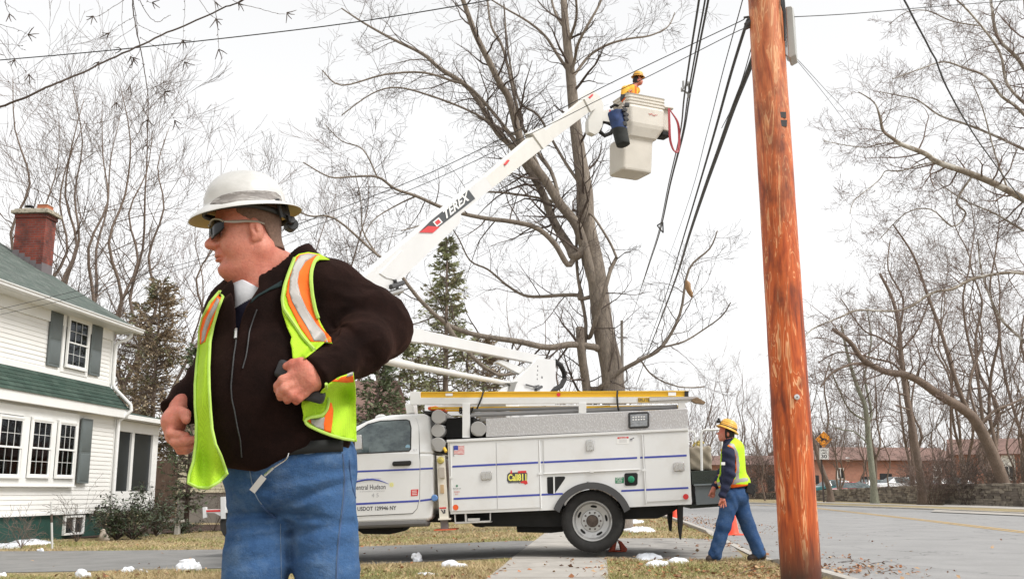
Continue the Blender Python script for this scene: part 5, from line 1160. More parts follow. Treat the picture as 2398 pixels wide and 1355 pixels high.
def torso_fn(p):
    d = s_ell(p, Q(653, 790, .035), (.194, .152, .25)); d = U(.08, d, s_ell(p, Q(637, 930, .0), (.203, .190, .22)))
    d = U(.06, d, s_ell(p, Q(655, 1040, .02), (.206, .178, .17))); d = U(.08, d, s_cap(p, Q(546, 738, .05), Q(768, 682, .05), .072, .082))
    d = U(.06, d, s_cap(p, Q(690, 660, .07), Q(670, 730, .05), .075, .14))
    return d
def sleeve_r(p):
    d = s_cap(p, Q(556, 765, .06), Q(520, 862, .14), .078, .066); d = U(.04, d, s_cap(p, Q(508, 866, .14), Q(420, 955, -.01), .064, .050)); return d+folds(p, (10, 10, 60), (38, 12, 25), .0035)
hem = lambda p: (Q(660, 1103)[2]-p[:, 2])+.10*(p[:, 0]-Q(660, 1100)[0])*-1
def jacket_fn(p):
    t = torso_fn(p); t = t-.0045*ridge(p+.03*vnoise(p, (5, 5, 5), 3)[:, None], (11, 11, 5), 1)-.002*ridge(p, (24, 24, 12), 2)+.0035*np.sin(p[:, 2]*34+5*p[:, 0])*np.clip((Q(600, 960)[2]-p[:, 2])*6, 0, 1)
    sl, sr = sleeve_l(p), sleeve_r(p)
    for k_, (c0, axv) in enumerate(((Q(727, 876, -.212), Q(738, 878, -.20)-Q(850, 814, -.06)), (Q(414, 966, -.03), Q(420, 955, -.01)-Q(508, 866, .14)))):
        a = _v(axv/np.linalg.norm(axv)); dd = (p-_v(c0))@a
        if k_ == 0: sl = smax(sl, dd, .008)
        else: sr = smax(sr, dd, .008)
    d = U(.035, t, sl); d = U(.04, d, sr)
    k = 2.72/FPX; hx = np.array([480, 590, 620, 660, 690, 740, 775, 789, 804, 820]); hy = np.array([1090, 1103, 1096, 1072, 1056, 1046, 1046, 1058, 1082, 1102])
    xs = np.array([Q(x, 1080, -.17 if x < 780 else -.06)[0] for x in hx]); zs = np.array([Q(600, y, -.17)[2] for y in hy]); zb = np.interp(p[:, 0], xs, zs)
    back = np.clip((p[:, 1]-2.85)/.1, 0, 1); zb = zb*(1-back)+Q(600, 1085)[2]*back
    d = smax(d, zb-p[:, 2], .015)
    co = s_cap(p, Q(662, 610, .02), Q(606, 735, .0), .094, .135); pl = (p-_v(Q(628, 640)))@_v(np.array([-.64, -.10, .76])); co = smax(co, pl, .012); d = U(.03, d, co)
    nb = s_cap(p, Q(650, 540, .0), Q(606, 690, -.02), .084, .086); d = smax(d, -nb, .010)
    d = smax(d, -np.maximum(polysd(pix(p), [(545, 640), (600, 640), (606, 672), (592, 694), (577, 716), (566, 745), (556, 790), (552, 760), (551, 728), (546, 700), (541, 676)]), p[:, 1]-2.86), .008)
    return d
V, F = mesh_sdf(jacket_fn, (Q(380, 900)[0]-.12, 2.5, Q(660, 1130)[2]-.1), (Q(970, 760)[0]+.12, 3.3, Q(650, 560)[2]+.05), .0055)
jk = fastmesh('jacket', V, F, m_fleece, pman)
def bvh(V, F): return BVHTree.FromPolygons([tuple(map(float, q)) for q in V], [tuple(map(int, q)) for q in F])
jb = bvh(V, F)
def jeans_fn(p):
    c1 = Q(681, 1118, .02); d = s_ell(p, c1, (.180, .155, .145)); d = U(.05, d, s_ell(p, Q(674, 1060, .02), (.186, .15, .10)))
    kL = np.array([AN_L[0]+.02, 2.88, GZ+.50]); kR = np.array([AN_R[0]-.01, 2.86, GZ+.50])
    for hp_, kn, an in ((Q(752, 1190, .01), kL, AN_L), (Q(618, 1190, .01), kR, AN_R)):
        d = U(.022, d, s_cap(p, hp_, kn, .096, .080)); d = U(.03, d, s_cap(p, kn, an-UZ*.02, .080, .082))
    x0 = Q(680, 1200)[0]; f_ = np.exp(-((p[:, 2]-Q(680, 1205)[2])/.10)**2)
    sgn = (p[:, 0]-x0); cr = lambda z0, x0_, sl_, amp, wd, ln: -amp*np.exp(-(((p[:, 2]-z0)-sl_*(p[:, 0]-x0_))/(wd*1.35))**2)*np.exp(-((p[:, 0]-x0_)/ln)**2)*(p[:, 1] < 2.9)
    for (px_, py_, sl_, amp, wd, ln) in ((590, 1205, .05, .016, .009, .11), (600, 1232, .12, .013, .009, .10), (585, 1262, .15, .006, .010, .09), (700, 1210, -.1, .013, .009, .10), (730, 1240, .12, .012, .010, .11), (690, 1175, .45, .012, .010, .09), (640, 1215, -.5, .012, .009, .05), (725, 1150, .3, .006, .012, .09), (740, 1110, .2, .006, .012, .10), (590, 1130, -.3, .006, .010, .06), (745, 1290, .25, .006, .014, .10), (590, 1310, .3, .006, .014, .09)): q0 = Q(px_, py_, -.12); d = d-cr(float(q0[2]), float(q0[0]), sl_, amp, wd, ln)
    d = d-.0035*ridge(p+.02*vnoise(p, (6, 6, 6), 7)[:, None], (7, 7, 17), 8)-.0016*ridge(p, (18, 18, 34), 9)
    d = smax(d, p[:, 2]-(Q(680, 1026)[2]), .01); d = smax(d, (GZ+.045)-p[:, 2], .01)
    return d
V, F = mesh_sdf(jeans_fn, (Q(530, 1200)[0]-.15, 2.55, GZ), (Q(840, 1200)[0]+.15, 3.25, Q(680, 1040)[2]+.05), .005)
jn = fastmesh('jeans', V, F, m_denim, pman); jnb = bvh(V, F)
for an, s in ((AN_L, .02), (AN_R, -.05)):
    fn = lambda p: np.maximum(U(.03, s_cap(p, an+UZ*.04, an-UZ*.03, .062), s_cap(p, an-UZ*.05, an+np.array([s-.03, -.17, -.055]), .048, .042)), (an[2]-.088)-p[:, 2])
    V, F = mesh_sdf(fn, an-.3, an+.25, .008); fastmesh('boot', V, F, M('brown_leather', (.08, .04, .02), .6), pman)
# ---------- draping helpers ----------
CAM = np.array([0, 0, CAMH])
def hit(tree, px, py):
    d = ray(px, py); d = d/np.linalg.norm(d); r = tree.ray_cast(Vector(CAM), Vector(d)); return (None if r[0] is None else float((np.array(r[0])-CAM)@d)), d
def drape_poly(tree, poly, off, step=6, smooth=8, bulge=None, maxjump=.05):
    """photo outline -> surface lying on the clothed body, off metres proud of it"""
    P2 = np.array(poly, float); n = len(P2); pts = []
    for i in range(n):
        a, b = P2[i], P2[(i+1) % n]; k = max(1, int(np.linalg.norm(b-a)/step))
        for t in range(k): pts.append(a+(b-a)*t/k)
    nb = len(pts); ed = [(i, (i+1) % nb) for i in range(nb)]
    lo, hi = P2.min(0), P2.max(0); L = np.array(pts)
    def inside(q):
        c = False; j = n-1
        for i in range(n):
            if (P2[i][1] > q[1]) != (P2[j][1] > q[1]) and q[0] < (P2[j][0]-P2[i][0])*(q[1]-P2[i][1])/(P2[j][1]-P2[i][1])+P2[i][0]: c = not c
            j = i
        return c
    for r_, y in enumerate(np.arange(lo[1], hi[1], step*.87)):
        for x in np.arange(lo[0]+(step/2 if r_ % 2 else 0), hi[0], step):
            if inside((x, y)) and np.min(np.hypot(L[:, 0]-x, L[:, 1]-y)) > step*.55: pts.append(np.array([x, y]))
    v, e, f, *_ = delaunay_2d_cdt([Vector((float(q[0]), float(q[1]))) for q in pts], ed, [], 1, 1e-4)
    v2 = np.array([[q[0], q[1]] for q in v]); f = [tuple(q) for q in f]; D = np.full(len(v2), np.nan); dirs = []
    for i, (x, y) in enumerate(v2):
        t, d = hit(tree, x, y); dirs.append(d)
        if t is not None: D[i] = t
    ok = ~np.isnan(D)
    for i in np.where(~ok)[0]:
        w_ = 1/(((v2[ok]-v2[i])**2).sum(1)+30)**2; D[i] = (D[ok]*w_).sum()/w_.sum()
    nbr = [set() for _ in v2]
    for q in f:
        for a in range(len(q)): nbr[q[a]].add(q[(a+1) % len(q)]); nbr[q[(a+1) % len(q)]].add(q[a])
    base = D.copy()
    for _ in range(smooth): D = np.array([min(base[i], .5*D[i]+.5*np.mean([D[j] for j in nbr[i]])) if nbr[i] else D[i] for i in range(len(D))])
    D = D-off
    if bulge is not None: D = D-np.array([bulge(x, y) for x, y in v2])
    V = np.array([CAM+d*t for d, t in zip(dirs, D)]); return V, f, v2
def drape(name, tree, poly, off, mat, parent, thick=.003, **kw):
    V, f, v2 = drape_poly(tree, poly, off, **kw); mb = MB(); fl = []
    for q in f:
        a = np.cross(V[q[1]]-V[q[0]], V[q[2]]-V[q[0]]); fl.append(q if a@(CAM-V[q[0]]) > 0 else q[::-1])
    mb.add(V, fl); o = mb.build(name, mat, parent, angle=180); s = o.modifiers.new('thick', 'SOLIDIFY'); s.thickness = thick; s.offset = -1; return o, V, fl
def drape_line(tree, pts, off, step=5):
    P2 = [np.array(q, float) for q in pts]; out = []
    for a, b in zip(P2[:-1], P2[1:]):
        k = max(1, int(np.linalg.norm(b-a)/step))
        for t in range(k): out.append(a+(b-a)*t/k)
    out.append(P2[-1]); res = []; last = None
    for x, y in out:
        t, d = hit(tree, x, y); t = last if t is None else t
        if t is None: continue
        last = t; res.append(CAM+d*(t-off))
    R_ = np.array(res)
    for _ in range(2): R_[1:-1] = .25*R_[:-2]+.5*R_[1:-1]+.25*R_[2:]
    return list(R_)
# ---- vest: two front panels, side panel and back, each with its tape ----
LR = [(515, 681), (522, 695), (510, 725), (500, 760), (492, 800), (489, 860), (490, 910), (493, 960), (497, 1005), (505, 1040), (517, 1065), (532, 1108), (512, 1128), (488, 1142), (462, 1140), (441, 1130), (443, 1112), (453, 1080), (459, 1035), (460, 990), (457, 945), (457, 900), (461, 850), (466, 810), (467, 775), (474, 745), (492, 708)]
vbulge = lambda x, y: .02+.05*max(0, (y-820)/300.)+.010*math.sin(x*.14+y*.012)
pv, V1, f1 = drape('vest', jb, LR, .010, m_lime, pman, step=5, smooth=30, bulge=vbulge)
tape = MB()
def edge_tube(pts, off, r, tree, bul=None, name='binding', par=None, mat=None):
    L = drape_line(tree, pts, off, 6) if bul is None else None
    mb = MB(); mb.tube(L, r, 6); return mb.build(name, mat or m_limet, par)
def near_line(V, v_pts, pts2):  # follow the panel edge itself
    pass
CURP = [bvh(V1, f1)]
def panel_band(name, poly, off, mat, bul, smooth=30, step=5): return drape(name, CURP[0], poly, .0025 if mat is m_orf else .0045, mat, pv, thick=.002, step=step, smooth=1)
panel_band('orange_band', [(515, 683), (521, 694), (515, 714), (500, 745), (488, 775), (480, 800), (468, 806), (468, 775), (475, 745), (493, 709)], .020, m_orf, vbulge)
panel_band('reflective_band', [(508, 696), (514, 701), (507, 720), (494, 745), (484, 772), (478, 797), (471, 803), (473, 778), (482, 748), (496, 720)], .023, m_silv, vbulge)
Bp = [np.array(q) for q in LR]
V2, f2, _v2 = drape_poly(jb, LR, .012, step=5, smooth=30, bulge=vbulge)
nb_ = 0; per = 0
P2 = np.array(LR, float)
cnt = 0
for i in range(len(P2)):
    a, b = P2[i], P2[(i+1) % len(P2)]; cnt += max(1, int(np.linalg.norm(b-a)/5))
mb = MB(); mb.tube([V2[i] for i in range(cnt)]+[V2[0]], .0042, 6); mb.build('binding', m_limet, pv)
# left front panel over the shoulder
SL = [(688, 603), (700, 594), (722, 590), (748, 594), (772, 607), (748, 607), (735, 616), (728, 634), (727, 655), (731, 690), (738, 725), (752, 757), (768, 785), (778, 803), (760, 800), (738, 818), (712, 838), (686, 842), (684, 815), (680, 800), (683, 788), (672, 765), (661, 730), (658, 700), (663, 670), (672, 640)]
sb_ = lambda x, y: .012
o_, V3, f3 = drape('front_panel', jb, SL, .008, m_lime, pv, step=6, smooth=4, bulge=sb_); CURP[0] = bvh(V3, f3)
panel_band('orange_band', [(690, 604), (702, 596), (722, 592), (750, 597), (735, 610), (724, 634), (724, 660), (728, 690), (735, 727), (752, 765), (775, 790), (776, 800), (728, 799), (706, 770), (690, 740), (676, 712), (670, 690), (676, 650)], .013, m_orf, sb_, 4)
panel_band('reflective_band', [(703, 597), (722, 593), (742, 596), (716, 612), (701, 636), (697, 660), (704, 690), (718, 722), (740, 757), (760, 780), (768, 800), (735, 797), (722, 770), (700, 735), (684, 705), (677, 682), (679, 650), (690, 615)], .015, m_silv, sb_, 4)
for pts, r in (([(690, 604), (676, 640), (666, 670), (661, 700), (664, 722), (680, 745), (694, 765), (710, 790), (736, 818)], .0050), ([(748, 598), (736, 612), (729, 634), (728, 655), (731, 690), (738, 725), (745, 745)], .0055)):
    mb = MB(); mb.tube(drape_line(jb, pts, .026, 5), r, 6); mb.build('binding', m_limet, pv)
# lower part round the waist, behind the forearm
lowP = [(706, 935), (715, 938), (735, 934), (752, 918), (772, 898), (790, 885), (828, 872), (831, 900), (834, 960), (835, 1032), (805, 1026), (775, 1018), (748, 1006), (722, 994), (711, 984), (712, 972), (706, 952)]
lb_ = lambda x, y: .012+.008*math.sin(x*.12+y*.05)
o_, V4, f4 = drape('side_panel', jb, lowP, .012, m_lime, pv, step=6, smooth=12, bulge=lb_); CURP[0] = bvh(V4, f4)
panel_band('orange_band', [(776, 893), (790, 884), (827, 877), (828, 894), (812, 896), (776, 892)], .018, m_orf, lb_, 12)
panel_band('reflective_band', [(812, 875), (827, 870), (827, 879), (810, 883)], .021, m_silv, lb_, 12)
panel_band('orange_band', [(771, 941), (777, 943), (781, 960), (779, 985), (775, 1013), (759, 1008), (757, 992), (760, 975), (770, 960)], .018, m_orf, lb_, 12)
panel_band('reflective_band', [(727, 980), (745, 979), (761, 976), (758, 992), (759, 1007), (742, 1000), (730, 992)], .018, m_silv, lb_, 12)
panel_band('orange_band', [(719, 982), (729, 980), (731, 992), (722, 986)], .018, m_orf, lb_, 12)
for pts in ([(764, 898), (766, 920), (770, 940), (765, 962), (752, 974), (728, 976), (716, 981), (711, 986), (722, 996), (750, 1009), (776, 1019), (806, 1027), (834, 1031)],):
    mb = MB(); mb.tube(drape_line(jb, pts, .034, 5), .0042, 6); mb.build('binding', m_limet, pv)
# back of the vest: a shell over the rear of the torso
def vback(p):
    t = torso_fn(p); sh = np.abs(t-.010)-.005; return np.maximum(np.maximum(sh, (2.985-p[:, 1])), np.maximum(p[:, 2]-Q(700, 615, .1)[2], Q(700, 1020)[2]-p[:, 2]))
V, F = mesh_sdf(vback, (Q(450, 900)[0]-.2, 2.9, Q(700, 1050)[2]-.05), (Q(860, 900)[0]+.1, 3.35, Q(700, 560)[2]), .008); fastmesh('back_panel', V, F, m_lime, pv)
# ---- collar, shirt, zips ----
m_collar_in = M('teal_lining', (.006, .02, .022), .9, var=.2, vs=20)
def flap_fn(p):   # turned-out right side of the collar
    a = np.abs(s_ell(p, Q(545, 700, -.06), (.048, .04, .060)))-.005
    return np.maximum(a, polysd(pix(p), [(543, 652), (550, 668), (552, 700), (552, 728), (549, 726), (533, 704), (514, 700), (505, 700), (520, 676), (532, 660)])+.002)
V, F = mesh_sdf(flap_fn, Q(535, 690)-.2, Q(535, 690)+.2, .0038)
if len(V): fastmesh('collar_flap', V, F, m_fleece, jk)
drape('collar_lining', jb, [(579, 709), (602, 690), (640, 668), (661, 655), (660, 669), (632, 679), (606, 693), (586, 708)], .004, m_collar_in, jk, step=5, smooth=2)
def tee_fn(p):
    d = s_cap(p, Q(640, 600, .0), Q(604, 700, -.02), .0790, .0800); d = U(.03, d, s_cap(p, Q(606, 705, .0), Q(605, 790, .02), .085, .112))
    return smax(d, p[:, 2]-(Q(580, 664)[2]-.55*(p[:, 0]-Q(580, 664)[0])), .004)
V, F = mesh_sdf(tee_fn, (Q(500, 700)[0], 2.65, Q(600, 790)[2]), (Q(720, 700)[0], 3.05, Q(600, 600)[2]), .0028); qq = pix(V[F].mean(1)); mi = ((qq[:, 1]-706) > (575-qq[:, 0])*.6).astype(int)
fastmesh('undershirt', V, F, [M('white_cotton', (.60, .61, .64), .9, var=.05, bump=.3, bs=60), M('purple_shirt', (.012, .010, .028), .9, var=.2, bump=.3, bs=60)], pman, mi=mi)
# zips
m_zip = M('zip_metal', (.030, .030, .032), .55, metal=.2, var=.5, vs=300)
for pts, par, r in (([(553, 715), (556, 745), (552, 775), (553, 800), (548, 830), (544, 870), (541, 905), (543, 935), (549, 960)], 0, .0021), ([(602, 724), (594, 745), (584, 775), (580, 810), (576, 835), (568, 862)], 0, .0020), ([(549, 960), (556, 1000), (563, 1030), (566, 1070)], 0, .002)):
    mb = MB(); mb.tube(drape_line(jb, pts, .004, 4), r, 6); mb.build('zip', m_zip, jk)
mb = MB(); L = drape_line(jb, [(553, 770), (552, 792)], .010, 4); mb.tube(L, .0045, 6); mb.build('zip_pull', m_chrome, jk)
# chest seam
# ---- belt, seams and fob on the jeans ----
m_stitch = M('stitch_thread', (.13, .18, .25), .8); m_seam = M('denim_seam', (.045, .09, .20), .9)
for pts, r, mt_ in (([(803, 1062), (806, 1085), (808, 1120), (806, 1160), (800, 1210), (794, 1260), (790, 1310), (789, 1354)], .0028, m_seam), ([(802, 1062), (804, 1085), (806, 1120), (804, 1160), (798, 1210), (792, 1260), (788, 1310), (787, 1354)], .0008, m_stitch),
                    ([(691, 1054), (700, 1060), (720, 1062), (750, 1056), (780, 1050), (797, 1052)], .0016, m_stitch), ([(818, 1075), (820, 1105), (825, 1140), (833, 1165)], .0022, m_seam),
                    ([(585, 1100), (590, 1130), (597, 1155), (606, 1172), (613, 1180)], .0016, m_stitch), ([(657, 1225), (657, 1260), (658, 1300), (659, 1354)], .0009, m_stitch), ([(613, 1182), (630, 1200), (645, 1212)], .003, m_seam)):
    mb = MB(); mb.tube(drape_line(jnb, pts, .0015, 4), r, 5); mb.build('seam', mt_, jn)
bl = MB(); L1 = drape_line(jnb, [(600, 1062), (640, 1060), (700, 1055), (760, 1050), (800, 1049)], .004, 6)
bl.grid([[q+UZ*.024 for q in L1], [q-UZ*.009 for q in L1]]); o_ = bl.build('belt', M('grey_belt', (.006, .007, .007), .8), pman); s = o_.modifiers.new('t', 'SOLIDIFY'); s.thickness = .006
fob = MB(); L1 = drape_line(jnb, [(676, 1060), (672, 1075), (655, 1085), (640, 1095)], .012, 5); fob.tube(L1, .0022, 6); fo = fob.build('key_cord', m_chrome, pman)
f0, f1_ = drape_line(jnb, [(590, 1150), (618, 1115)], .02, 60)[:2]; dv = f1_-f0; 
fob = MB(); pv_ = np.cross(dv, CAM-f0); pv_ /= np.linalg.norm(pv_); pv_ *= .0085; nn = CAM-f0; nn /= np.linalg.norm(nn)
a_ = [f0-pv_, f1_-pv_, f1_+pv_, f0+pv_]; fob.hexa([q+nn*.002 for q in a_], [q-nn*.002 for q in a_]); fob.build('key_tag', M('white_tag', (.62, .62, .62), .4), fo, recalc=True)
mb = MB(); L1 = drape_line(jnb, [(640, 1095), (630, 1104), (620, 1113)], .018, 5); mb.tube(L1, .004, 6); mb.build('key_clip', m_chrome, fo)
# radio held in the left hand
rd = MB(); rd.box(Q(683, 872, -.185), (.085, .03, .05), Matrix.Rotation(R(20), 3, 'Y')); rd.box(Q(722, 922, -.19), (.09, .03, .035), Matrix.Rotation(R(15), 3, 'Y')); tag(rd.build('radio_pouch', m_black, None, bevel=.01), 'black radio pouch gripped at his side by the man in the white hard hat', 'pouch')
# ---- sunglasses ----
sg = thing_part('sunglasses', pman, hw(.09, 0, 0))
m_lens = M('dark_lens', (.004, .004, .005), .12, var=.2, spec=.25); m_frame = M('silver_frame', (.35, .33, .30), .3, metal=.6)
for s_ in (1, -1):
    g = []
    for i in range(9):
        v = i/8; row = []
        for j in range(15):
            t = j/14; l = .006+.074*t; half = .0265*math.sqrt(max(0, 1-((t-.42)/.62)**2))*(1-.15*t)+.001; f_ = .116-3.2*max(0, l-.01)**2-.55*max(0, l-.045)**1.2
            row.append(hw(f_+.0015*math.cos((v-.5)*3), s_*l, .000+.003*t+(v-.5)*2*half-.004*(1 if v < .5 else 0)*(1-t)))
        g.append(row)
    mb = MB(); mb.grid(g, flip=(s_ < 0)); o_ = mb.build('lens', m_lens, sg, angle=180); q_ = o_.modifiers.new('t', 'SOLIDIFY'); q_.thickness = .002
    mb = MB(); top = [np.array(q) for q in g[-1]]; mb.tube([q+Fv2*.001 for q in top], .0028, 6); mb.tube([top[-1], hw(.062, s_*.083, .012), hw(.03, s_*.0865, .014), hw(.0, s_*.0865, .014), hw(-.02, s_*.085, .008)], [.003, .0045, .0042, .0035, .002], 6); mb.build('temple_arm', m_frame, sg)
mb = MB(); mb.tube([hw(.108, .010, .010), hw(.113, 0, .012), hw(.108, -.010, .010)], .0025, 6); mb.build('bridge', m_frame, sg)
# ---- hard hat ----
m_hat, nt, b = newmat('hard_hat_shell')
n1 = noise(nt, 6, 7, .7, stretch=(1, 1, 2)); c = ramp(nt, n1.outputs[0], [(.3, (.46, .45, .42)), (.62, (.62, .61, .59))])
nt.links.new(c, b.inputs['Base Color']); b.inputs['Roughness'].default_value = .3; b.inputs['Coat Weight'].default_value = .3; bumpn(nt, b, noise(nt, 90, 4).outputs[0], .08, .002)
m_band = M('scuffed_band', (.20, .18, .165), .6, var=.3, vs=30, col2=(.45, .43, .40), c2s=22, c2t=(.5, .66), c2stretch=(1, 1, 4)); m_hatin = M('hat_inside', (.62, .44, .16), .6, var=.08)
ht = R(6.5); Uh = Uv*math.cos(ht)+Fv*math.sin(ht); Fh = Fv*math.cos(ht)-Uv*math.sin(ht); HHR = np.stack([Fh, Lv, Uh], 1); HHC = Q(576, 507, -.03)
def hh(f, l, u): return HHC+HHR@np.array([f, l, u])
hat = thing_part('hard_hat', pman, HHC)
n = 72; prof = [(1.0, .0, 0), (.93, .010, 0), (.82, .020, 0), (.745, .026, 0), (.735, .034, 0), (.728, .044, 0), (.715, .058, 0), (.70, .066, 0), (.655, .084, 0), (.57, .102, 0), (.45, .117, 0), (.30, .127, 0), (.15, .132, 0), (.0, .134, 0)]
mb = MB(); rings = []
for (k_, u, m_) in prof:
    row = []
    for j in range(n):
        th = 2*math.pi*j/n; a_, b__ = .163, .148
        if k_ < .75: a_, b__ = .160, .135
        x = a_*k_*math.cos(th); y = b__*k_*math.sin(th); drop = -.012*math.cos(th)*(1 if k_ > .75 else 0)*((k_-.75)/.25 if k_ > .75 else 0)
        rib = .0035*math.exp(-(y/.028)**2)*(1 if k_ < .7 else 0)*min(1, (.7-k_)*4)
        row.append(hh(x, y, u+drop+rib))
    rings.append(row)
for i in range(len(rings)-1):
    for j in range(n):
        th = 2*math.pi*(j+.5)/n; band = prof[i][2] and prof[i+1][2] >= 0 and i in (3, 4, 5, 6) and (math.sin(th) > -.2 and -.98 < math.cos(th) < (.80-.10*abs(i-4))); mb.add([rings[i][j], rings[i][(j+1) % n], rings[i+1][(j+1) % n], rings[i+1][j]], [(0, 1, 2, 3)], 1 if band else 0)
import bmesh
o_ = mb.build('shell', [m_hat, m_band, m_hatin], hat, angle=180)
bm = bmesh.new(); bm.from_mesh(o_.data); bmesh.ops.remove_doubles(bm, verts=bm.verts, dist=1e-5); bmesh.ops.recalc_face_normals(bm, faces=bm.faces); bm.to_mesh(o_.data); bm.free()
for q_ in o_.data.polygons: q_.use_smooth = True
s = o_.modifiers.new('t', 'SOLIDIFY'); s.thickness = .003; s.offset = -1; s.material_offset = 2; s.material_offset_rim = 0; ss = o_.modifiers.new('s', 'SUBSURF'); ss.levels = 1; ss.render_levels = 1
htb = bvh([v.co+Vector(wl(o_)) for v in o_.data.vertices], [tuple(p_.vertices) for p_ in o_.data.polygons])
drape('scuffed_band', htb, [(491, 478), (502, 466), (520, 457), (545, 450), (580, 446), (620, 446), (646, 450), (657, 459), (661, 470), (640, 467), (600, 467), (560, 470), (520, 477)], .0012, m_band, hat, thick=.001, step=5, smooth=2)
sp = MB(); pts = [hh(.118*math.cos(t), .094*math.sin(t), +.010-.026*max(0, -math.cos(t))) for t in np.linspace(0, 2*math.pi, 40)]
sp.grid([[q+Uh*.010 for q in pts], [q-Uh*.007 for q in pts]]); so_ = sp.build('headband', m_black, hat, angle=180); s = so_.modifiers.new('t', 'SOLIDIFY'); s.thickness = .004
sp = MB(); sp.grid([[hh(-.09, .055+.02*t, .03-.04*t) for t in (0, .5, 1)], [hh(-.115, .04+.02*t, .03-.045*t) for t in (0, .5, 1)]]); 
for a0, a1 in (((-.075, .085, .03), (-.085, .08, -.022)), ((-.105, .05, .03), (-.115, .045, -.025))): sp.tube([hh(*a0), hh(*a1)], .006, 6)
sp.build('suspension_strap', m_black, hat); sp = MB(); sp.tube([hh(-.128, -.012, -.030), hh(-.128, .030, -.030)], .017, 14); sp.tube([hh(-.122, -.02, -.030), hh(-.122, .045, -.020)], .012, 8); sp.build('ratchet_knob', m_black, hat, bevel=.002)
# ================= the two other workers =================
m_navy = M('navy_shirt', (.012, .016, .045), .9, var=.25, vs=8, bump=.5, bs=40, bd=.01); m_yhat = M('yellow_hard_hat', (.78, .42, .06), .35, coat=.3)
m_den2 = denim('worker_denim', (.022, .055, .14), (.042, .092, .20), (.11, .16, .24)); m_lime2 = hivis('lime_vest_fabric', (.50, .80, .03), False); m_hair2 = M('dark_hair', (.012, .009, .008), .7, bump=.5, bs=80)
def hat_at(par, c, fwd, up, sc=1.0, light=False):
    fwd = np.array(fwd, float); up = np.array(up, float)/np.linalg.norm(up); fwd -= up*np.dot(fwd, up); fwd /= np.linalg.norm(fwd); lf = np.cross(up, fwd); H = np.stack([fwd, lf, up], 1); h_ = lambda x, y, z: np.array(c)+H@np.array([x, y, z])*sc
    hat = thing_part('hard_hat', par, c); n = 40; mb = MB(); rings = []
    for k_, u in ((1.0, 0), (.9, .012), (.80, .020), (.76, .03), (.75, .05), (.72, .075), (.62, .105), (.45, .127), (.25, .138), (0, .141)): rings.append([h_(.158*k_*math.cos(t), .142*k_*math.sin(t), u+(.004*(1 if abs(math.sin(t)) < .2 and k_ < .7 else 0))) for t in np.linspace(0, 2*math.pi, n, endpoint=False)])
    for i in range(len(rings)-1): mb.add(rings[i]+rings[i+1], [(j, (j+1) % n, n+(j+1) % n, n+j) for j in range(n)])
    o = mb.build('shell', m_yhat, hat, angle=180, recalc=True); s = o.modifiers.new('t', 'SOLIDIFY'); s.thickness = .004
    mb = MB(); pts = [h_(.158*.755*math.cos(t)*1.02, .142*.755*math.sin(t)*1.02, .032-.006*math.cos(t)) for t in np.linspace(0, 2*math.pi, 41)]; mb.grid([[q+up*.011 for q in pts], [q-up*.011 for q in pts]]); o = mb.build('strap', m_rub, hat, angle=180); s = o.modifiers.new('t', 'SOLIDIFY'); s.thickness = .006; s.offset = 1
    if light: mb = MB(); mb.box(h_(.145, 0, .055), (.05*sc, .05*sc, .035*sc)); mb.box(h_(.155, .0, .085), (.03, .03, .03)); mb.build('head_lamp', m_rub, hat, bevel=.006)
    return h_
# --- walking worker ---
YW = 13.4; K = lambda px, py, dy=0.0: P(px, py, YW+dy)
wk = thing('person', 'worker in yellow hard hat, lime vest and jeans walking behind the truck looking up', 'person', (K(1718, 1300)[0], YW, float(zt(K(1718, 1300)[0], YW))))
hd = K(1700, 1013)
nk = lambda p: 0
def wskin(p):
    d = s_ell(p, hd+np.array([.01, 0, .02]), (.095, .078, .11)); d = U(.03, d, s_ell(p, hd+np.array([-.055, -.01, -.035]), (.045, .055, .07))); d = U(.012, d, s_cap(p, hd+np.array([-.09, -.01, -.0]), hd+np.array([-.118, -.012, -.012]), .010, .012))
    d = U(.01, d, s_ell(p, hd+np.array([-.095, -.01, -.05]), (.014, .022, .010))); d = U(.02, d, s_ell(p, hd+np.array([-.07, -.01, -.085]), (.028, .03, .022))); d = U(.008, d, s_ell(p, hd+np.array([.01, -.08, -.02]), (.018, .010, .032)))
    d = U(.03, d, s_cap(p, hd+np.array([.03, 0, -.06]), K(1712, 1042), .062, .07)); d = U(.05, d, s_cap(p, K(1712, 1045), K(1715, 1130), .09, .10))
    for sh, el, wr in ((K(1706, 1055, -.14), K(1709, 1112, -.20), K(1692, 1160, -.22)), (K(1716, 1055, .17), K(1690, 1105, .17), K(1672, 1140, .10))):
        d = U(.03, d, s_cap(p, K(1713, 1048), sh, .06, .05)); d = U(.02, d, s_cap(p, sh, el, .045, .035)); d = U(.02, d, s_cap(p, el, wr, .034, .026))
    for wr, pc, fs in ((K(1692, 1160, -.22), K(1692, 1170, -.22), [(1686, 1172, 1684, 1182), (1690, 1175, 1688, 1187), (1694, 1176, 1694, 1188), (1698, 1174, 1700, 1185)]), (K(1672, 1142, .10), K(1669, 1150, .10), [(1664, 1152, 1660, 1160), (1667, 1155, 1664, 1164), (1670, 1156, 1669, 1165), (1673, 1154, 1673, 1162)])):
        d = U(.015, d, s_cap(p, wr, pc, .026, .036)); dy = float(pc[1])-YW
        for a in fs: d = U(.008, d, s_cap(p, K(a[0], a[1], dy), K(a[2], a[3], dy-.01), .012, .0095))
        d = U(.010, d, s_cap(p, pc+np.array([-.02, -.02, .01]), pc+np.array([-.05, -.03, -.045]), .013, .010))
    for hp_, kn, an in LEGS: d = U(.04, d, s_cap(p, hp_, kn, .07, .05)); d = U(.03, d, s_cap(p, kn, an, .048, .035))
    return d
gw = lambda q: float(zt(q[0], q[1]))
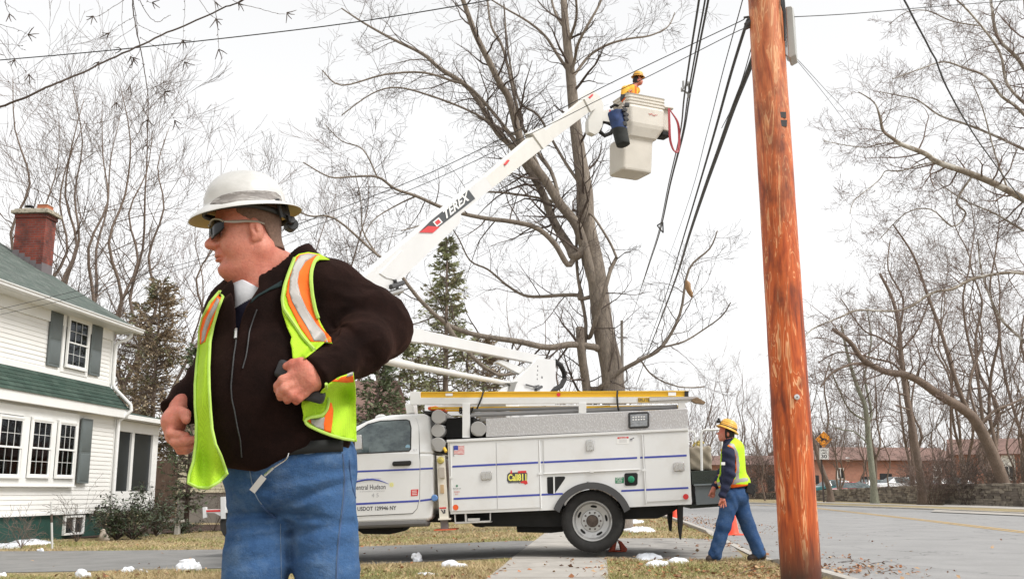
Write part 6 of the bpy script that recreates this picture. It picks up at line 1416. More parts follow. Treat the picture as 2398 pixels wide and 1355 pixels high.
LEGS = [(K(1712, 1165, -.06), K(1694, 1232, -.10), K(1674, 1298, -.10)), (K(1728, 1165, .06), K(1752, 1232, .04), K(1778, 1293, .0))]
V, F = mesh_sdf(wskin, K(1655, 1310)-np.array([.1, .5, .05]), K(1800, 970)+np.array([.1, .5, .1]), .0085); fastmesh('body', V, F, m_skin, wk)
def whair(p): return np.maximum(s_ell(p, hd+np.array([.02, 0, .005]), (.094, .086, .115)), np.maximum(p[:, 0]*-1+(hd[0]-.03), hd[2]-.09-p[:, 2]))
V, F = mesh_sdf(whair, hd-.2, hd+.2, .008); fastmesh('hair', V, F, m_hair2, wk)
hat_at(wk, K(1703, 1006), (-1, -.1, .35), (.42, .0, 1), 1.0, True)
def wshirt(p):
    t = s_cap(p, K(1716, 1052, .0), K(1716, 1100, .0), .135, .15); t = U(.05, t, s_ell(p, K(1718, 1128), (.20, .15, .14))); t = U(.05, t, s_cap(p, K(1707, 1052, -.10), K(1720, 1052, .13), .085))
    t = U(.03, t, s_cap(p, K(1706, 1030, .0), K(1713, 1046), .075, .09)); t = smax(t, K(1716, 1150)[2]-p[:, 2], .02); return t
def wslv(p):
    d = s_cap(p, K(1706, 1062, -.16), K(1708, 1112, -.21), .085, .070); d = U(.03, d, s_cap(p, K(1708, 1112, -.21), K(1692, 1158, -.225), .068, .048)); e = U(.03, s_cap(p, K(1718, 1062, .17), K(1692, 1105, .19), .075, .06), s_cap(p, K(1692, 1105, .19), K(1674, 1138, .12), .058, .045))
    return np.minimum(d, e)+.006*np.sin(p[:, 2]*55+p[:, 0]*25)
def wsh(p): return smax(U(.03, wshirt(p), wslv(p)), -s_cap(p, K(1700, 1012), K(1708, 1036), .06, .066), .01)
V, F = mesh_sdf(wsh, K(1655, 1170)-np.array([.1, .5, .05]), K(1770, 1010)+np.array([.1, .5, .1]), .011); fastmesh('shirt', V, F, m_navy, wk)
pt_ = MB(); pt_.prism(Plane(K(1693, 1084, -.31), 0), [(1689, 1081), (1698, 1081), (1698, 1088), (1689, 1088)], 0, .008); pt_.build('shirt_patch', m_trim, wk)
def wvest(p):
    t = wshirt(p)-.014; q = pix(p); cut = -(s_cap(p, K(1705, 1068, -.3), K(1702, 1088, -.1), .125)); 
    arm = polysd(q, [(1690, 1048), (1702, 1044), (1714, 1050), (1722, 1070), (1722, 1100), (1714, 1128), (1700, 1140), (1690, 1138), (1684, 1120), (1680, 1080)])*808./176
    d = np.maximum(t, np.where(p[:, 1] < YW, -arm, -1)); d = np.maximum(d, K(1716, 1141)[2]+.14*(p[:, 0]-K(1716, 1141)[0])*1-p[:, 2]); d = np.maximum(d, p[:, 2]-K(1712, 1030)[2]-.9*(p[:, 0]-K(1712, 1030)[0])*1)
    return d
V, F = mesh_sdf(wvest, K(1655, 1160)-np.array([.1, .5, .05]), K(1770, 1010)+np.array([.1, .5, .1]), .009)
q = pix(V[F].mean(1)); x, y = q[:, 0], q[:, 1]; mi = np.zeros(len(F), int)
def band(pts, wd, k):
    d = np.full(len(F), 1e9)
    for a, b in zip(pts[:-1], pts[1:]):
        a = np.array(a, float); b = np.array(b, float); e = b-a; t = np.clip(((q-a)@e)/(e@e), 0, 1); d = np.minimum(d, np.sqrt(((q-a-t[:, None]*e)**2).sum(-1)))
    mi[d < wd] = k
band([(1700, 1038), (1716, 1042), (1725, 1062), (1728, 1090), (1726, 1122), (1712, 1139)], 4.0, 2); band([(1684, 1046), (1676, 1080), (1673, 1105), (1672, 1135)], 4.5, 2); band([(1668, 1137), (1690, 1130), (1748, 1122)], 4.5, 2)
band([(1690, 1044), (1702, 1040), (1716, 1049), (1723, 1070), (1723, 1100), (1715, 1130)], 1.6, 1); band([(1690, 1044), (1682, 1075), (1680, 1110)], 1.6, 1); mi[(y > 1133) & (x > 1712)] = 1; band([(1672, 1142), (1690, 1140)], 2.5, 1)
fastmesh('vest', V, F, [m_lime2, m_orf, m_silv], wk, mi=mi)
def wjean(p):
    d = s_ell(p, K(1722, 1158), (.170, .145, .15))
    for hp_, kn, an in LEGS: d = U(.05, d, s_cap(p, hp_, kn, .116, .094)); d = U(.03, d, s_cap(p, kn, an, .088, .083))
    d = smax(d, p[:, 2]-K(1716, 1135)[2], .02); return d+.0035*np.sin(p[:, 2]*30+p[:, 0]*34+2*np.sin(p[:, 0]*20))+.003*np.sin(p[:, 2]*62-p[:, 0]*50)*np.clip((K(1700, 1270)[2]-p[:, 2])*6+.3, .3, 1.5)
V, F = mesh_sdf(wjean, K(1645, 1312)-np.array([.1, .5, .05]), K(1800, 1120)+np.array([.1, .5, .1]), .011); fastmesh('jeans', V, F, m_den2, wk)
for (a, b_) in ((K(1674, 1302, -.10), K(1661, 1308, -.12)), (K(1783, 1299, .0), K(1758, 1306, .0))):
    V, F = mesh_sdf(lambda p: np.maximum(U(.03, s_cap(p, a, b_, .056, .046), s_cap(p, a+UZ*.06, a, .055)), min(a[2], b_[2])-.052-p[:, 2]), np.minimum(a, b_)-.15, np.maximum(a, b_)+.2, .009); fastmesh('boot', V, F, M('dark_boot_leather', (.035, .022, .015), .6, var=.3, vs=20), wk)
tb = MB(); tb.box(K(1756, 1143, -.05), (.10, .12, .13), Matrix.Rotation(R(20), 3, 'Y')); tb.tube([K(1758, 1138, -.1), K(1768, 1150, -.1), K(1762, 1162, -.1)], .014, 6); tb.build('tool_belt', m_rub, wk, bevel=.02)
# --- worker in the raised bucket ---
BZ = 20.75; KB = lambda px, py, dy=0.0: P(px-2, py-8, BZ+dy)
wb_ = thing('person', 'worker in yellow hard hat standing in the raised bucket high above the truck', 'person', KB(1480, 330))
hb_ = KB(1496, 197)
def bskin(p):
    d = s_ell(p, hb_+np.array([-.01, 0, .0]), (.095, .078, .115)); d = U(.03, d, s_ell(p, hb_+np.array([.05, -.03, -.05]), (.045, .05, .065))); d = U(.012, d, s_cap(p, hb_+np.array([.085, -.03, -.02]), hb_+np.array([.098, -.035, -.035]), .01, .012)); d = U(.008, d, s_ell(p, hb_+np.array([-.01, -.08, -.02]), (.016, .01, .03)))
    d = U(.03, d, s_cap(p, hb_+np.array([-.03, 0, -.06]), KB(1484, 216), .06, .07)); d = U(.05, d, s_cap(p, KB(1482, 218), KB(1484, 330), .10, .11)); d = U(.03, d, s_cap(p, KB(1484, 222), KB(1466, 222, -.15), .05)); d = U(.03, d, s_cap(p, KB(1466, 222, -.15), KB(1464, 240, -.2), .04)); d = U(.02, d, s_cap(p, KB(1464, 240, -.2), KB(1476, 222, -.25), .035, .028)); return U(.01, d, s_cap(p, KB(1476, 222, -.25), KB(1481, 220, -.25), .03, .02))
V, F = mesh_sdf(bskin, KB(1455, 335)-.3, KB(1520, 180)+.3, .012); fastmesh('body', V, F, m_skin, wb_)
V, F = mesh_sdf(lambda p: np.maximum(s_ell(p, hb_+np.array([-.025, 0, -.005]), (.09, .085, .115)), p[:, 0]-hb_[0]-.015), hb_-.2, hb_+.2, .01); fastmesh('hair', V, F, m_hair2, wb_)
hat_at(wb_, KB(1496, 189), (.9, -.35, -.1), (.08, .0, 1), .95)
def bsh(p): d = s_cap(p, KB(1480, 222), KB(1484, 290), .15, .16); d = U(.05, d, s_cap(p, KB(1466, 218, -.10), KB(1492, 220, .12), .085)); d = U(.03, d, s_cap(p, KB(1466, 220, -.15), KB(1462, 240, -.22), .085, .07)); return U(.02, d, s_cap(p, KB(1462, 240, -.22), KB(1472, 226, -.26), .06, .045))
V, F = mesh_sdf(bsh, KB(1450, 310)-.3, KB(1510, 190)+.3, .014); q = pix(V[F].mean(1)); mi = np.where((q[:, 1] > 221) & (q[:, 0] < 1478), 1, 0); mi[(q[:, 0] > 1486) & (q[:, 0] < 1491)] = 2; mi[(np.abs((q[:, 0]-1473)+(q[:, 1]-222)*.9) < 4) & (q[:, 1] > 215)] = 2
fastmesh('jacket', V, F, [M('amber_vest', (.80, .42, .04), .8), M('grey_sleeve', (.05, .055, .06), .9), m_orf], wb_, mi=mi)
# ================= trees =================
def bark(name, c1, c2, bs=30, patches=None):
    m, nt, b = newmat(name); n1 = noise(nt, 3, 6, .65, stretch=(1, 1, .35)); n2 = noise(nt, bs, 5, .7, stretch=(1, 1, .25))
    c = ramp(nt, n1.outputs[0], [(.3, c1), (.7, c2)]); c = mixc(nt, .7, c, ramp(nt, n2.outputs[0], [(.3, .45), (.65, 1.35)]), 'MULTIPLY')
    if patches: c = mixc(nt, ramp(nt, noise(nt, 2.2, 4, .6).outputs[0], [(.48, 0), (.56, 1)]), c, patches)
    nt.links.new(c, b.inputs['Base Color']); b.inputs['Roughness'].default_value = .9; bumpn(nt, b, n2.outputs[0], .9, .03); return m
m_bark = bark('maple_bark', (.18, .145, .115), (.29, .245, .20)); m_bark2 = bark('brown_bark', (.135, .10, .078), (.22, .165, .13)); m_syc = bark('sycamore_bark', (.20, .16, .12), (.30, .26, .21), 20, (.50, .47, .42)); m_birch = bark('mossy_bark', (.20, .20, .15), (.30, .31, .24), 25)
m_twig = M('twig_bark', (.15, .115, .095), .9, var=.3, vs=3); m_twig2 = M('reddish_twig_bark', (.175, .125, .105), .9, var=.3, vs=3); m_twigd = M('dark_twig_bark', (.10, .076, .063), .9, var=.3, vs=3)
def tubes3(S, n=3):
    """S: (m, 8) rows p0 r0 p1 r1 -> open n-sided tubes"""
    S = np.asarray(S, np.float64); a = S[:, 0:3]; b = S[:, 4:7]; t = b-a; t /= np.linalg.norm(t, axis=1)[:, None]+1e-9
    ref = np.where(np.abs(t[:, 2:3]) < .9, np.array([[0, 0, 1.0]]), np.array([[1.0, 0, 0]])); u = np.cross(t, ref); u /= np.linalg.norm(u, axis=1)[:, None]+1e-9; v = np.cross(t, u); m = len(S)
    V = np.zeros((m, 2*n, 3))
    for j in range(n):
        th = 2*math.pi*j/n; d = math.cos(th)*u+math.sin(th)*v; V[:, j] = a+d*S[:, 3:4]; V[:, n+j] = b+d*S[:, 7:8]
    base = (np.arange(m)*2*n)[:, None]; F = [np.concatenate([base+j, base+(j+1) % n, base+n+(j+1) % n, base+n+j], 1) for j in range(n)]
    return V.reshape(-1, 3), np.concatenate(F)
def nrm(v): return v/(np.linalg.norm(v)+1e-9)
class Grow:
    def __init__(s, seed, wander=.22, up=.05, ang=(28, 58), ratio=(.42, .72), minr=.0028, kids=(3, 6), rk=.55): s.r = np.random.default_rng(seed); s.S = []; s.wander = wander; s.up = up; s.ang = ang; s.ratio = ratio; s.minr = minr; s.kids = kids; s.rk = rk
    def perp(s, d):
        q = s.r.normal(size=3); q -= d*np.dot(q, d); return nrm(q)
    def branch(s, p, d, L, r, lev, nseg=None):
        nseg = nseg or (5 if lev > 1 else 4); p = np.array(p, float); d = nrm(np.array(d, float)); pts = [p]; rs = [r]
        for i in range(nseg):
            d = nrm(d+s.r.normal(size=3)*s.wander+np.array([0, 0, s.up])); p = p+d*L/nseg; pts.append(p); rs.append(max(s.minr, r*(1-.8*(i+1)/nseg)))
        for i in range(nseg): s.S.append(np.r_[pts[i], rs[i], pts[i+1], rs[i+1]])
        if lev > 0:
            k = s.r.integers(s.kids[0], s.kids[1]+1)
            for c in range(k):
                t = (c+s.r.uniform(.3, 1))/(k+.3)*.85+.15; t = min(t, .98); x = t*nseg; i = min(int(x), nseg-1); f = x-i; q = pts[i]*(1-f)+pts[i+1]*f; dd = nrm(pts[i+1]-pts[i]); a = R(s.r.uniform(*s.ang)); cd = dd*math.cos(a)+s.perp(dd)*math.sin(a)
                s.branch(q, cd, L*s.r.uniform(*s.ratio)*(1.15-.5*t), max(s.minr, (rs[i]*(1-f)+rs[i+1]*f)*s.rk), lev-1)
    def along(s, pts, rs, spacing, L, lev, t0=.15, rfac=.4, flat=0.0):
        pts = np.array(pts); seg = np.linalg.norm(np.diff(pts, axis=0), axis=1); cum = np.r_[0, np.cumsum(seg)]; tot = cum[-1]; x = tot*t0
        while x < tot:
            i = min(np.searchsorted(cum, x, side='right')-1, len(seg)-1); f = (x-cum[i])/seg[i]; q = pts[i]*(1-f)+pts[i+1]*f; dd = nrm(pts[i+1]-pts[i]); r = rs[i]*(1-f)+rs[i+1]*f; pr = s.perp(dd)
            if flat: pr = nrm(pr*np.array([1, 1-flat, 1]))
            a = R(s.r.uniform(35, 75)); s.branch(q, dd*math.cos(a)+pr*math.sin(a), L*s.r.uniform(.5, 1.15)*(1-.35*x/tot), min(max(s.minr*1.5, r*rfac), .045), lev); x += spacing*s.r.uniform(.5, 1.5)
    def mesh(s, name, mat, par, n=3, mir=None): V, F = tubes3(s.S, n); return fastmesh(name, V, F, mat, par)
def smoothpts(pts, rs, k=4):
    P_ = [np.array(q, float) for q in pts]; out = []; ro = []
    for i in range(len(P_)-1):
        p0 = P_[max(i-1, 0)]; p1 = P_[i]; p2 = P_[i+1]; p3 = P_[min(i+2, len(P_)-1)]
        for t in np.linspace(0, 1, k, endpoint=False): out.append(.5*((2*p1)+(-p0+p2)*t+(2*p0-5*p1+4*p2-p3)*t*t+(-p0+3*p1-3*p2+p3)*t**3)); ro.append(rs[i]*(1-t)+rs[i+1]*t)
    out.append(P_[-1]); ro.append(rs[-1]); return out, ro
def limb_tree(name, label, Y, limbs, mbark, mtwig, seed, spacing=.5, L=2.2, lev=2, group=None, cat='tree', grow=None, base=None, dz=0.0, tw=1.0):
    """limbs: list of (photo polyline, width px start, width px end, depth drift, twig density factor); the first is the trunk"""
    g = grow or Grow(seed); tm = MB(); cm = MB(); rr = np.random.default_rng(seed+1); k0 = None
    b0 = limbs[0][0][0]; bp_ = P(b0[0], b0[1], Y); t = thing(name, label, cat, (bp_[0], bp_[1], float(zt(bp_[0], bp_[1]))), group)
    known = []
    for li, (pl, w0, w1, drift, dens) in enumerate(limbs):
        n = len(pl); ph = rr.uniform(0, 6); pts = []; Yb = Y; snap = None
        if li:
            kn = np.array([k[:2] for k in known]); j = int(np.argmin(np.hypot(kn[:, 0]-pl[0][0], kn[:, 1]-pl[0][1]))); snap = known[j][2]; Yb = float(snap[1])
        for i, (x, y) in enumerate(pl):
            f = i/(n-1); d0 = (pl[0][2] if len(pl[0]) > 2 else 0); pts.append(P(x, y, Yb+drift*f+.25*math.sin(ph+f*5)*min(1, f*3)*(1 if li else 0)))
        if li == 0: g0 = pts[0].copy(); g0[2] = float(zt(g0[0], g0[1]))-.15; pts = [g0+(g0-g0)]+pts if pts[0][2] > g0[2]+.4 else [g0]+pts[1:]
        if snap is not None: pts = [snap]+pts
        sc = Y/FPX; kw = 1 if li == 0 else .86; rs = [max(.004, kw*(w0+(w1-w0)*(i/(len(pts)-1)))*.5*sc) for i in range(len(pts))]
        if li == 0: rs[0] *= 1.5
        sp, sr = smoothpts(pts, rs)
        for q in sp: dq = q-np.array([0, 0, CAMH]); fw = dq[1]*_cp+dq[2]*_sp; known.append((CX+FPX*dq[0]/fw, CY-FPX*(-dq[1]*_sp+dq[2]*_cp)/fw, q))
        (tm if (li == 0 or w0 > 16) else cm).tube(sp, sr, 10 if w0 > 14 else 6)
        if dens > 0: g.along(sp, sr, spacing/dens, L*min(1.0, .45+w0/40.), lev, t0=.45 if li == 0 else .12)
    tm.build('trunk', mbark, t, angle=180)
    V, F = tubes3(g.S, 3)
    if cm.v:
        V2 = np.array(cm.v); q = [f for f in cm.f if len(f) == 4]; V, F = np.concatenate([V, V2]), np.concatenate([F, np.array(q)+len(V)])
    mi = np.zeros(len(F), int)
    if cm.v: mi[-len(q):] = 1
    fastmesh('crown', V, F, [mtwig, mbark], t, mi=mi); return t
big = [([(1440, 1225), (1437, 912), (1413, 771), (1395, 631), (1374, 526), (1371, 449), (1357, 365), (1346, 280), (1336, 175), (1325, 70), (1320, 0), (1308, -160)], 58, 12, .0, .55),
       ([(1400, 690), (1381, 631), (1353, 533), (1311, 477), (1276, 421), (1234, 365), (1213, 309), (1192, 231), (1171, 196), (1143, 140), (1115, 84), (1094, 28), (1070, -40)], 34, 12, -1.5, 1),
       ([(1345, 600), (1332, 575), (1297, 519), (1262, 435), (1199, 344), (1164, 309), (1101, 210), (1031, 161), (989, 126), (918, 91), (855, 56), (800, 20)], 30, 4, 1.5, 1.1),
       ([(1336, 175), (1304, 126), (1276, 84), (1235, 50), (1185, 21), (1135, -10)], 12, 4, 1, .9), ([(1333, 190), (1346, 140), (1353, 105), (1374, 63), (1402, 14), (1420, -30)], 12, 5, -1, .9),
       ([(1345, 175), (1353, 165), (1381, 130), (1423, 105), (1472, 91), (1521, 84), (1564, 63), (1580, 30)], 11, 3, .6, 1.1), ([(1325, 70), (1300, 30), (1285, -30)], 12, 6, 1, .8), ([(1330, 100), (1350, 40), (1345, -40)], 12, 6, -1, .8),
       ([(1330, 620), (1297, 568), (1255, 533), (1199, 519), (1143, 512), (1087, 501), (1031, 484), (975, 459), (925, 442), (883, 414), (820, 414), (771, 414), (710, 380)], 17, 3, -2, 1.0),
       ([(1360, 700), (1353, 691), (1311, 691), (1269, 694), (1227, 691), (1185, 666), (1143, 631), (1101, 610), (1075, 560), (1050, 520)], 13, 3, 1, 1.0),
       ([(1400, 815), (1395, 813), (1339, 806), (1283, 813), (1213, 799), (1143, 789), (1094, 778), (1045, 757), (996, 715), (960, 673), (918, 617), (883, 596), (785, 512), (722, 505), (660, 470)], 22, 3, -2.5, .9),
       ([(1045, 757), (1073, 799), (1129, 855), (1171, 877), (1225, 872), (1290, 880)], 15, 6, .5, .8), ([(1400, 1215), (1380, 1000), (1374, 912), (1365, 850), (1360, 806), (1358, 768)], 26, 24, .0, .5),
       ([(1402, 1215), (1384, 1000), (1376, 912), (1366, 850), (1372, 760), (1353, 645), (1350, 561), (1353, 449), (1345, 380)], 15, 6, .5, .7), ([(1380, 790), (1388, 771), (1416, 680), (1430, 631), (1444, 603)], 13, 10, -.8, 1.0), ([(1374, 500), (1388, 505), (1416, 547), (1432, 575), (1444, 603)], 6, 7, -.8, .8),
       ([(1405, 910), (1409, 905), (1451, 870), (1500, 842), (1549, 813), (1592, 736), (1613, 631), (1662, 582), (1680, 540)], 17, 3, -1.5, 1.3), ([(1549, 813), (1600, 800), (1648, 771), (1690, 740), (1711, 708)], 7, 3, -.5, 1.2), ([(1500, 842), (1530, 880), (1590, 905), (1650, 905)], 6, 3, 0, 1.2),
       ([(1311, 477), (1290, 400), (1225, 300), (1180, 120), (1150, 60), (1140, -20)], 13, 6, 1.2, .9), ([(1234, 365), (1160, 270), (1100, 205), (1060, 190), (990, 170), (900, 175), (800, 200), (755, 165)], 11, 3, -1, 1.0), ([(1276, 421), (1230, 330), (1180, 305), (1100, 260), (1010, 225), (930, 205), (870, 220), (800, 270)], 10, 3, 1, 1.0),
       ([(1290, 470), (1210, 455), (1130, 450), (1060, 470), (1000, 520), (940, 540)], 9, 3, -1.2, 1.0), ([(1371, 449), (1330, 390), (1300, 340), (1260, 270), (1215, 235), (1190, 120), (1180, 10)], 12, 5, .6, .8), ([(975, 459), (930, 480), (870, 520), (840, 590)], 6, 2, -.5, 1.1), ([(883, 596), (850, 540), (845, 470), (830, 400)], 6, 2, .5, 1.2),
       ([(883, 414), (850, 350), (800, 330), (760, 290)], 6, 2, .5, 1.2), ([(918, 617), (870, 640), (800, 640), (740, 600), (700, 610)], 7, 2, -.6, 1.2)]
limb_tree('bare_tree', 'huge bare two-stemmed maple rising behind the bucket truck', 24.0, big, m_bark, m_twigd, 11, spacing=.33, L=2.1, lev=2, grow=Grow(11, wander=.20, up=.04, minr=.0030, kids=(3, 6)))
# right-hand trees across the road
GB = 'bare trees beyond the stone wall'
syc = [([(2470, 1150), (2462, 900), (2450, 650), (2440, 400), (2420, 150), (2400, -100)], 60, 26, 0, .6), ([(2450, 500), (2361, 446), (2279, 409), (2196, 380), (2167, 360), (2113, 339), (2093, 326), (2068, 306), (2060, 273), (2047, 240), (2010, 215)], 30, 3, -2, 1.2),
       ([(2440, 370), (2398, 350), (2330, 318), (2260, 290), (2200, 270), (2150, 235), (2110, 225), (2060, 215)], 14, 3, 1.5, 1.2), ([(2430, 300), (2380, 250), (2345, 225), (2310, 180), (2260, 160), (2210, 145), (2160, 160), (2090, 185)], 15, 3, -1, 1.2),
       ([(2430, 220), (2385, 140), (2335, 85), (2320, 0), (2300, -60)], 18, 8, 1, 1.2), ([(2420, 260), (2360, 200), (2340, 120), (2280, 40), (2240, 0), (2200, -30)], 14, 4, -1, 1.2), ([(2196, 380), (2160, 385), (2110, 400), (2075, 400), (2060, 420), (2030, 445), (2000, 470), (1990, 500)], 6, 2, -.5, 1.3),
       ([(2113, 339), (2070, 335), (2030, 345), (1980, 340), (1930, 330)], 6, 2, .6, 1.4), ([(2279, 409), (2240, 470), (2262, 500), (2230, 530), (2180, 490), (2120, 500), (2060, 560)], 10, 3, 1, 1.3), ([(2460, 700), (2400, 640), (2287, 650), (2232, 676), (2182, 686), (2111, 726), (2011, 726), (1971, 741), (1901, 771), (1880, 800)], 15, 4, -2, 1.2),
       ([(2450, 560), (2398, 540), (2330, 500), (2260, 470), (2200, 430)], 12, 4, 2, 1.3), ([(2460, 860), (2400, 800), (2340, 740), (2300, 640), (2290, 560)], 16, 5, 1, 1.2), ([(2290, 60), (2230, 50), (2170, 25), (2120, 30), (2080, 60)], 6, 2, 1, 1.2), ([(2361, 446), (2330, 360), (2300, 250), (2270, 180)], 9, 3, .5, 1.1)]
syc = [(a, b*(.78 if k else 1), max(2, c*.8), d, e) for k, (a, b, c, d, e) in enumerate(syc)]
limb_tree('bare_tree', 'pale-limbed sycamore reaching in from the right edge above the wires', 38.0, syc, m_syc, m_twig2, 21, spacing=.36, L=3.0, lev=2, group=GB, grow=Grow(21, wander=.30, up=.02, minr=.0048, kids=(4, 6)))
lean = [([(2352, 1135), (2317, 1047), (2282, 982), (2247, 952), (2202, 926), (2152, 891), (2116, 876), (2071, 869), (2021, 841), (1990, 800), (1950, 770)], 30, 8, -4, .8), ([(2275, 975), (2257, 942), (2232, 871), (2202, 771), (2172, 691), (2140, 600), (2091, 525)], 16, 4, -1, 1.0), ([(2071, 869), (2040, 855), (2001, 851), (1951, 871), (1921, 906)], 13, 4, -1, 1.3), ([(2116, 876), (2090, 850), (2050, 840), (2010, 830), (1960, 825), (1915, 850)], 9, 3, .5, 1.3),
        ([(2290, 1000), (2330, 960), (2380, 940), (2440, 900)], 10, 4, 1, 1.2), ([(2300, 1010), (2270, 900), (2300, 800), (2290, 730)], 9, 4, 1, 1.1)]
limb_tree('bare_tree', 'dark tree leaning hard to the left over the stone wall', 52.0, lean, m_bark2, m_twig2, 22, spacing=.5, L=3.6, lev=2, group=GB, grow=Grow(22, wander=.28, up=.03, minr=.007))
t2 = [([(2156, 1125), (2137, 1002), (2121, 916), (2109, 821), (2106, 771), (2090, 700), (2060, 640)], 19, 6, 0, .7), ([(2109, 821), (2060, 790), (2020, 770), (1970, 700)], 8, 3, -1, 1.3), ([(2106, 771), (2115, 700), (2080, 630), (2085, 560)], 9, 3, 1, 1.3), ([(2125, 925), (2112, 922), (2098, 918)], 5, 3, -1, 0), ([(2133, 960), (2118, 955), (2098, 948)], 6, 4, -1, 0), ([(2109, 821), (2150, 770), (2180, 690)], 8, 3, -1, 1.3)]
limb_tree('bare_tree', 'straight brown trunk with two broken stubs beside the leaning tree', 56.0, t2, m_bark2, m_twig2, 23, spacing=.5, L=3.8, lev=2, group=GB, grow=Grow(23, wander=.26, up=.05, minr=.0075))
t3 = [([(2046, 1140), (2034, 1027), (2026, 952), (2006, 901), (1985, 830), (1970, 760)], 17, 5, 0, .9), ([(2032, 1000), (2040, 960), (2025, 880), (2040, 800), (2030, 720)], 10, 3, 1, 1.2), ([(2030, 985), (1990, 960), (1960, 900), (1940, 850)], 7, 3, -1, 1.3), ([(2036, 1040), (2000, 1010), (1970, 1005), (1935, 990)], 5, 2, -1, 1.3)]
limb_tree('bare_tree', 'mossy pale-green trunk standing behind the speed limit sign', 58.0, t3, m_birch, m_twig2, 24, spacing=.5, L=3.6, lev=2, group=GB, grow=Grow(24, wander=.26, up=.06, minr=.0075))
t4 = [([(1943, 1148), (1921, 1087), (1905, 1030), (1880, 960), (1860, 900)], 15, 5, 0, 1.1), ([(1915, 1060), (1940, 990), (1930, 900), (1950, 830)], 8, 3, 1, 1.3)]
limb_tree('bare_tree', 'thin leaning trunk just right of the utility pole beyond the wall', 66.0, t4, m_bark2, m_twig2, 25, spacing=.8, L=3.6, lev=2, group=GB, grow=Grow(25, wander=.28, up=.06, minr=.009))
# ---- shared bare tree meshes for the farther ones ----
def proto(seed, H, r0, forks, lev=3, wander=.16, up=.08, minr=.006, tm=None, bk=None):
    g = Grow(seed, wander=wander, up=up, ang=(18, 45), ratio=(.45, .72), minr=minr, kids=(4, 6)); tm_ = MB(); rr = np.random.default_rng(seed)
    for k in range(forks):
        th = 2*math.pi*k/forks+rr.uniform(-.4, .4); lean = rr.uniform(.06, .30); pts = [np.array([0, 0, -.3]), np.array([0, 0, H*.04])]; n = 8
        for i in range(1, n+1): f = i/n; pts.append(np.array([math.cos(th)*lean*H*f**1.2*.6+rr.normal()*.30, math.sin(th)*lean*H*f**1.2*.6+rr.normal()*.30, H*(.04+.94*f)]))
        rs = [r0*1.3, r0]+[r0*(.8-.72*i/n) for i in range(1, n+1)]; sp, sr = smoothpts(pts, rs, 3); tm_.tube(sp, sr, 8); g.along(sp, sr, H*.055, H*.30, lev-1, t0=.22, rfac=.5)
    t = thing('bare_tree', 'x', 'tree', (0, 0, 0)); tm_.build('trunk', bk or m_bark2, t, angle=180); g.mesh('crown', tm or m_twig, t); return t
def place(pr, px, Y, topy, label, group, first, rot=None, H=None, rnd=random):
    p = P(px, 1150, Y); z = float(zt(p[0], Y)); h = P(px, topy, Y)[2]-z; o = pr if first else dup(pr); k = h/H
    o.location = (p[0], Y, z-.1); o.scale = (k, k, k); o.rotation_euler[2] = rot if rot is not None else rnd.uniform(0, 6.28); WLOC[o.name] = np.array(o.location); tag(o, label, 'tree', group); return o
H0 = 18.0
pA = proto(31, H0, .16, 3); pB = proto(32, H0, .15, 2, wander=.14, up=.10); pC = proto(33, H0, .13, 1, wander=.13, up=.09, tm=m_twig2); GL = 'tall bare trees behind the white house'; GF = 'far bare trees along the skyline'
left_list = [(pA, 60, 44, 205, 'bare tree with many stems rising left of the brick chimney'), (pB, 150, 47, 215, 'slender forked bare tree directly behind the brick chimney'), (pA, 225, 42, 240, 'spreading bare tree just right of the brick chimney'), (pB, 305, 46, 250, 'tall bare tree above the end of the house roof'), (pC, 380, 43, 330, 'thin bare tree between house roof and the man in white hard hat'), (pC, 450, 48, 440, 'spindly bare tree next to the face of the man in white hard hat'),
             (pB, 700, 50, 430, 'bare tree seen right behind the white hard hat'), (pC, 780, 52, 380, 'thin upright bare tree over the brown fleece shoulder'), (pA, 1000, 60, 700, 'low bare tree behind the lower boom'), (pC, 1240, 58, 640, 'slim bare tree rising above the turret of the truck'), (pB, 1300, 62, 700, 'bare tree showing between the boom turret and the maple trunk'), (pC, -30, 46, 260, 'bare tree at the left frame edge behind the roof'), (pC, 560, 50, 560, 'bare sapling hidden mostly behind the neck of the man in white hard hat'), (pB, 860, 55, 520, 'bare tree behind the knuckle of the boom')]
used = set()
for i, (pr, px, Y, ty, lb) in enumerate(left_list): place(pr, px, Y, ty, lb, GL, pr.name not in used, H=H0, rot=i*1.7); used.add(pr.name)
far_list = [(1520, 75, 900, 'faint far tree above the rear of the truck body'), (1600, 80, 880, 'far bare tree just behind the ladder foot'), (1665, 78, 870, 'far bare tree over the yellow hard hat of the walking worker'), (1735, 70, 850, 'dark bare tree between the walking worker and the pole'), (1790, 72, 880, 'bushy bare tree touching the left side of the pole'), (1905, 85, 820, 'far bare tree showing right of the pole above the deer sign'),
            (1965, 90, 860, 'far bare tree between the sign and the mossy trunk'), (2085, 88, 850, 'far bare tree between the mossy trunk and the broken-stub trunk'), (2200, 86, 840, 'far bare tree under the leaning trunk'), (2260, 80, 600, 'tall bare tree behind the leaning trunk'), (2340, 84, 560, 'tall bare tree near the right edge behind the wall'), (2400, 70, 480, 'bare tree cut by the right edge of the view'), (2140, 74, 640, 'tall fine-twigged tree between the broken-stub trunk and the leaning trunk'), (2230, 68, 560, 'tall fine-twigged tree rising behind the crook of the leaning trunk'), (2050, 78, 700, 'fine-twigged tree behind the top of the mossy trunk'), (2330, 60, 420, 'tall fine-twigged tree under the sycamore limb at right'), (2395, 66, 620, 'fine-twigged tree at the right edge above the wall'), (2310, 95, 900, 'small far tree before the brick building roof'), (2030, 95, 900, 'small far tree in front of the brick building windows'), (2370, 62, 700, 'dense bare tree low at the right edge')]
for i, (px, Y, ty, lb) in enumerate(far_list): place([pA, pC, pB][i % 3], px, Y, ty, lb, GF, False, H=H0, rot=i*2.3)
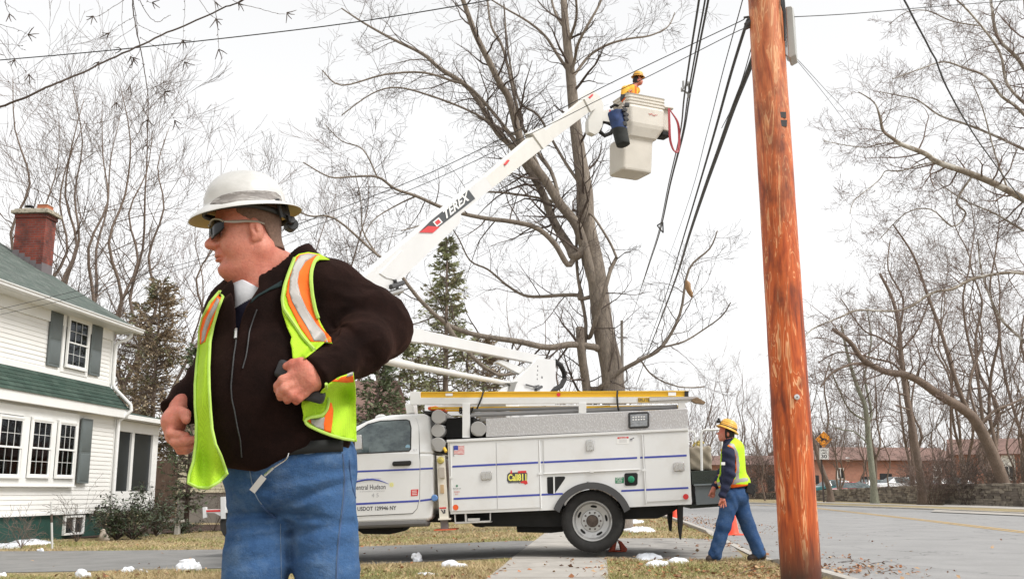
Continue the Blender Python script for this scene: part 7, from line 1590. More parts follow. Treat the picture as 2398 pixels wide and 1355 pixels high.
# reddish thicket along the wall
GT = 'leafless bushes behind the stone wall'
def bush_proto(seed, mat, H=2.6, n=26):
    g = Grow(seed, wander=.25, up=.05, ang=(20, 50), ratio=(.4, .7), minr=.007, kids=(3, 5)); rr = np.random.default_rng(seed)
    for k in range(n): th = rr.uniform(0, 6.28); g.branch((rr.normal()*.3, rr.normal()*.3, 0), (math.cos(th)*.5, math.sin(th)*.5, 1), H*rr.uniform(.6, 1.1), .014, 2)
    V, F = tubes3(g.S, 3); o = fastmesh('bare_bush', V, F, mat); return o
bu0 = bush_proto(41, m_twig2); bu1 = bush_proto(42, m_twigd)
bl_ = [(2180, 56, 1.1, 'reddish leafless bush behind the wall left of the leaning trunk'), (2230, 58, 1.3, 'largest reddish bush behind the wall beside the dark red car'), (2270, 54, 1.0, 'reddish bush at the foot of the leaning trunk'), (2380, 53, 1.0, 'low bare bush behind the wall at the right edge'), (2150, 66, .7, 'bare bush behind the wall right of the white car'), (1760, 84, 1.5, 'bare bush behind the wall left of the pole'), (1800, 80, 1.3, 'bare bush close against the left side of the pole'), (2168, 62, 1.0, 'tall bare bush at the broken-stub trunk')]
for i, (px, Y, k, lb) in enumerate(bl_):
    b_ = bu0 if i == 0 else (bu1 if i == 3 else (bu0.copy() if i % 2 else bu1.copy()))
    if b_.name not in COL.objects: COL.objects.link(b_)
    p = P(px, 1150, Y); b_.location = (p[0], Y, float(zt(p[0], Y))); b_.scale = (k*1.1, k*1.1, k); b_.rotation_euler[2] = i*1.3; tag(b_, lb, 'bush', GT)
# ---- evergreens ----
m_fir = M('fir_needles', (.11, .14, .07), .8, var=.45, vs=1.5); m_fir2 = M('arborvitae_sprays', (.26, .28, .15), .8, var=.35, vs=1.2, col2=(.26, .2, .11), c2s=1.3, c2t=(.5, .65)); m_firb = M('brownish_needles', (.30, .23, .15), .85, var=.4, vs=1.3, col2=(.14, .16, .08), c2s=.9, c2t=(.5, .62))
def conifer(px, Y, topy, width, mat, label, seed, n=5200, basefrac=.08, droop=.15, leaf=.16, shape=1.0, group=None, name='evergreen_tree', open_=.0):
    p = P(px, 1150, Y); z = float(zt(p[0], Y)); H = P(px, topy, Y)[2]-z; rr = np.random.default_rng(seed); t = thing(name, label, 'tree', (p[0], Y, z), group)
    c0 = np.array([p[0], Y, z]); tm = MB(); tm.tube([c0-UZ*.2, c0+UZ*H*.5, c0+UZ*H*.98], [H*.016, H*.009, .02], 8); tm.build('trunk', m_bark2, t, angle=180)
    g = Grow(seed, wander=.15, up=.03, ang=(25, 50), minr=.006, kids=(3, 5), ratio=(.3, .5)); N = int(n/30)
    for k in range(N):
        f = basefrac+(1-basefrac)*rr.uniform(0, .98); rad = width*.5*((1-f)**shape)*rr.uniform(.35, 1.15)+.1; th = rr.uniform(0, 6.28); g.branch(c0+UZ*H*f, (math.cos(th), math.sin(th), .25-droop*2*(1-f)), rad, .02+.02*(1-f), 1)
    S = np.array(g.S); idx = rr.integers(0, len(S), n); tt = rr.uniform(0, 1, n)[:, None]; q = S[idx, 0:3]*(1-tt)+S[idx, 4:7]*tt; keep = np.linalg.norm((q-c0)[:, :2], axis=1) > width*.08*(1-((q-c0)[:, 2]/H)); q = q[keep]; m = len(q)
    d = q-c0; d[:, 2] = 0; d /= np.linalg.norm(d, axis=1)[:, None]+1e-6; d += rr.normal(size=(m, 3))*.45; d /= np.linalg.norm(d, axis=1)[:, None]; s_ = rr.normal(size=(m, 3)); s_ = np.cross(d, s_); s_ /= np.linalg.norm(s_, axis=1)[:, None]
    L = leaf*rr.uniform(.5, 1.3, m)[:, None]; W = L*.17; V = np.stack([q-s_*W*.3, q+d*L*.5-s_*W, q+d*L, q+d*L*.5+s_*W], 1).reshape(-1, 3); F = np.arange(m*4).reshape(-1, 4)
    V3, F3 = tubes3(g.S, 3); V, F, mi = joinmeshes([(V, F), (V3, F3)]); fastmesh('crown', V, F, [mat, m_twig], t, mi=mi, smooth=False); return t
conifer(1040, 40, 548, 5.6, m_fir2, 'tall narrow light-green conifer seen between the two booms', 61, n=9000, leaf=.20, shape=.9, basefrac=.04)
conifer(880, 36, 830, 3.4, m_fir, 'dark green conifer behind the truck cab roof', 62, n=8000, leaf=.18, basefrac=.0, shape=.5); conifer(960, 44, 790, 3.4, m_fir2, 'light-green conifer low behind the ladder rack', 63, n=6000, leaf=.2, shape=.6, basefrac=.0)
conifer(345, 40, 650, 4.2, m_firb, 'brownish pine right of the white house eave', 64, n=9000, leaf=.17, shape=.45, basefrac=.25); conifer(440, 34, 800, 1.6, m_fir, 'small dark fir between porch and the man in white hard hat', 65, n=5000, leaf=.13, shape=.6, basefrac=.1)
conifer(300, 46, 700, 4.5, m_firb, 'brown-tinged pine directly behind the porch roof', 66, n=5500, leaf=.18, shape=.5, basefrac=.1); conifer(1130, 52, 790, 5.0, m_firb, 'brownish conifer behind the levelling rod of the boom', 67, n=9000, leaf=.2, shape=.5)
# ---- rhododendron and bed plants ----
m_rh = M('rhododendron_leaf', (.045, .065, .030), .45, var=.5, vs=6, col2=(.11, .09, .045), c2s=5, c2t=(.55, .68)); 
def leafy(name, label, c, rad, hgt, n, mat, seed, leaf=.11, cat='bush', group=None):
    rr = np.random.default_rng(seed); t = thing(name, label, cat, c, group); c = np.array(c, float); g = Grow(seed, wander=.2, up=.05, minr=.004, kids=(3, 4)); nb = 14
    for k in range(nb): th = rr.uniform(0, 6.28); g.branch(c, (math.cos(th)*.7, math.sin(th)*.7, 1), hgt*rr.uniform(.6, 1.0), .016, 2)
    S = np.array(g.S); S[:, 0:2] = c[:2]+(S[:, 0:2]-c[:2])*rad/(hgt*.6); S[:, 4:6] = c[:2]+(S[:, 4:6]-c[:2])*rad/(hgt*.6)
    V3, F3 = tubes3(S, 3); idx = rr.integers(0, len(S), n); q = S[idx, 4:7]+rr.normal(size=(n, 3))*.05; d = rr.normal(size=(n, 3)); d[:, 2] = d[:, 2]*.5-.25; d /= np.linalg.norm(d, axis=1)[:, None]; s_ = np.cross(d, rr.normal(size=(n, 3))*.4+np.array([0, 0, 1])); s_ /= np.linalg.norm(s_, axis=1)[:, None]+1e-6
    L = leaf*rr.uniform(.6, 1.25, n)[:, None]; W = L*.17; V = np.stack([q, q+d*L*.5-s_*W, q+d*L, q+d*L*.5+s_*W], 1).reshape(-1, 3); F = np.arange(n*4).reshape(-1, 4); fastmesh('leaves', V, F, mat, t, smooth=False); fastmesh('stem', V3, F3, m_twigd, t); return t
for (px, py, Y, rd, h, n, lb) in ((318, 1232, 24.5, .85, 1.05, 2000, 'largest rhododendron beside the porch windows'), (372, 1228, 26.0, .5, 1.3, 900, 'taller rhododendron at the outer porch corner'), (280, 1236, 24.2, .55, .7, 700, 'low rhododendron under the downspout outlet'), (430, 1222, 28, .35, .35, 500, 'small round dark shrub beyond the rhododendrons')):
    c = P(px, 1150, Y); leafy('rhododendron', lb, (c[0], Y, float(zt(c[0], Y))), rd, h, n, m_rh, int(px), group='shrubs in the porch bed')
def bare_shrub(px, Y, h, mat, lb, seed):
    c = P(px, 1150, Y); c[2] = float(zt(c[0], Y)); g = Grow(seed, wander=.2, up=.03, minr=.003, kids=(3, 4)); rr = np.random.default_rng(seed)
    for k in range(12): th = rr.uniform(0, 6.28); g.branch(c, (math.cos(th)*.6, math.sin(th)*.6, 1), h*rr.uniform(.6, 1.1), .006, 2)
    V, F = tubes3(g.S, 3); tag(fastmesh('bare_shrub', V-0, F, mat), lb, 'shrub', 'leafless shrubs against the house foundation')
bare_shrub(62, 20.8, .75, m_twig2, 'reddish leafless shrub against the green foundation', 71); bare_shrub(188, 23.2, 1.15, m_twigd, 'tall thin leafless shrub in front of the basement window', 72); bare_shrub(505, 29, 2.2, m_twigd, 'leafless sapling in front of the beige house', 73)

# far woods: nobody could count these
rr = np.random.default_rng(77); g = Grow(77, wander=.14, up=.08, ang=(18, 42), ratio=(.4, .7), minr=.016, kids=(3, 5))
for k in range(260):
    a = rr.uniform(-.58, .60); Yk = rr.uniform(105, 190) if a < .22 else rr.uniform(150, 200); x = a*Yk; h = rr.uniform(8, 15); g.branch((x, Yk, float(zt(x, Yk))), (rr.normal()*.05, rr.normal()*.05, 1), h, .16, 2)
    for q in range(3): th = rr.uniform(0, 6.28); g.branch((x, Yk, h*.2), (math.cos(th)*.5, math.sin(th)*.5, 1), h*.5, .07, 2)
V, F = tubes3(g.S, 3); tag(fastmesh('far_woods', V, F, M('far_wood', (.20, .16, .145), .9, var=.2)), kind='stuff')
# ================= across the road =================
wp = [(2440, 1129, 1172, 47), (2398, 1131, 1171, 49.5), (2300, 1132, 1170, 53), (2180, 1134, 1166, 58), (2040, 1141, 1163, 66), (1900, 1149, 1162, 75), (1780, 1153, 1164, 84), (1700, 1156, 1166, 92), (1620, 1158, 1168, 100), (1500, 1159, 1169, 112)]
m_stone = M('dry_stone', (.27, .235, .19), .95, var=.35, vs=2.5, bump=.8, bs=30, bd=.03, col2=(.40, .35, .28), c2s=1.1, c2t=(.5, .7)); m_stone2 = M('dark_dry_stone', (.17, .145, .12), .95, var=.3, vs=2.5, bump=.8, bs=30, bd=.03)
rr = np.random.default_rng(5); mb = MB(); core = MB()
line = [(P(x, yt, Y)) for x, yt, yb, Y in wp]; xs = np.array([q[0] for q in line]); ys = np.array([q[1] for q in line]); zs = np.array([q[2] for q in line]); s_ = np.r_[0, np.cumsum(np.hypot(np.diff(xs), np.diff(ys)))]
t = 0.0
def wat(t): return np.array([np.interp(t, s_, xs), np.interp(t, s_, ys), np.interp(t, s_, zs)])
base_w = lambda q: float(zt(q[0], q[1]))+.02
for i in range(len(line)-1):
    a, b = line[i], line[i+1]; d = nrm((b-a)*np.array([1, 1, 0])); n = np.array([-d[1], d[0], 0])*.2; n = n if n[1] > 0 else -n
    core.hexa([a-n*.8-UZ*.1, b-n*.8-UZ*.1, b*[1, 1, 0]+UZ*(base_w(b)-.3)-n*.8, a*[1, 1, 0]+UZ*(base_w(a)-.3)-n*.8], [a+n*.8-UZ*.1, b+n*.8-UZ*.1, b*[1, 1, 0]+UZ*(base_w(b)-.3)+n*.8, a*[1, 1, 0]+UZ*(base_w(a)-.3)+n*.8])
rows = 9
for r_ in range(rows):
    t = rr.uniform(0, .3)
    while t < s_[-1]:
        L = rr.uniform(.18, .75)*(1 if t < 30 else 1.6); q = wat(t+L/2); b_ = base_w(q); H = q[2]-b_; h = H/rows; d = nrm((wat(min(t+L, s_[-1]))-wat(t))*np.array([1, 1, 0])); ang = math.atan2(d[1], d[0]); z = b_+h*(r_+.5)+rr.normal()*.006
        rot = Matrix.Rotation(ang, 3, 'Z')@Matrix.Rotation(rr.normal()*.03, 3, 'Y'); mb.box((q[0], q[1]+rr.normal()*.02, z), (L*.97, .42+rr.normal()*.03, h*rr.uniform(.8, 1.05)), rot, m=int(rr.uniform() < .4)); t += L
sw_ = thing('stone_wall', 'long low dry-laid stone wall running along the far side of the road', 'wall', wat(10)*[1, 1, 0])
mb.build('stones', [m_stone, m_stone2], sw_, smooth=False); core.build('core', m_stone2, sw_, smooth=False)
# brick buildings
m_brk = brickmat('orange_brick', (1, 0, 0), (.42, .17, .11), (.34, .14, .09), (.32, .24, .20), bw=.22, bh=.075, ms=.01, rampvar=.15); m_rfb = M('brown_shingle', (.19, .115, .095), .95, var=.2, vs=1, bump=.5, bs=8, bd=.05); m_dk = M('dark_window', (.03, .035, .04), .2, var=.4, vs=.5)
def building(x0, x1, Y, ytop, yeave, label, wins, skew=0.0, dark=()):
    a = P(x0, 1150, Y); b = P(x1, 1150, Y+skew); ze = P(x0, yeave, Y)[2]; zr_ = P(x0, ytop, Y)[2]; z0_ = float(zt(a[0], Y))-.3; d = nrm((b-a)*np.array([1, 1, 0])); n = np.array([-d[1], d[0], 0]); D = 12.0; L = float(np.linalg.norm((b-a)[:2])); t = thing('brick_building', label, 'building', (a[0], a[1], z0_)); A = a*[1, 1, 0]
    q = lambda u, w_, z: A+d*u+n*w_+UZ*z
    mb = MB(); mb.hexa([q(0, 0, z0_), q(L, 0, z0_), q(L, 0, ze), q(0, 0, ze)], [q(0, D, z0_), q(L, D, z0_), q(L, D, ze), q(0, D, ze)]); mb.build('wall', m_brk, t, smooth=False, recalc=True)
    mb = MB(); mb.hexa([q(-.6, -.7, ze), q(-.6, D/2, zr_), q(-.6, D+.7, ze)], [q(L+.6, -.7, ze), q(L+.6, D/2, zr_), q(L+.6, D+.7, ze)]); mb.build('roof', m_rfb, t, smooth=False, recalc=True)
    for wx, wy0, wy1, ww, kind in wins:
        p = Plane((a[0], a[1], 0), math.atan2(d[1], d[0])); pa = p.pt(wx-ww/2, wy1); pb = p.pt(wx+ww/2, wy0); u0 = float((pa-A)@d); u1 = float((pb-A)@d); m2 = MB(); m2.hexa([q(u0, -.06, pa[2]), q(u1, -.06, pa[2]), q(u1, -.06, pb[2]), q(u0, -.06, pb[2])], [q(u0, .02, pa[2]), q(u1, .02, pa[2]), q(u1, .02, pb[2]), q(u0, .02, pb[2])]); fr = m2.build('window', m_trim if kind else m_dk, t, smooth=False, recalc=True)
        m2 = MB(); k = .12 if kind < 2 else .5
        for (ua, ub) in ((u0+.1, (u0+u1)/2-.05), ((u0+u1)/2+.05, u1-.1)): za, zb__ = pa[2]+.1, pb[2]-(.1 if kind < 2 else (pb[2]-pa[2])*.45); m2.hexa([q(ua, -.08, za), q(ub, -.08, za), q(ub, -.08, zb__), q(ua, -.08, zb__)], [q(ua, -.05, za), q(ub, -.05, za), q(ub, -.05, zb__), q(ua, -.05, zb__)])
        m2.build('pane', m_dk, fr, smooth=False, recalc=True)
    return t
building(1890, 2260, 128, 1040, 1076, 'long two-storey orange brick building with a brown roof behind the parked cars', [(1968, 1095, 1121, 14, 1), (1985, 1070, 1080, 8, 1), (2028, 1115, 1135, 22, 0), (2075, 1108, 1135, 26, 0), (2133, 1110, 1132, 18, 0), (2195, 1088, 1118, 18, 2), (2195, 1119, 1126, 18, 1), (2268, 1090, 1102, 30, 1), (1912, 1112, 1132, 10, 0)], skew=4)
building(2245, 2520, 112, 1022, 1064, 'nearer brick building with tall white window panel at the right edge', [(2362, 1065, 1124, 26, 2), (2298, 1070, 1086, 14, 0), (2398, 1075, 1095, 16, 1)], skew=-4)
building(1590, 1842, 120, 1062, 1088, 'low brick building with dark garage opening left of the utility pole', [(1762, 1118, 1152, 22, 0), (1805, 1112, 1150, 14, 0), (1690, 1110, 1140, 16, 0)], skew=0)
# parked cars
def car_proto(mat):
    t = thing('parked_car', 'x', 'car', (0, 0, 0)); L, Wd = 4.5, 1.78
    sec = [(-2.25, .35, .62), (-2.15, .25, .80), (-1.5, .22, .92), (-.9, .22, .96), (.6, .22, .96), (1.6, .22, .98), (2.1, .26, .92), (2.25, .38, .7)]; rings = []
    for x, z0_, z1_ in sec:
        w_ = Wd/2*(1-.12*(abs(x)/2.25)**3); rings.append([(x, -w_*.96, z0_), (x, -w_, (z0_+z1_)/2), (x, -w_*.92, z1_), (x, w_*.92, z1_), (x, w_, (z0_+z1_)/2), (x, w_*.96, z0_)])
    mb = MB(); n = 6
    for i in range(len(rings)-1): mb.add(rings[i]+rings[i+1], [(j, (j+1) % n, n+(j+1) % n, n+j) for j in range(n)])
    mb.add(rings[0], [tuple(range(n))]); mb.add(rings[-1], [tuple(range(n))[::-1]]); mb.build('body', mat, t, recalc=True, bevel=.05)
    cs_ = [(-1.35, .95, .02), (-.65, 1.40, .14), (.35, 1.46, .15), (1.15, 1.36, .14), (1.95, .97, .03)]; gl = MB(); R2 = [[(x, -.80+i_, z), (x, .80-i_, z), (x, .86, .93), (x, -.86, .93)] for x, z, i_ in cs_]
    for i in range(4): gl.add(R2[i]+R2[i+1], [(0, 1, 5, 4), (1, 2, 6, 5), (3, 0, 4, 7)])
    gl.build('windows', m_cglass, t, recalc=True); rf = MB(); rf.hexa([(-.62, -.66, 1.41), (1.12, -.66, 1.38), (1.12, .66, 1.38), (-.62, .66, 1.41)], [(-.62, -.62, 1.46), (1.1, -.62, 1.42), (1.1, .62, 1.42), (-.62, .62, 1.46)]); rf.build('roof', mat, t, recalc=True, bevel=.02)
    for x in (-1.4, 1.4):
        for y in (-.82, .82): w2 = MB(); w2.tube([(x, y-.1, .33), (x, y+.1, .33)], .33, 18); w2.build('wheel', m_rub, t)
    return t
cp = [M('car_teal', (.03, .16, .17), .3, coat=.6), M('car_red', (.50, .03, .035), .3, coat=.6), M('car_silver', (.42, .44, .46), .3, metal=.4, coat=.5), M('car_white', (.72, .74, .76), .3, coat=.5), M('car_dark_red', (.25, .02, .03), .3, coat=.6), M('car_brown', (.14, .10, .08), .3, coat=.5)]
cars = [(1952, 1127, 98, 0, 'teal parked car nearest the sign post behind the stone wall', .25), (1995, 1132, 94, 1, 'bright red parked car behind the stone wall', .5), (2040, 1126, 100, 2, 'silver parked car partly hidden by the mossy trunk', .35), (2102, 1120, 96, 3, 'snow-dusted white parked car right of the mossy trunk', .2), (2222, 1121, 92, 4, 'dark red parked car behind the reddish bushes', .15)]
for px, py, Y, mi_, lb, rz in cars:
    p = P(px, 1150, Y); t = car_proto(cp[mi_]); t.location = (p[0], Y, P(px, py-4, Y)[2]-1.46); t.rotation_euler[2] = rz; tag(t, lb, 'car', 'cars parked behind the stone wall')
# signs
m_post = M('rusty_post', (.06, .045, .04), .7, metal=.3); m_sor = M('sign_orange', (.92, .34, .02), .5, var=.05); sp_ = P(1929, 1168, 62)
sg_ = thing('road_sign', 'orange deer-crossing diamond above a white speed limit sign on one post', 'road sign', (sp_[0], 62, float(zt(sp_[0], 62)))); PS = Plane((sp_[0], 61.93, 0), 0)
mb = MB(); mb.box((sp_[0], 62, (float(zt(sp_[0], 62))+P(1929, 1012, 62)[2])/2), (.09, .05, P(1929, 1012, 62)[2]-float(zt(sp_[0], 62)))); mb.build('post', m_post, sg_)
mb = MB(); mb.prism(PS, [(1929, 1009), (1948.5, 1028), (1929, 1047), (1910, 1028)], 0, .02, 0); mb.prism(PS, [(1929, 1011.5), (1946, 1028), (1929, 1044.5), (1912.5, 1028)], -.004, 0, 1); mb.prism(PS, [(1929, 1012.5), (1945, 1028), (1929, 1043.5), (1913.5, 1028)], -.008, -.004, 0)
for q in ([(1921, 1021), (1923, 1023), (1932, 1027), (1936, 1026), (1935, 1030), (1926, 1030), (1922, 1026)], [(1921, 1021), (1919, 1023), (1923, 1026), (1925, 1024)], [(1922, 1022), (1920, 1017), (1921.2, 1017), (1923.2, 1021.5)], [(1923.5, 1022), (1925, 1018), (1926, 1018.5), (1924.5, 1023)], [(1934, 1027), (1940, 1032), (1939, 1033), (1932, 1029.5)], [(1926, 1029), (1922, 1034), (1923.4, 1034.6), (1928, 1030)], [(1934, 1029), (1936, 1036), (1934.8, 1036), (1932, 1030)], [(1924, 1028), (1919, 1031), (1919.6, 1032.2), (1926, 1030)]): mb.prism(PS, q, -.013, -.008, 1)
mb.build('deer_sign', [m_sor, m_black], sg_)
mb = MB(); mb.prism(PS, [(1919, 1048.5), (1941, 1048.5), (1941, 1075), (1919, 1075)], 0, .02, 0); mb.prism(PS, [(1920, 1049.5), (1940, 1049.5), (1940, 1074), (1920, 1074)], -.004, 0, 1); mb.prism(PS, [(1920.6, 1050.1), (1939.4, 1050.1), (1939.4, 1073.4), (1920.6, 1073.4)], -.008, -.004, 0)
for tx, y_, w_, h_, bo in (('SPEED', 1056, 16, 4, .02), ('LIMIT', 1062, 15, 4, .02), ('30', 1072, 14, 8.5, .03)): add_text(mb, tx, PS.pt(1930-w_/2, y_, -.010), PS.u, UZ, width=w_*62/FPX, height=h_*62/FPX, bold=bo, m=1)
mb.build('speed_sign', [m_trim, m_black], sg_)
# ---- beige house, fence, trailer, far pole ----
Yb = 38.0; a = P(414, 1150, Yb); PBH = Plane((a[0], Yb, 0), -R(4.7)); m_bei = M('cream_siding', (.66, .60, .44), .6, var=.04); bh_ = thing('beige_house', 'cream clapboard house on a concrete foundation behind the man in white hard hat', 'house', (a[0], Yb, float(zt(a[0], Yb))))
A = np.array([a[0], Yb, 0]); zf = PBH.pt(420, 1152)[2]; zg = float(zt(a[0], Yb)); d, n = PBH.u, PBH.n; mb = MB(); ztop = PBH.pt(420, 985)[2]
mb.hexa([A+UZ*zf+n*.02, A+d*7+UZ*zf+n*.02, A+d*7+UZ*ztop+n*.02, A+UZ*ztop+n*.02], [A+UZ*zf+n*7, A+d*7+UZ*zf+n*7, A+d*7+UZ*ztop+n*7, A+UZ*ztop+n*7]); siding(mb, A+n*.02, d, -n, 0, 7, zf, ztop, .12); siding(mb, A, n, -d, 0, 7, zf, ztop, .12); mb.build('wall', m_bei, bh_, recalc=False)
mb = MB(); mb.hexa([A+UZ*(zg-.3)+n*.05, A+d*7+UZ*(zg-.3)+n*.05, A+d*7+UZ*(zf-.01)+n*.05, A+UZ*(zf-.01)+n*.05], [A+UZ*(zg-.3)+n*7, A+d*7+UZ*(zg-.3)+n*7, A+d*7+UZ*(zf-.01)+n*7, A+UZ*(zf-.01)+n*7]); mb.build('foundation', M('grey_concrete', (.24, .22, .20), .9, var=.12), bh_, recalc=True)
mb = MB(); mb.hexa([A-d*.4-n*.5+UZ*ztop, A-d*.4+n*3.5+UZ*(ztop+1.8), A-d*.4+n*7.5+UZ*ztop], [A+d*7.4-n*.5+UZ*ztop, A+d*7.4+n*3.5+UZ*(ztop+1.8), A+d*7.4+n*7.5+UZ*ztop]); mb.build('roof', m_rfb, bh_, recalc=True)
mb = MB(); mb.tube([PBH.pt(410, 1160, -.1), PBH.pt(410, 990, -.1)], .05, 8); mb.build('downspout', m_black, bh_)
Yf = 36.0; m_fen = M('brown_fence_wood', (.13, .085, .06), .9, var=.25, vs=6); ft = thing('board_fence', 'brown board fence between porch and cream house', 'fence', P(385, 1200, Yf)*[1, 1, 0]); mb = MB()
for k in range(11): a = P(345+k*6.6, 1150, Yf); mb.box((a[0], Yf, 1.0+float(zt(a[0], Yf))), (.092, .03, 2.3+.03*(k % 3)))
for z in (.4, 1.6): a = P(378, 1150, Yf); mb.box((a[0], Yf+.04, z), (1.1, .05, .1))
mb.build('boards', m_fen, ft)
tl = thing('trailer', 'white trailer frame end with a red and white reflector strip beside the jeans', 'trailer', P(505, 1215, 17)*[1, 1, 0]+UZ*float(zt(-5, 17))); mb = MB(); PT = Plane((P(505, 1215, 17)[0], 17, 0), -R(5))
mb.prism(PT, [(481, 1192), (560, 1190), (560, 1200), (481, 1200)], 0, .05, 0); mb.prism(PT, [(474, 1187), (482, 1186), (483, 1211), (475, 1213)], -.01, .06, 0); mb.prism(PT, [(516, 1163), (527, 1162), (527, 1214), (517, 1214)], -.02, .08, 0); mb.prism(PT, [(500, 1199), (517, 1199), (517, 1208)], .0, .04, 0); mb.build('frame', m_wp, tl, bevel=.004)
mb = MB(); mb.prism(PT, [(482, 1193.5), (516, 1192.5), (516, 1197), (482, 1198)], -.006, 0, 0); mb.build('reflector_strip', m_red, tl); mb = MB(); mb.tube([PT.pt(560, 1225, .1), PT.pt(560, 1225, .3)], .3, 20); mb.prism(PT, [(520, 1205), (700, 1203), (700, 1210), (520, 1212)], .1, .9); mb.build('axle', m_rub, tl)
fpo = P(1460, 1170, 95); mb = MB(); mb.tube([fpo*[1, 1, 0], P(1456, 750, 95)], [.2, .13], 8); mb.tube([P(1446, 790, 95), P(1468, 790, 95)], .06, 5); tag(mb.build('utility_pole', M('grey_pole_wood', (.20, .18, .16), .9), None), 'distant grey utility pole seen beside the maple trunk', 'utility pole')
# small garden things
c = P(354, 1236, 25.5); c[2] = float(zt(c[0], c[1])); mb = MB(); mb.box(c+np.array([0, 0, .32]), (.62, .25, .07)); mb.box(c+np.array([-.2, 0, .14]), (.09, .2, .28)); mb.box(c+np.array([.2, 0, .14]), (.09, .2, .28))
c2 = P(395, 1222, 27.5); c2[2] = float(zt(c2[0], c2[1])); mb2 = MB()
bt_ = thing('garden_bench', 'small pale stone bench at the end of the porch bed', 'bench', c2); mb2 = MB(); mb2.box(c2+UZ*.34, (.75, .28, .07)); mb2.build('seat', m_conc, bt_, bevel=.01)
for x in (-.24, .24): m2 = MB(); m2.box(c2+np.array([x, 0, .15]), (.1, .22, .30), taper=.8); m2.build('leg', m_conc, bt_)
fg = P(243, 1246, 23.6); fg[2] = float(zt(fg[0], fg[1])); fnp = lambda p: U(.05, s_ell(p, fg+UZ*.1, (.10, .08, .10)), s_ell(p, fg+np.array([-.02, 0, .22]), (.06, .05, .06)), s_ell(p, fg+np.array([.07, 0, .05]), (.08, .07, .05)))
V, F = mesh_sdf(fnp, fg-.2, fg+.4, .02); tag(fastmesh('garden_ornament', V, F, M('weathered_stone', (.42, .36, .30), .9, var=.3, vs=12)), 'small weathered stone ornament on the mulch under the downspout', 'ornament')
mb = MB(); q0 = P(124, 1262, 20.6); q0[2] = float(zt(q0[0], q0[1])); q1 = P(120, 1173, 20.6); md_ = q0*.45+q1*.55; mb.tube([q0, md_], .022, 8, m=0); mb.tube([md_, md_+(q1-md_)*.4], .024, 8, m=1); mb.tube([md_+(q1-md_)*.4, q1], .016, 8, m=0); tag(mb.build('snow_stake', [M('stake_white', (.55, .55, .53), .5), m_rust], None), 'thin white snow stake standing at the lawn edge before the green foundation', 'stake')
# ================= the near utility pole and its wires =================
m_pole, nt, b = newmat('pole_wood')
n1 = noise(nt, 6, 3, .5, stretch=(1, 1, .14), dist=2.2); n2 = noise(nt, 34, 4, .6, stretch=(1, 1, .09), dist=.6); n3 = noise(nt, 1.3, 5, .6, stretch=(1, 1, .5))
base = ramp(nt, n1.outputs[0], [(.30, (.16, .026, .007)), (.40, (.40, .070, .013)), (.49, (.55, .115, .022)), (.52, (.50, .095, .018)), (.53, (.78, .33, .14)), (.55, (.44, .075, .014)), (.60, (.58, .13, .025)), (.612, (.82, .45, .24)), (.66, (.70, .27, .10)), (.68, (.44, .08, .017))])
gr = ramp(nt, n2.outputs[0], [(.35, .55), (.5, 1.0), (.65, 1.3)]); c = mixc(nt, .55, base, gr, 'MULTIPLY')
tc = _n(nt, 'ShaderNodeTexCoord'); sx = _n(nt, 'ShaderNodeSeparateXYZ'); nt.links.new(tc.outputs['Object'], sx.inputs[0])
# the foot of the pole carries dark preservative, the shaft is barer higher up
mr_ = _n(nt, 'ShaderNodeMapRange'); nt.links.new(sx.outputs[2], mr_.inputs[0]); mr_.inputs[1].default_value = .12; mr_.inputs[2].default_value = .62; mr_.inputs[3].default_value = 1.0; mr_.inputs[4].default_value = 0.0
ad = _n(nt, 'ShaderNodeMath', operation='ADD'); nt.links.new(mr_.outputs[0], ad.inputs[0]); mm = _n(nt, 'ShaderNodeMath', operation='MULTIPLY_ADD'); nt.links.new(n3.outputs[0], mm.inputs[0]); mm.inputs[1].default_value = .6; mm.inputs[2].default_value = -.3; nt.links.new(mm.outputs[0], ad.inputs[1]); ad.use_clamp = True
c = mixc(nt, ad.outputs[0], c, (.065, .029, .017))
mu = _n(nt, 'ShaderNodeMapRange'); nt.links.new(sx.outputs[2], mu.inputs[0]); mu.inputs[1].default_value = 3.4; mu.inputs[2].default_value = 4.9; mu.inputs[3].default_value = 0; mu.inputs[4].default_value = .30; mq = _n(nt, 'ShaderNodeMath', operation='MULTIPLY'); nt.links.new(mu.outputs[0], mq.inputs[0]); nt.links.new(ramp(nt, n1.outputs[0], [(.35, .25), (.6, 1)]), mq.inputs[1]); c = mixc(nt, mq.outputs[0], c, (.72, .42, .24))
dk = noise(nt, 2.6, 5, .65, stretch=(1, 1, .5)); c = mixc(nt, ramp(nt, dk.outputs[0], [(.52, 0), (.66, .8)]), c, (.13, .030, .012))
nt.links.new(c, b.inputs['Base Color']); b.inputs['Roughness'].default_value = .5; b.inputs['Specular IOR Level'].default_value = .4; bumpn(nt, b, n2.outputs[0], .5, .01)
YP = 9.6; pb = P(1876, 1348, YP); pt_ = P(1791, 0, YP); zg = float(zt(pb[0], YP)); up_ = nrm(pt_-pb); top = pb+up_*8.6; bot = pb-up_*.45
r0 = 46*YP/FPX*.985; r1 = 37.5*(YP*_cp+pt_[2]*_sp)/FPX; pole = thing('utility_pole', 'thick orange-brown wooden utility pole with a dark foot, nearest to the camera', 'utility pole', (pb[0], YP, zg)); mb = MB(); pts = []; rs = []
Lp = np.linalg.norm(pt_-pb)
for k in range(40): f = k/39; q = bot+(top-bot)*f; tt_ = np.dot(q-pb, up_)/Lp; pts.append(q); rs.append(r0+(r1-r0)*tt_+random.uniform(-.0015, .0015))
mb.tube(pts, rs, 40); mb.build('shaft', m_pole, pole, angle=180)
onp = lambda px, py: P(px, py, YP-.185)
PPl = Plane((pb[0], YP-.205, 0), R(0)); mb = MB()
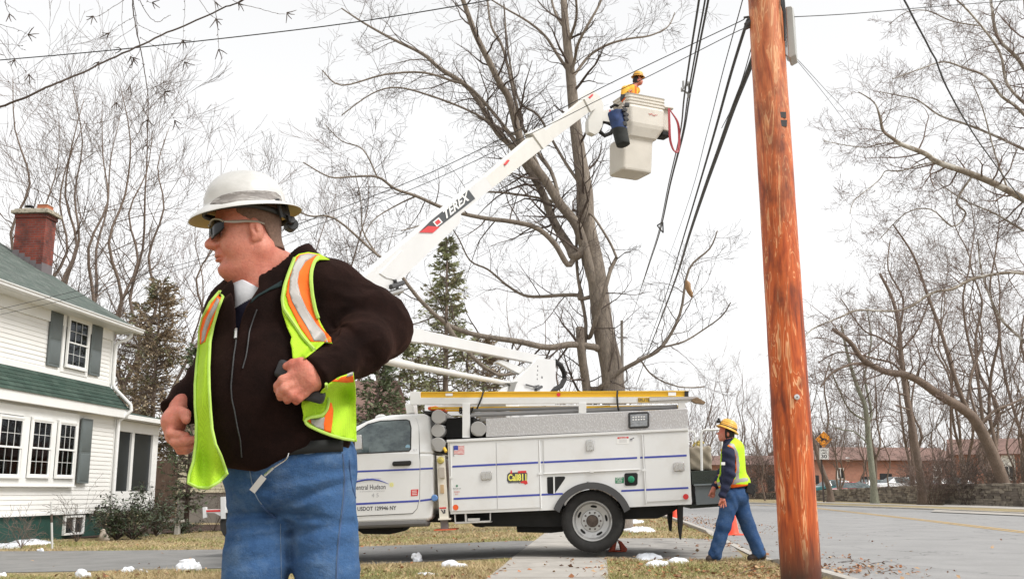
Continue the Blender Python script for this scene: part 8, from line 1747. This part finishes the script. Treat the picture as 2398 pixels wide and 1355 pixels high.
c = onp(1866, 929); mb.lathe([(.026, 0), (.026, .006), (.010, .008), (.0, .008)], 20, Matrix.Translation(Vector(c))@Matrix.Rotation(R(90), 4, 'X')); mb.lathe([(.006, .008), (.006, .014), (0, .014)], 10, Matrix.Translation(Vector(c))@Matrix.Rotation(R(90), 4, 'X'), m=1); mb.build('washer', [m_chrome, m_black], pole)
for (x0, y0, x1, y1) in ((1827, 262, 1841, 276), (1828, 281, 1843, 296)):
    q = [P(x0, y1, YP-.165), P(x1, y1, YP-.155), P(x1, y0, YP-.155), P(x0, y0, YP-.165)]; mb = MB(); mb.hexa(q, [z+np.array([0, .012, 0]) for z in q]); mb.build('tag_plate', M('dark_plate', (.04, .035, .035), .6), pole, recalc=True)
# terminal box on the right side, conduit and brackets
bxp = thing_part('terminal_box', pole, P(1848, 80, YP)); PX = Plane((P(1848, 80, YP)[0], YP-.10, 0), R(-20)); mb = MB()
mb.prism(PX, [(1840, 16), (1853, 14), (1857, 18), (1864, 128), (1850, 136), (1846, 133)], 0, .22, 0); mb.build('box', M('terminal_box_grey', (.42, .42, .40), .45, var=.06), bxp, recalc=False, bevel=.008); mb = MB(); mb.prism(PX, [(1832, 20), (1841, 16), (1848, 134), (1839, 128)], .03, .18, 0); mb.build('backplate', m_chrome, bxp, bevel=.004)
mb = MB()
for k in range(4): r_ = random.Random(k); mb.tube([P(1828+k*2, -40, YP-.1), P(1830+k*2+r_.uniform(-3, 3), 10, YP-.14), P(1836+r_.uniform(-3, 3), 40, YP-.14), P(1838, 60+k*12, YP-.12)], .009, 6)
mb.build('drop_wire', m_black, bxp)
mb = MB(); mb.tube([P(1742, 42, YP), P(1752, 40, YP), P(1756, 47, YP)], .012, 6); mb.tube([P(1747, 60, YP), P(1760, 50, YP)], .03, 8); mb.tube([P(1744, 68, YP), P(1756, 62, YP)], .018, 8); mb.build('wire_clamp', m_dgrey, pole)
def wire(label, pts, r, group='overhead wires', name='overhead_wire', mat=None, wob=0):
    p3 = [P(x, y, Y) for x, y, Y in pts]; sp, _ = smoothpts(p3, [1]*len(p3), 6)
    if wob: sp = [q+np.random.default_rng(i).normal(size=3)*wob for i, q in enumerate(sp)]
    mb = MB(); mb.tube(sp, r, 6); return tag(mb.build(name, mat or m_black, None, angle=180), label, 'wire', group)
m_wire = M('weathered_wire', (.045, .042, .04), .7)
for k, (dx, r) in enumerate(((0, .016), (15, .013), (23, .016))):
    wire(['leftmost of the three thick lines right of the raised bucket', 'thin middle line of the three right of the raised bucket', 'rightmost of the three thick lines right of the raised bucket'][k], [(1640+dx, -40, 12), (1637+dx*.95, 0, 12.5), (1618+dx*.75, 120, 15), (1602+dx*.55, 230, 18), (1592+dx*.35, 316, 22), (1566+dx*.2, 430, 29), (1543+dx*.15, 540, 38), (1518+dx*.1, 620, 50), (1493, 701, 70), (1470, 775, 94)], r)
wire('thick black telephone cable sagging away from the orange pole', [(1768, 120, YP), (1759, 150, 9.9), (1718, 252, 11.5), (1683, 351, 13.5), (1648, 449, 16.5), (1613, 554, 22), (1585, 645, 30), (1549, 743, 44), (1514, 834, 70), (1490, 900, 95)], .030)
wire('second black cable running beside the thick telephone cable', [(1752, 48, YP), (1746, 62, 9.9), (1711, 175, 11.5), (1676, 301, 14), (1641, 421, 18), (1599, 561, 26), (1563, 680, 40), (1528, 778, 65), (1500, 850, 92)], .018)
wire('thin steel strand between the line bundle and the black cables', [(1745, -40, 9.5), (1739, 0, 9.9), (1695, 160, 12), (1655, 315, 16), (1606, 491, 25), (1543, 666, 50), (1500, 790, 90)], .006, mat=m_wire)
wire('thin strand hugging the thick cable near the pole', [(1760, 110, 9.6), (1740, 180, 10.2), (1716, 248, 11.4), (1690, 300, 12.6)], .005, mat=m_wire)
wire('upper service wire crossing the boom and the house front', [(1742, 45, YP), (1718, 58, 9.8), (1521, 151, 10.5), (1406, 207, 11), (1270, 277, 11.5), (1000, 408, 12.5), (730, 513, 14), (480, 603, 15.5), (210, 673, 17.5), (-60, 738, 19)], .0048)
wire('lower service wire crossing the boom and the house front', [(1746, 68, YP), (1718, 78, 9.8), (1521, 178, 10.5), (1406, 232, 11), (1270, 300, 11.5), (1000, 428, 12.5), (740, 527, 14), (500, 607, 15.5), (225, 684, 17.5), (-60, 750, 19)], .0042)
wire('wire passing over the treetops at upper left', [(-60, 146, 14), (0, 141, 14), (320, 112, 13.5), (760, 62, 13), (1066, 15, 12.5), (1250, -20, 12)], .0075)
wire('dark wire slanting down through the sycamore at upper right', [(2100, -40, 12), (2118, 0, 12.5), (2180, 120, 14), (2240, 248, 16), (2330, 385, 20), (2440, 530, 26)], .014, wob=.004)
wire('thin wire running right from the pole across the top', [(1858, 40, 9.6), (2000, 32, 10), (2200, 15, 11), (2420, -2, 12)], .0045)
wire('left of the two faint guy lines below the terminal box', [(1858, 132, 9.6), (1930, 220, 12), (1990, 300, 15), (2060, 395, 22)], .003, mat=m_wire); wire('right of the two faint guy lines below the terminal box', [(1860, 131, 9.6), (1930, 207, 12), (1995, 280, 15), (2080, 400, 22)], .003, mat=m_wire)
mb = MB()
for (x0, y0, x1, y1, Y) in ((1597, 210, 1612, 196, 17.5), (1612, 196, 1616, 222, 17.5), (1597, 210, 1616, 222, 17.5), (1600, 208, 1600, 190, 17.5)): mb.tube([P(x0, y0, Y), P(x1, y1, Y)], .02, 6)
for x, y in ((1597, 210), (1612, 196), (1617, 208), (1612, 224)): mb.tube([P(x-2, y, 17.5), P(x+2, y, 17.5)], .045, 8)
tag(mb.build('cable_spacer', M('spacer_grey', (.3, .3, .3), .5), None), 'grey triangular spacer clamped on the line bundle near the raised bucket', 'spacer', 'cable spacers')
mb = MB()
for (x0, y0, x1, y1, Y) in ((1539, 528, 1552, 520, 38), (1552, 520, 1553, 545, 38), (1539, 528, 1553, 545, 38)): mb.tube([P(x0, y0, Y), P(x1, y1, Y)], .03, 5)
tag(mb.build('cable_spacer', m_dgrey, None), 'far triangular spacer on the line bundle halfway down', 'spacer', 'cable spacers')
# ================= overhanging twigs, upper left =================
m_tw3 = M('near_twig_bark', (.075, .055, .045), .85, var=.25, vs=12)
ot = thing('overhanging_branch', 'fine drooping twigs with forked seed clusters hanging in from the upper left', 'tree', P(300, -160, 6.0)); tw = MB(); tk = MB()
YT = 6.0; rr = random.Random(12)
trunk_pts = [P(-700, 900, 7.5)*[1, 1, 0], P(-700, 400, 7.5), P(-500, -80, 6.8), P(-100, -190, 6.2), P(330, -170, 6.0), P(700, -150, 6.0)]
sp, sr = smoothpts(trunk_pts, [.16, .13, .10, .06, .035, .02], 6); tk.tube(sp, sr, 10); tk.build('limb', m_bark2, ot, angle=180)
lines = [([(318, -160), (311, -20), (313, 20), (318, 60), (328, 110), (338, 160), (347, 215), (349, 270), (347, 310), (345, 343)], .0042), ([(311, 0), (318, 45), (325, 90), (327, 120), (310, 145), (306, 160)], .0026), ([(318, 60), (300, 75), (270, 95), (246, 125), (230, 145)], .0015), ([(325, 60), (360, 75), (400, 88), (428, 92)], .0015),
         ([(328, 88), (365, 110), (400, 130), (428, 143)], .0015), ([(349, 165), (365, 190), (385, 212)], .0015), ([(350, 180), (375, 220), (395, 250), (408, 280)], .0015), ([(338, 150), (310, 190), (305, 200)], .0014), ([(310, 145), (295, 175), (285, 200), (272, 238)], .0018),
         ([(290, 0), (260, 20), (235, 35), (218, 40)], .0018), ([(288, -20), (286, 40), (288, 75), (300, 115), (306, 130)], .0014), ([(315, 42), (285, 55), (255, 80)], .0016), ([(325, 0), (345, 35), (368, 52), (385, 45), (400, 35)], .0024), ([(330, -10), (350, 5), (358, 6)], .0018),
         ([(433, -10), (433, 30), (430, 60), (428, 92)], .0016), ([(460, -10), (490, 35), (503, 45), (510, 48)], .0018), ([(500, -10), (508, 45), (512, 80), (513, 115)], .0022), ([(530, -10), (560, 8), (610, 20), (645, 30), (670, 32)], .0022), ([(485, -10), (510, 10)], .0016),
         ([(10, -20), (14, 10), (22, 35)], .0026), ([(12, 5), (40, 25), (80, 33)], .0014), ([(-20, 50), (10, 60), (45, 72), (66, 82)], .0018), ([(-20, 45), (20, 80), (45, 110), (60, 120)], .0014), ([(-20, 70), (10, 105), (35, 140), (65, 172)], .0022), ([(-20, 100), (20, 105), (53, 106)], .0014), ([(-20, 120), (10, 130)], .004), ([(20, 192), (50, 197), (80, 192)], .0014), ([(-20, 190), (25, 195)], .0014), ([(45, 195), (40, 170), (45, 160)], .0012),
         ([(-60, 275), (0, 252), (60, 228), (120, 200), (180, 175), (240, 145), (320, 112), (390, 78), (460, 50), (520, 20), (565, 0), (640, -60), (690, -145)], .0075)]
for k, (pl, r) in enumerate(lines):
    p3 = []; 
    for i, (x, y) in enumerate(pl): p3.append(P(x+rr.uniform(-1.5, 1.5), y+rr.uniform(-1.5, 1.5), YT+.15*math.sin(k+i*.5)))
    sp, sr = smoothpts(p3, [r*(1-.45*i/(len(pl)-1)) for i in range(len(pl))], 5); sp = [q+np.array([rr.uniform(-1, 1), 0, rr.uniform(-1, 1)])*.003 for q in sp]; tw.tube(sp, sr, 5)
    for q in sp[::2]:  # buds
        if rr.random() < .6: tw.tube([q, q+np.array([rr.uniform(-1, 1), rr.uniform(-.3, .3), rr.uniform(-1, .6)])*.012], [.0028, .0012], 5)
def cluster(x, y, a0, n=3, L=22):
    c = P(x, y, YT)
    for j in range(n):
        a = R(a0+(j-(n-1)/2)*rr.uniform(28, 45)); e = P(x+L*math.cos(a)*rr.uniform(.7, 1.2), y+L*math.sin(a)*rr.uniform(.7, 1.2), YT+rr.uniform(-.05, .05)); m = (c+e)/2+np.array([rr.uniform(-.005, .005), 0, rr.uniform(-.005, .005)]); tw.tube([c, m, e], [.0035, .0032, .0018], 5)
for x, y, a0, n in ((22, 33, 80, 3), (66, 82, 10, 4), (35, 140, 120, 3), (68, 174, 85, 3), (218, 38, 130, 4), (256, 78, 150, 3), (232, 145, 120, 3), (285, 116, 170, 2), (306, 132, 80, 3), (312, 135, 60, 3), (272, 240, 90, 3), (305, 200, 100, 2), (347, 280, 100, 3), (344, 338, 90, 3), (385, 215, 30, 4), (409, 282, 60, 3), (428, 94, 70, 4), (432, 145, 60, 3), (357, 6, 30, 3), (505, 46, 60, 4), (512, 116, 70, 3), (558, 8, 30, 4), (672, 30, 30, 4), (505, 5, 50, 2)): cluster(x, y, a0, n)
tw.build('twigs', m_tw3, ot, angle=180)
lf = MB(); c = P(1614, 676, 11.0); a = nrm(np.array([.35, .2, -1.0])); b_ = nrm(np.cross(a, [0, 1, .2])); g = []
for i in range(9): f = i/8; w_ = .036*math.sin(math.pi*min(1, f*1.05))**.7*(1-.2*f)+.003; g.append([c+a*(f-.5)*.20-b_*w_+np.array([0, .02*f, 0]), c+a*(f-.5)*.20+np.array([0, -.012, 0]), c+a*(f-.5)*.20+b_*w_*(.8+.3*math.sin(f*9))])
lf.grid(g); o = lf.build('falling_leaf', M('dry_leaf', (.34, .21, .11), .8, var=.2, vs=30), None, angle=180); s = o.modifiers.new('t', 'SOLIDIFY'); s.thickness = .002; tag(o, 'single dry tan leaf falling in mid-air left of the orange pole', 'leaf')
# ================= snow remnants =================
GS = 'melting lumps of snow on the lawn'
def snow(px, py, wpx, hpx, lb, seed, flat=1.0, depth=.5):
    c = G(px, py); Y = c[1]; sc = Y/FPX; w_ = wpx*sc/2; h = max(.03, hpx*sc*.9); rr = np.random.default_rng(seed); bl = [(c+np.array([rr.uniform(-.6, .6)*w_, rr.uniform(-.5, .5)*w_*depth, h*rr.uniform(.0, .45)]), (w_*rr.uniform(.3, .55), w_*depth*rr.uniform(.35, .6), h*rr.uniform(.35, .62))) for _ in range(7)]
    f = lambda p: U(.25*h, *[s_ell(p, a, b) for a, b in bl])+h*.14*vnoise(p, (22, 22, 26), seed)+h*.06*vnoise(p, (55, 55, 60), seed+1)
    h_ = max(.008, w_*.07); V, F = mesh_sdf(f, c-np.array([w_*1.5, w_*1.3, .06]), c+np.array([w_*1.5, w_*1.3, h*1.6+.03]), h_, margin=2.5)
    if len(V): tag(fastmesh('snow_lump', V, F, m_snow), lb, 'snow', GS)
for a in ((190, 1352, 52, 22, 'snow lump with a pointed top at the near edge, lower left'), (298, 1341, 34, 20, 'squat snow lump left of the small round one beside the driveway'), (337, 1340, 22, 10, 'smallest round snow lump on the near grass strip'), (443, 1337, 62, 32, 'tall blocky snow lump beside the jeans'), (93, 1290, 18, 8, 'tiny snow block on the far side of the driveway'),
          (970, 1314, 34, 22, 'cube-like dirty snow lump on the driveway edge behind the jeans'), (1062, 1330, 70, 20, 'long snow lump on the grass left of the sidewalk'), (1010, 1345, 60, 6, 'thin flat snow streak just in front of the long lump'), (8, 1350, 30, 12, 'snow lump cut by the lower left corner')):
    snow(*a, seed=a[0], depth=.5)
def snowpatch(px, py, wpx, hpx, lb, seed):
    rr = np.random.default_rng(seed); n = 40; cx_, cy_ = px, py; pts = []; a = [rr.uniform(.55, 1.1) for _ in range(n)]; a = np.convolve(np.r_[a, a[:4]], np.ones(3)/3, 'valid')[:n]
    ring_ = [G(cx_+wpx/2*a[k]*math.cos(2*math.pi*k/n), cy_+hpx/2*a[k]*math.sin(2*math.pi*k/n)) for k in range(n)]; c = sum(ring_)/n; rows = []
    for f, z in ((1.0, -.01), (.93, .022), (.7, .045), (.35, .06), (.02, .065)): rows.append([c+(q-c)*f+UZ*(z+rr.normal()*.008*(f < .99)) for q in ring_+[ring_[0]]])
    mb = MB(); mb.grid(rows, flip=False); tag(mb.build('snow_patch', m_snow, None, angle=180, recalc=True), lb, 'snow', 'thin patches of old snow')
snowpatch(60, 1270, 150, 14, 'long bright snow patch against the house bed at far left', 1); snowpatch(20, 1280, 80, 10, 'lower snow patch at the left frame edge', 2); snowpatch(1520, 1307, 80, 14, 'dirty snow patch with leaves right of the wheel chock', 3); snowpatch(1540, 1325, 66, 9, 'small snow patch in the grass below the dirty one', 4); snowpatch(1590, 1318, 60, 6, 'thin snow streak nearest the walking worker', 9)
snowpatch(1485, 1222, 50, 8, 'snow patch seen behind the rear tyre, farther one', 5); snowpatch(1495, 1241, 100, 12, 'larger snow patch right behind the rear tyre', 6); snowpatch(1268, 1224, 30, 4, 'bit of snow glimpsed under the truck frame', 7)
# ================= grass and leaf litter =================
def blades(name, regions, per, hmin, hmax, mats, seed):
    rr = np.random.default_rng(seed); Vs = []; Ms = []
    for (x0, x1, y0, y1, dens, ok) in regions:
        n = int((x1-x0)*(y1-y0)*dens); x = rr.uniform(x0, x1, n); y = rr.uniform(y0, y1, n); k = ok(x, y); x = x[k]; y = y[k]; n = len(x); z = zt(x, y); h = rr.uniform(hmin, hmax, n)*(1+.5*np.sin(x*2.3)*np.sin(y*1.9)); th = rr.uniform(0, 6.28, n); w_ = rr.uniform(.002, .0045, n)*(1+y/16); lx = rr.normal(size=n)*h*.8; ly = rr.normal(size=n)*h*.8
        A = np.stack([x-np.cos(th)*w_, y-np.sin(th)*w_, z-.005], -1); B_ = np.stack([x+np.cos(th)*w_, y+np.sin(th)*w_, z-.005], -1); C_ = np.stack([x+lx, y+ly, z+h*.75], -1); Vs.append(np.stack([A, B_, C_], 1).reshape(-1, 3)); mt = (np.sin(x*1.7+np.cos(y*1.3)*2)+rr.normal(size=n)*.8 > .55).astype(int)+(rr.uniform(size=n) < .25)*0; Ms.append(mt)
    V = np.concatenate(Vs); F = np.arange(len(V)).reshape(-1, 3); return tag(fastmesh(name, V, F, mats, mi=np.concatenate(Ms), smooth=False), kind='stuff')
A0_, PS_, wd = SW
def side(x, y): return (x-A0_[0])*PS_[0]+(y-A0_[1])*PS_[1]      # across the sidewalk: 0..wd
dn = respl(ext(g_([(-60, 1341), (0, 1340), (400, 1332), (835, 1321), (1196, 1305), (1431, 1309), (1645, 1310), (1730, 1308)]), 12, .3), 200); df_ = respl(ext(g_([(-60, 1290), (0, 1290), (400, 1287), (835, 1279), (1262, 1266), (1440, 1260), (1580, 1259), (1690, 1262)]), 12, .3), 200); rl_ = respl(roadL, 400)
yn = lambda x: np.interp(x, dn[:, 0], dn[:, 1]); yfr = lambda x: np.interp(x, df_[:, 0], df_[:, 1]); xr = lambda y: np.interp(y, rl_[:, 1], rl_[:, 0])
ok1 = lambda x, y: ((side(x, y) < -.0) | (side(x, y) > wd)) & (y < yn(x)+.03) & (x < xr(y)-.16)
bed = respl(g_([(-60, 1270), (120, 1262), (250, 1258), (400, 1248), (620, 1238)]), 100); byn = lambda x: np.interp(x, bed[:, 0], bed[:, 1])
ok2 = lambda x, y: ((side(x, y) < 0) | (side(x, y) > wd)) & (y > yfr(x)-.03) & (x < xr(y)-.16) & ((y < byn(x)+.1) | (x > bed[-1, 0]))
m_g1 = M('dry_grass', (.46, .36, .20), .9, var=.3, vs=3); m_g2 = M('green_grass', (.27, .28, .10), .9, var=.3, vs=3)
blades('lawn_grass', [(-8, 5.5, 8.5, 14, 1500, ok1), (-14, 9, 14, 24, 420, ok2), (-10, 10, 24, 34, 150, ok2)], 0, .03, .075, [m_g1, m_g2], 8)
def litter(name, spots, n, seed, size=.036):
    rr = np.random.default_rng(seed); Vs = []; Ms = []
    for (px, py, sx_, sy_, cnt) in spots:
        c = G(px, py); sc = c[1]/FPX; m = cnt; x = c[0]+rr.normal(size=m)*sx_*sc; G2 = G(px, py-sy_)[1]-c[1]; y = c[1]+rr.normal(size=m)*abs(G2)
        y = np.maximum(y, 9); z = zt(x, y)+rr.uniform(.008, .035, m); th = rr.uniform(0, 6.28, m); s1 = size*rr.uniform(.4, 1.1, m); ti = rr.normal(size=m)*.5; ax = np.stack([np.cos(th), np.sin(th), ti*.5], -1)*s1[:, None]; bx_ = np.stack([-np.sin(th), np.cos(th), rr.normal(size=m)*.5], -1)*s1[:, None]*.5; q = np.stack([x, y, z], -1)
        Vs.append(np.stack([q-ax, q-ax*.2+bx_, q+ax, q+ax*.1-bx_*.9+np.array([0, 0, .01])], 1).reshape(-1, 3)); Ms.append(rr.integers(0, 3, m))
    V = np.concatenate(Vs); F = np.arange(len(V)).reshape(-1, 4); return tag(fastmesh(name, V, F, [M('leaf_brown', (.20, .10, .055), .85, var=.3, vs=9), M('leaf_orange', (.36, .15, .065), .85, var=.3, vs=9), M('leaf_tan', (.42, .27, .15), .85, var=.3, vs=9)], mi=np.concatenate(Ms), smooth=False), kind='stuff')
litter('leaf_litter', [(1650, 1335, 140, 14, 520), (1770, 1340, 50, 12, 230), (1500, 1335, 60, 14, 120), (1090, 1340, 60, 12, 60), (880, 1345, 60, 10, 80), (300, 1347, 200, 6, 90), (1640, 1222, 50, 12, 700), (1560, 1235, 50, 12, 220), (1980, 1310, 40, 8, 50), (2050, 1332, 55, 5, 80), (2100, 1345, 50, 4, 25), (1950, 1335, 22, 8, 70), (1700, 1275, 40, 12, 90), (1100, 1250, 140, 10, 260), (900, 1262, 60, 10, 90), (300, 1278, 200, 5, 90),
        (600, 1262, 120, 8, 60), (2050, 1171, 130, 2.0, 700), (1850, 1168, 80, 1.5, 300), (2250, 1176, 100, 2, 300), (1280, 1330, 60, 16, 5), (1600, 1280, 60, 12, 10), (2200, 1290, 200, 30, 14), (450, 1310, 200, 12, 12)], 0, 3)
mb = MB(); rr = random.Random(4)
for k in range(26):
    c = G(1700+rr.uniform(-60, 220) if k < 18 else 2050+rr.uniform(-90, 90), rr.uniform(1316, 1350)); th = rr.uniform(-.6, .8); L = rr.uniform(.06, .3); d = np.array([math.cos(th), math.sin(th), rr.uniform(0, .25)])*L; mb.tube([c+UZ*.01, c+d*.5+UZ*.02, c+d+UZ*.01], [.004, .003, .0015], 5)
tag(mb.build('fallen_twigs', m_twigd, None), kind='stuff')
